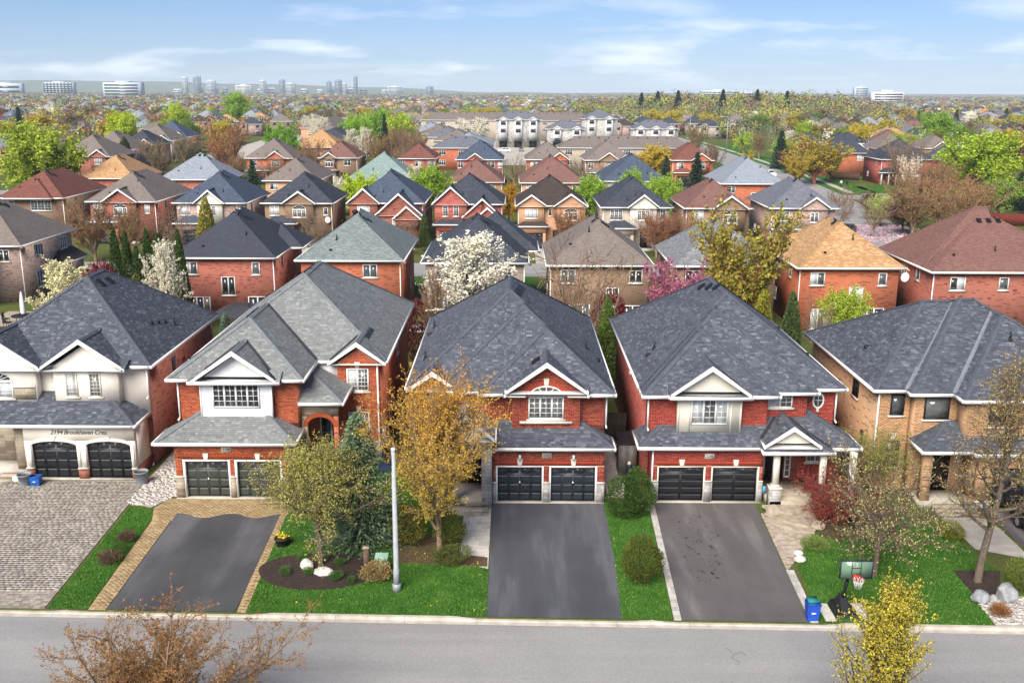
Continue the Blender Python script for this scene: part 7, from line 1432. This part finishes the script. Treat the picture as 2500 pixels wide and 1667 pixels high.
m = MB(); m.tube([(x - .06, y, 5.75), (x - .3, y, 5.75)], .03); m.tube([(x - .08, y, 5.6), (x - .1, y, 5.85)], .05); b = m.build('bracket', MATS['vent_black'], L); m = MB(); m.poly([(x - .62, y - .2, 5.68), (x - .14, y - .2, 5.68), (x - .14, y + .14, 5.9), (x - .62, y + .14, 5.9)]); m.poly([(x - .62, y + .14, 5.87), (x - .14, y + .14, 5.87), (x - .14, y - .2, 5.65), (x - .62, y - .2, 5.65)]); m.build('solar_panel', glass('solar', (.02, .03, .05)), L)
# basketball hoop
hx, hy = 14.0, 36.75; B = thing('basketball_hoop', 'portable basketball hoop with a dark weighted base beside the kerb', 'basketball hoop', (hx, hy, 0))
BK = plain('hoop_black', '1f2124', .5); m = MB(); O = [(-.48, -.55, 0), (.48, -.55, 0), (.42, .75, 0), (-.42, .75, 0)]; I = [(-.42, -.48, .14), (.42, -.48, .14), (.3, .66, .26), (-.3, .66, .26)]
O = [(hx + p[0], hy + p[1], p[2]) for p in O]; I = [(hx + p[0], hy + p[1], p[2]) for p in I]; m.poly(I); [m.poly([O[i], O[(i + 1) % 4], I[(i + 1) % 4], I[i]]) for i in range(4)]; m.build('base', BK, B)
m = MB(); m.poly([(hx - .2, hy - .45, .15), (hx + .2, hy - .45, .15), (hx + .12, hy + .3, .75), (hx - .12, hy + .3, .75)]); m.poly([(hx + .2, hy - .45, .15), (hx + .3, hy + .5, .2), (hx + .12, hy + .3, .75)]); m.poly([(hx - .3, hy + .5, .2), (hx - .2, hy - .45, .15), (hx - .12, hy + .3, .75)]); m.poly([(hx + .3, hy + .5, .2), (hx - .3, hy + .5, .2), (hx - .12, hy + .3, .75), (hx + .12, hy + .3, .75)]); m.build('weight_cover', BK, B)
m = MB(); m.beam((hx, hy + .2, .5), (hx + .02, hy - .1, 1.5), .11, .11); m.beam((hx + .02, hy - .1, 1.5), (hx + .03, hy - .2, 1.95), .1, .1); m.build('pole', BK, B)
m = MB(); m.beam((hx + .03, hy - .15, 1.75), (hx + .1, hy - .68, 2.2), .05, .05); m.beam((hx + .03, hy - .18, 1.95), (hx + .1, hy - .68, 2.5), .05, .05); m.build('strut', BK, B)
by = hy - .75; cx = hx + .1; m = MB(); m.box(cx - .66, cx + .66, by, by + .02, 1.98, 2.74); pb = m.build('backboard', plain('acrylic', '6f8a72', .15, noise=.05), B)
m = MB(); [m.box(cx + a, cx + a + .05, by - .015, by + .03, 1.95, 2.77) for a in (-.68, .63)]; [m.box(cx - .63, cx + .63, by - .015, by + .03, z, z + .05) for z in (1.95, 2.72)]; m.box(cx - .2, cx - .17, by - .012, by - .001, 2.12, 2.72); m.box(cx + .17, cx + .2, by - .012, by - .001, 2.12, 2.72); m.box(cx - .2, cx + .2, by - .0125, by - .0015, 2.4, 2.43); m.box(cx - .2, cx + .2, by - .0125, by - .0015, 2.12, 2.15); m.build('board_frame', plain('navy_trim', '20263a', .5), pb)
text('board_lettering', 'T', (cx, by - .014, 2.56), .2, W, pb)
RIM = plain('rim_red', 'c8312b', .45); m = MB(); n = 20; rc = (cx, by - .33, 2.1); pts = [(rc[0] + .23 * math.cos(2 * math.pi * i / n), rc[1] + .23 * math.sin(2 * math.pi * i / n), rc[2]) for i in range(n + 1)]; m.tube(pts, .014, 6); m.box(cx - .12, cx + .12, by - .12, by, 1.98, 2.14); rm = m.build('rim', RIM, B)
m = MB(); [m.tube([(rc[0] + .23 * math.cos(a), rc[1] + .23 * math.sin(a), rc[2]), (rc[0] + .16 * math.cos(a + d * .4), rc[1] + .16 * math.sin(a + d * .4), rc[2] - .2), (rc[0] + .12 * math.cos(a), rc[1] + .12 * math.sin(a), rc[2] - .4)], .009, 4) for a in [2 * math.pi * i / 12 for i in range(12)] for d in (-1, 1)]; m.build('net', W, rm)
for i, (a, b) in enumerate(((13.05, 36.0), (13.05, 36.7), (14.55, 36.05), (14.55, 36.75))): o = sheet('paving_slab', [(a, b), (a + .45, b), (a + .45, b + .66), (a, b + .66)], .05, MATS['sill_stone'], thick=.05); del o['kind']; tag(o, 'pale concrete slab %s the hoop base' % ('left of', 'left of and behind', 'right of', 'right of and behind')[i], 'slab', 'slabs under the hoop')
# recycling bin by the drive
def tub(name, label, x, y, wd, dp, hgt, mat, taper=.85, lid=None, cat='bin', group=None, fill=None, rnd_=False):
    t = thing(name, label, cat, (x, y, 0), group); m = MB()
    if rnd_:
        m.lathe((x, y, 0), [(wd * taper, 0), (wd, hgt), (wd * 1.1, hgt), (wd * 1.1, hgt + .05), (wd * .95, hgt + .05), (wd * .93, hgt - .06)], 16, cap=False); m.build('pot_body', mat, t); m = MB(); m.lathe((x, y, hgt - .1), [(wd * .95, 0), (wd * .5, .03)], 12); m.build('potting_soil', fill or MATS['soil'], t); return t
    a, b = wd / 2, dp / 2; O = [(-a * taper, -b * taper, 0), (a * taper, -b * taper, 0), (a * taper, b * taper, 0), (-a * taper, b * taper, 0)]; T_ = [(-a, -b, hgt), (a, -b, hgt), (a, b, hgt), (-a, b, hgt)]; I = [(p[0] * .9, p[1] * .88, hgt) for p in T_]; J = [(p[0] * .8, p[1] * .78, hgt * .35) for p in T_]
    q = lambda P: [(x + p[0], y + p[1], p[2]) for p in P]; O, T_, I, J = q(O), q(T_), q(I), q(J)
    for A, B_ in ((O, T_), (T_, I), (I, J)): [m.poly([A[i], A[(i + 1) % 4], B_[(i + 1) % 4], B_[i]]) for i in range(4)]
    m.poly(list(reversed(O))); m.poly(J); m.build('bin_body', mat, t)
    m = MB(); m.box(x - a * 1.06, x + a * 1.06, y - b * 1.08, y - b * .98, hgt - .06, hgt + .01); m.build('bin_rim', mat, t)
    m = MB(); m.box(x - .09, x + .09, y - b * .98 - .012, y - b * .9, hgt * .45, hgt * .52); m.build('bin_decal', W, t)
    if lid: m = MB(); m.box(x - a * .8, x + a * .75, y - b * .6, y + b * .95, hgt - .05, hgt + .1); m.build('bin_lid', lid, t)
    return t
BLU = plain('bin_blue', '1f4fb4', .45, noise=.05)
tub('recycling_bin', 'blue recycling box with a teal bag on top beside the drive', 12.5, 36.15, .55, .5, .82, BLU, .78, plain('teal', '1f7a78', .6)); tub('recycling_bin', 'small blue recycling box in front of the left arched garage door', -26.25, 49.9, .55, .45, .55, plain('bin_blue2', '1d57a5', .45), .85)
GP = plain('pot_grey', '868d94', .6); tub('plant_pot', 'grey planter with bare soil beside the blue box', -26.85, 49.85, .36, .4, .62, GP, .72, cat='planter', rnd_=True); tub('plant_pot', 'grey planter at the corner of the arched garage', -20.5, 50.1, .38, .4, .72, GP, .72, cat='planter', rnd_=True)
t = tub('flower_pot', 'dark tub of yellow flowers at the edge of the worn drive', -11.0, 42.7, .34, .4, .36, plain('pot_dark', '2a2320', .6), .8, cat='planter', rnd_=True); v, f = quads(np.random.default_rng(2), np.random.default_rng(2).normal(0, .13, (90, 3)) * np.array([1, 1, .4]) + np.array([-11, 42.7, .5]), .09, .8); link('flowers', mesh_np('flowers', v, f, [plain('petal_yellow', 'd8c42c', .7)]), t)
o = ico('garbage_bag', (-27.45, 50.15, .2), (.26, .24, .3), plain('bag_white', 'd8dade', .5, noise=.15, scale=6), seed=3); tag(o, 'white and blue bag of soil beside the grey planter', 'bag')
for lab, c, r, mt, sd_ in (('white angular rock at the left of the oval bed', (-9.35, 40.35, .15), (.34, .25, .36), 'boulder', 1), ('flat white rock in front of the pale tree trunk', (-8.45, 39.75, .12), (.48, .28, .28), 'boulder', 5), ('large grey white boulder by the square bed', (20.15, 37.6, .2), (.4, .34, .45), 'boulder_grey', 8), ('largest pointed boulder at the gravel edge', (21.4, 37.75, .25), (.52, .4, .62), 'boulder_grey', 11), ('small grey stone wedged between two boulders', (20.75, 37.65, .1), (.2, .2, .26), 'boulder_grey', 12), ('small white rock beside the stone edging', (13.55, 41.85, .12), (.26, .2, .22), 'boulder', 14), ('second small white rock nearer the kerb', (13.45, 41.2, .12), (.3, .2, .24), 'boulder', 17), ('tan boulder at the foot of the porch steps', (13.55, 46.3, .22), (.42, .35, .4), 'stone_slab', 19), ('flat tan boulder at the outer end of the curved step', (15.35, 44.7, .18), (.4, .4, .3), 'stone_slab', 21), ('tan stone beside the stucco porch step', (-27.0, 50.05, .12), (.35, .3, .26), 'stone_slab', 23)): tag(ico('boulder', c, r, MATS[mt], seed=sd_), lab, 'rock')
t = thing('utility_box', 'pale green metal utility box on the lawn near the lamp post', 'utility box', (-5.85, 40, 0)); gm_ = plain('utility_green', '93b3a2', .5); m = MB(); m.box(-6.12, -5.6, 39.8, 40.2, 0, .78); m.build('box', gm_, t); m = MB(); m.poly([(-6.15, 39.76, .78), (-5.57, 39.76, .78), (-5.57, 40.24, .88), (-6.15, 40.24, .88)]); m.box(-6.15, -5.57, 39.76, 40.24, .7, .779); m.build('lid', gm_, t)
t = thing('bollard_post', 'short brown wooden post left of the green utility box', 'post', (-6.6, 40.35, 0)); m = MB(); m.box(-6.72, -6.48, 40.23, 40.47, 0, 1.05); m.build('post', plain('post_brown', '6b5546', .9, noise=.2), t); m = MB(); m.box(-6.75, -6.45, 40.2, 40.5, 1.051, 1.11); m.build('cap', MATS['stone_slab'], t)
# between the middle houses
t = thing('garden_shed', 'narrow grey plastic shed between the two middle houses', 'shed', (6.55, 52.3, 0)); m = MB(); m.box(6.1, 7.1, 51.6, 52.9, 0, 1.95); m.build('shed_wall', plain('shed_grey', '6d6a67', .6), t); m = MB(); m.poly([(6.02, 51.5, 1.951), (7.18, 51.5, 1.951), (7.18, 53, 2.2), (6.02, 53, 2.2)]); m.box(6.02, 7.18, 51.5, 53, 1.9, 1.95); m.build('shed_roof', MATS['dark_metal'], t); [(lambda q: q.build('door_panel', MATS['shed_grey'], t))((lambda q: (q.box(6.14 + .48 * k, 6.58 + .48 * k, 51.57, 51.6, .1, 1.85), q)[1])(MB())) for k in range(2)]
t = thing('air_conditioner', 'beige air conditioner unit behind the grey shed', 'air conditioner', (6.6, 57, 0)); m = MB(); m.box(6.2, 7.0, 54.4, 55.2, .05, .8); m.build('casing', plain('ac_beige', 'a9a79c', .5), t); m = MB(); m.lathe((6.6, 54.8, .8), [(.36, 0), (.36, .02), (.1, .03)], 14); m.build('fan_grille', MATS['dark_metal'], t); m = MB(); [m.box(6.2, 7.0, 54.385, 54.4, .12 + .08 * i, .16 + .08 * i) for i in range(8)]; m.build('louvre', MATS['dark_metal'], t)
t = thing('golf_bag', 'dark upright bag standing beside the grey shed', 'bag', (6.55, 51.0, 0)); m = MB(); m.lathe((6.6, 50.9, 0), [(.14, 0), (.17, .3), (.16, .9), (.12, .95)], 10); m.build('bag_body', plain('bag_navy', '1c2233', .7), t); m = MB(); m.lathe((6.6, 50.9, .95), [(.1, 0), (.12, .1), (.04, .2)], 8); m.build('bag_hood', MATS['boulder'], t)
t = thing('porch_statue', 'dark red lantern figure standing on the porch of the scarlet house', 'ornament', (15.9, 48.6, .5)); m = MB(); m.lathe((15.9, 48.6, .5), [(.16, 0), (.18, .5), (.1, .9), (.13, 1.15), (.04, 1.35)], 10); m.build('body', plain('statue_red', '5a1f1e', .5), t)
# gardens behind
GZ = plain('gazebo_roof', '3a3a3e', .5, noise=.1); t = thing('gazebo', 'dark metal roofed gazebo behind the light grey roof', 'gazebo', (-23.6, 82, 0)); E4 = [(-25.9, 80.3, 2.45), (-21.3, 80.3, 2.45), (-21.3, 83.8, 2.45), (-25.9, 83.8, 2.45)]; T4 = [(-24.3, 81.5, 3.25), (-22.9, 81.5, 3.25), (-22.9, 82.6, 3.25), (-24.3, 82.6, 3.25)]
for i in range(4):
    j = (i + 1) % 4; m = MB(); m.poly([E4[i], E4[j], T4[j], T4[i]]); m.poly([E4[j], E4[i], (E4[i][0], E4[i][1], 2.3), (E4[j][0], E4[j][1], 2.3)]); m.build('roof_panel', GZ, t)
    for k in range(1, 9):
        if i % 2 == 0: p = Vector(E4[i]).lerp(Vector(E4[j]), k / 9); q = Vector(T4[i]).lerp(Vector(T4[j]), k / 9); m = MB(); m.beam(p, q, .03, .05); m.build('roof_rib', GZ, t)
    m = MB(); c = E4[i]; c = (c[0] + (.2 if c[0] < -23.6 else -.2), c[1] + (.2 if c[1] < 82 else -.2)); m.box(c[0] - .06, c[0] + .06, c[1] - .06, c[1] + .06, 0, 2.4); m.build('post', GZ, t)
m = MB(); m.poly(T4); m.build('roof_cap', GZ, t)
t = thing('parasol', 'closed white parasol on the patio at the left edge', 'parasol', (-45.5, 88, 0)); m = MB(); m.lathe((-45.5, 88, 0), [(.25, 0), (.25, .08), (.03, .1), (.03, 3.0)], 10); m.build('pole', MATS['dark_metal'], t); m = MB(); m.lathe((-45.5, 88, .95), [(.22, 0), (.26, .2), (.2, 1.2), (.1, 1.9), (.02, 2.1)], 9, cap=False); m.build('canopy', W, t)
t = thing('patio_table', 'round dark patio table around the closed parasol', 'table', (-45.5, 88, 0)); m = MB(); m.lathe((-45.5, 88, .72), [(1.1, 0), (1.1, .05)], 18); m.build('table_top', MATS['dark_metal'], t); [(lambda q: q.build('leg', MATS['dark_metal'], t))((lambda q, a: (q.beam((-45.5 + .8 * math.cos(a), 88 + .8 * math.sin(a), 0), (-45.5 + .5 * math.cos(a), 88 + .5 * math.sin(a), .72), .05, .05), q)[1])(MB(), a)) for a in (0.6, 2.2, 3.7, 5.3)]
for i in range(6):
    a = i * 1.05; c = (-45.5 + 1.7 * math.cos(a), 88 + 1.7 * math.sin(a)); t = thing('patio_chair', 'dark metal patio chair %s the round table' % ('right of', 'behind and right of', 'behind and left of', 'left of', 'in front and left of', 'in front and right of')[i], 'chair', (c[0], c[1], 0), 'chairs around the patio table'); m = MB(); m.box(c[0] - .25, c[0] + .25, c[1] - .25, c[1] + .25, .42, .47); m.build('seat', MATS['dark_metal'], t); d = Vector((math.cos(a), math.sin(a))); s_ = Vector((-d.y, d.x)); m = MB(); p = Vector(c) + d * .25; m.beam((p.x - s_.x * .22, p.y - s_.y * .22, .75), (p.x + s_.x * .22, p.y + s_.y * .22, .75), .04, .55); m.build('backrest', MATS['dark_metal'], t)
    for u, v in ((-1, -1), (1, -1), (1, 1), (-1, 1)): m = MB(); m.box(c[0] + u * .22 - .02, c[0] + u * .22 + .02, c[1] + v * .22 - .02, c[1] + v * .22 + .02, 0, .42); m.build('leg', MATS['dark_metal'], t)
sheet('patio', [(-49.5, 84), (-42, 84), (-42, 93), (-49.5, 93)], .003, MATS['stone_slab'])
t = thing('swimming_pool', 'bright blue covered pool beside the red brick wall', 'pool', (-35, 91, 0)); m = MB(); m.box(-38, -32.9, 89, 93.5, 0, 1.15); m.build('pool_wall', W, t); m = MB(); m.box(-37.9, -33.0, 89.1, 93.4, 1.152, 1.2); m.build('pool_cover', plain('pool_blue', '2f86d2', .3, noise=.1), t)
t = thing('patio_canopy', 'white flat canopy between two grey roofs', 'canopy', (-7.6, 77, 0)); m = MB(); m.box(-8.9, -6.2, 75.6, 78.2, 2.35, 2.45); m.build('canopy_top', W, t); [(lambda q: q.build('post', W, t))((lambda q, a, b: (q.box(a - .04, a + .04, b - .04, b + .04, 0, 2.349), q)[1])(MB(), a, b)) for a in (-8.8, -6.3) for b in (75.7, 78.1)]
def dish(label, x, y, z, side=1):
    t = thing('satellite_dish', label, 'satellite dish', (x, y, z)); m = MB(); m.tube([(x, y + .35 * 1, z - .1), (x, y, z)], .025, 6); m.build('arm', GV, t); m = MB(); n = 14
    for k, (r0, r1) in enumerate(((0, .2), (.2, .38))):
        for i in range(n): a, b = 2 * math.pi * i / n, 2 * math.pi * (i + 1) / n; f = lambda r, a: (x + r * math.cos(a), y - .12 - r * r * .5, z + r * math.sin(a) * 1.15 + .1); m.poly([f(r0, a), f(r1, a), f(r1, b), f(r0, b)]) if k else m.poly([f(0, 0), f(r1, a), f(r1, b)])
    m.build('reflector', W, t)
dish('white satellite dish on the corner of the orange roofed house', 35.4, 86.3, 5.0); dish('white satellite dish on the tan arched window house', -25.9, 135.9, 3.5); dish('white satellite dish on the dark red gabled house', -12.4, 135.4, 3.4)
# vehicles
def car(label, x, y, rot, colour, kind='suv', group=None):
    t = thing('parked_car', label, 'car', (x, y, 0), group); t.rotation_euler = (0, 0, rot); Lh = 2.3; pm = plain('car_' + colour, colour, .25, noise=.02, spec=.6); z0 = .32
    def add(m, name, mat, par=None): o = m.build(name, mat); o.parent = par or t; return o
    prof = [(-2.3, .35), (-2.32, .75), (-2.2, .98), (-1.25, 1.08), (1.9, 1.1), (2.25, 1.0), (2.32, .7), (2.28, .35)] if kind == 'suv' else [(-2.3, .32), (-2.3, .62), (-2.1, .8), (-1.0, .92), (1.6, .95), (2.2, .88), (2.3, .6), (2.25, .32)]
    top = 1.68 if kind == 'suv' else 1.42; m = MB(); n = len(prof)
    for s in (-1, 1): P = [(px, s * .9, pz) for px, pz in prof]; m.poly(P if s < 0 else list(reversed(P)))
    for i in range(n): j = (i + 1) % n; (a, b), (c, d) = prof[i], prof[j]; m.poly([(c, -.9, d), (a, -.9, b), (a, .9, b), (c, .9, d)])
    body = add(m, 'body', pm); zb = 1.07 if kind == 'suv' else .93; m = MB(); B0 = [(-1.2, -.84, zb), (2.0 if kind == 'suv' else 1.5, -.84, zb), (2.0 if kind == 'suv' else 1.5, .84, zb), (-1.2, .84, zb)]; T0 = [(-.5, -.66, top), (1.75 if kind == 'suv' else .9, -.66, top), (1.75 if kind == 'suv' else .9, .66, top), (-.5, .66, top)]
    m.poly(T0); [m.poly([B0[i], B0[(i + 1) % 4], T0[(i + 1) % 4], T0[i]]) for i in range(4)]; cab = add(m, 'cabin', pm)
    for i in range(4):
        a, b, c, d = (Vector(v) for v in (B0[i], B0[(i + 1) % 4], T0[(i + 1) % 4], T0[i])); nrm_ = (b - a).cross(d - a).normalized() * .012; g = MB(); f = lambda u, v: (a.lerp(b, u).lerp(d.lerp(c, u), v)) + nrm_
        for u0, u1 in ([(.06, .94)] if i % 2 else [(.08, .48), (.52, .92)]): g.poly([f(u0, .12), f(u1, .12), f(u1, .88), f(u0, .88)])
        add(g, 'window', MATS['glass_dark'])
    for px in (-1.42, 1.4):
        for s in (-1, 1): m = MB(); [m.poly([(px, s * .93, .33)] + [(px + r * math.cos(q), s * .93, .33 + r * math.sin(q)) for q in ([2 * math.pi * (k % 16) / 16 for k in ((i, i + 1) if s < 0 else (i + 1, i))])]) for i in range(16) for r in (.33,)]; [m.poly([(px + .33 * math.cos(a), s * .93, .33 + .33 * math.sin(a)), (px + .33 * math.cos(b), s * .93, .33 + .33 * math.sin(b)), (px + .33 * math.cos(b), s * .7, .33 + .33 * math.sin(b)), (px + .33 * math.cos(a), s * .7, .33 + .33 * math.sin(a))]) for a, b in [(2 * math.pi * i / 16, 2 * math.pi * (i + 1) / 16) for i in range(16)]]; w_ = add(m, 'wheel', MATS['vent_black']); m = MB(); m.poly([(px + .2 * math.cos(2 * math.pi * i / 12), s * .937, .33 + .2 * math.sin(2 * math.pi * i / 12)) for i in range(12)]); add(m, 'rim', GV, w_)
    for s in (-.62, .62): m = MB(); m.box(-2.34, -2.2, s - .2, s + .2, .72, .88); add(m, 'headlight', MATS['lamp_glass']); m = MB(); m.box(2.2, 2.34, s - .2, s + .2, .75, .95); add(m, 'tail_light', plain('tail_red', '8a1a18', .3))
    return t
car('white sport utility car driving down the wide road', 66.5, 253, R(92), 'e6e7e8'); car('black sport utility car parked in the buff house drive', 26.4, 43.6, R(-90), '141518')
for i, (lab, x, y, r_, c, k) in enumerate((('dark saloon parked under the blossom street trees', -93, 395, 20, '1c1e22', 'saloon'), ('black saloon second under the blossom street trees', -89, 399, 15, '17191c', 'saloon'), ('silver saloon beside the blossom street trees', -85, 404, 18, '9a9da0', 'saloon'), ('white pickup shaped car before the townhouses', -3, 350, 0, 'e2e3e4', 'suv'), ('white car left of the townhouse garages', -10, 353, 0, 'd5d7d9', 'suv'), ('grey car behind the white cars', 3, 357, 90, '7d8186', 'saloon'), ('white car waiting at the far junction', 66, 420, 90, 'dcdee0', 'suv'), ('dark car parked on the drive by the pink petals', 52, 150, 60, '202226', 'saloon'))): car(lab, x, y, R(r_), c, k, 'cars parked behind')
def street_lamp(label, x, y, hgt, d=-1, group='street lamps'):
    t = thing('street_lamp', label, 'street lamp', (x, y, 0), group); m = MB(); m.lathe((x, y, 0), [(.14, 0), (.08, hgt)], 8); m.build('pole', GV, t); m = MB(); m.tube([(x, y, hgt - .1), (x + d * .8, y, hgt + .5), (x + d * 2.2, y, hgt + .7)], .06, 6); m.build('arm', GV, t); m = MB(); m.box(x + d * 2.2 - .5, x + d * 2.2 + .3, y - .15, y + .15, hgt + .6, hgt + .76); m.build('lamp_head', W, t)
street_lamp('tall street lamp at the edge of the white townhouses', 62.5, 350, 12, -1); street_lamp('street lamp farther up the wide road', 80.5, 372, 11.5, -1); street_lamp('street lamp in front of the wide yellow willow', 78.5, 245, 8.5, -1); street_lamp('street lamp behind the taupe terrace', 40, 418, 11, 1)
t = thing('street_sign', 'white street name sign on a thin pole at the lawn corner', 'sign', (86, 214, 0)); m = MB(); m.tube([(86, 214, 0), (86, 214, 3.6)], .09, 6); m.build('pole', W, t); m = MB(); m.box(84.9, 87.1, 213.97, 214.03, 3.4, 3.75); m.build('sign_blade', W, t)
# two people on the pavement
def person(label, x, y, rot, top, legs, hold=None):
    t = thing('person', label, 'person', (x, y, 0), 'people on the pavement'); t.rotation_euler = (0, 0, rot)
    J = [(0, 0, .95, .13), (0, .01, 1.15, .13), (0, .02, 1.38, .15), (0, .02, 1.5, .06), (0, .03, 1.58, .075), (0, .02, 1.74, .06), (-.1, 0, .9, .09), (-.12, -.12, .5, .065), (-.12, -.02, .08, .045), (-.12, -.16, .03, .04), (.1, 0, .9, .09), (.12, .1, .5, .065), (.12, .28, .1, .045), (.12, .16, .03, .04), (-.21, .02, 1.42, .055), (-.27, .02, 1.15, .045), (-.25, -.12, .92, .035), (-.25, -.17, .83, .035), (.21, .02, 1.42, .055), (.27, .04, 1.15, .045), (.26, -.05, .92, .035), (.26, -.1, .83, .035)]
    E_ = [(0, 1), (1, 2), (2, 3), (3, 4), (4, 5), (0, 6), (6, 7), (7, 8), (8, 9), (0, 10), (10, 11), (11, 12), (12, 13), (2, 14), (14, 15), (15, 16), (16, 17), (2, 18), (18, 19), (19, 20), (20, 21)]
    me = bpy.data.meshes.new('figure'); me.from_pydata([j[:3] for j in J], E_, []); o = bpy.data.objects.new('figure', me); col.objects.link(o); sk = o.modifiers.new('skin', 'SKIN'); o.modifiers.new('sub', 'SUBSURF').levels = 1; me.skin_vertices
    for i, j in enumerate(J): me.skin_vertices[0].data[i].radius = (j[3], j[3]); me.skin_vertices[0].data[i].use_root = i == 0
    bpy.context.view_layer.update(); bm_ = bpy.data.meshes.new_from_object(o.evaluated_get(bpy.context.evaluated_depsgraph_get())); bpy.data.objects.remove(o)
    for mt in (plain('cloth_' + top, top, .9), plain('cloth_' + legs, legs, .9), plain('skin_tone', '9a6e55', .6), plain('hair_dark', '241a14', .8)): bm_.materials.append(mt)
    for p in bm_.polygons: z = p.center.z; p.material_index = 1 if z < .95 and abs(p.center.x) < .21 else (3 if z > 1.68 or (z > 1.56 and p.center.y > .06) else (2 if z > 1.49 or z < .86 and abs(p.center.x) > .2 else 0)); p.use_smooth = True
    b = bpy.data.objects.new('body', bm_); col.objects.link(b); b.parent = t; return t
person('person in black clothes walking along the far pavement', 76.6, 224.2, R(160), '16171a', '15161a'); person('person in a white top walking beside the one in black', 75.5, 224.9, R(165), 'dadcdc', '1b1c20')
# dandelions along the drives
V = []; gd_ = np.random.default_rng(8)
for x0, x1, y0, y1, n in ((-4.5, -1.1, 36.4, 37.6, 9), (-1.6, -1.05, 36.5, 41, 8), (4.7, 5.2, 37, 46, 9), (-11, -5, 36.6, 38, 8), (-4.5, -3.9, 41.2, 42, 12)): V.append(np.stack([gd_.uniform(x0, x1, n), gd_.uniform(y0, y1, n), gd_.uniform(.06, .1, n)], 1))
v, f = quads(gd_, np.concatenate(V), .07, 1.0); link('dandelions', mesh_np('dandelions', v, f, [MATS['petal_yellow']]), kind='stuff')
# fallen pink petals by the road
P = np.stack([gd_.uniform(47, 64, 2600), gd_.uniform(140, 160, 2600), np.full(2600, .03)], 1); v, f = quads(gd_, P, .32, .8); link('fallen_petals', mesh_np('fallen_petals', v, f, [plain('petal_pink', 'c9a3b0', .8)]), kind='stuff')
# air
m = MB(); m.box(-6800, 6800, -800, 9400, -3, 130); hz_ = bpy.data.materials.new('air'); hz_.use_nodes = True; t = hz_.node_tree; t.nodes.clear(); out = t.nodes.new('ShaderNodeOutputMaterial'); pv = t.nodes.new('ShaderNodeVolumePrincipled'); pv.inputs['Color'].default_value = (.78, .89, 1.0, 1); pv.inputs['Density'].default_value = .0001; pv.inputs['Anisotropy'].default_value = -.1; t.links.new(pv.outputs[0], out.inputs['Volume'])
m.build('haze', hz_, kind='stuff', uv=False)
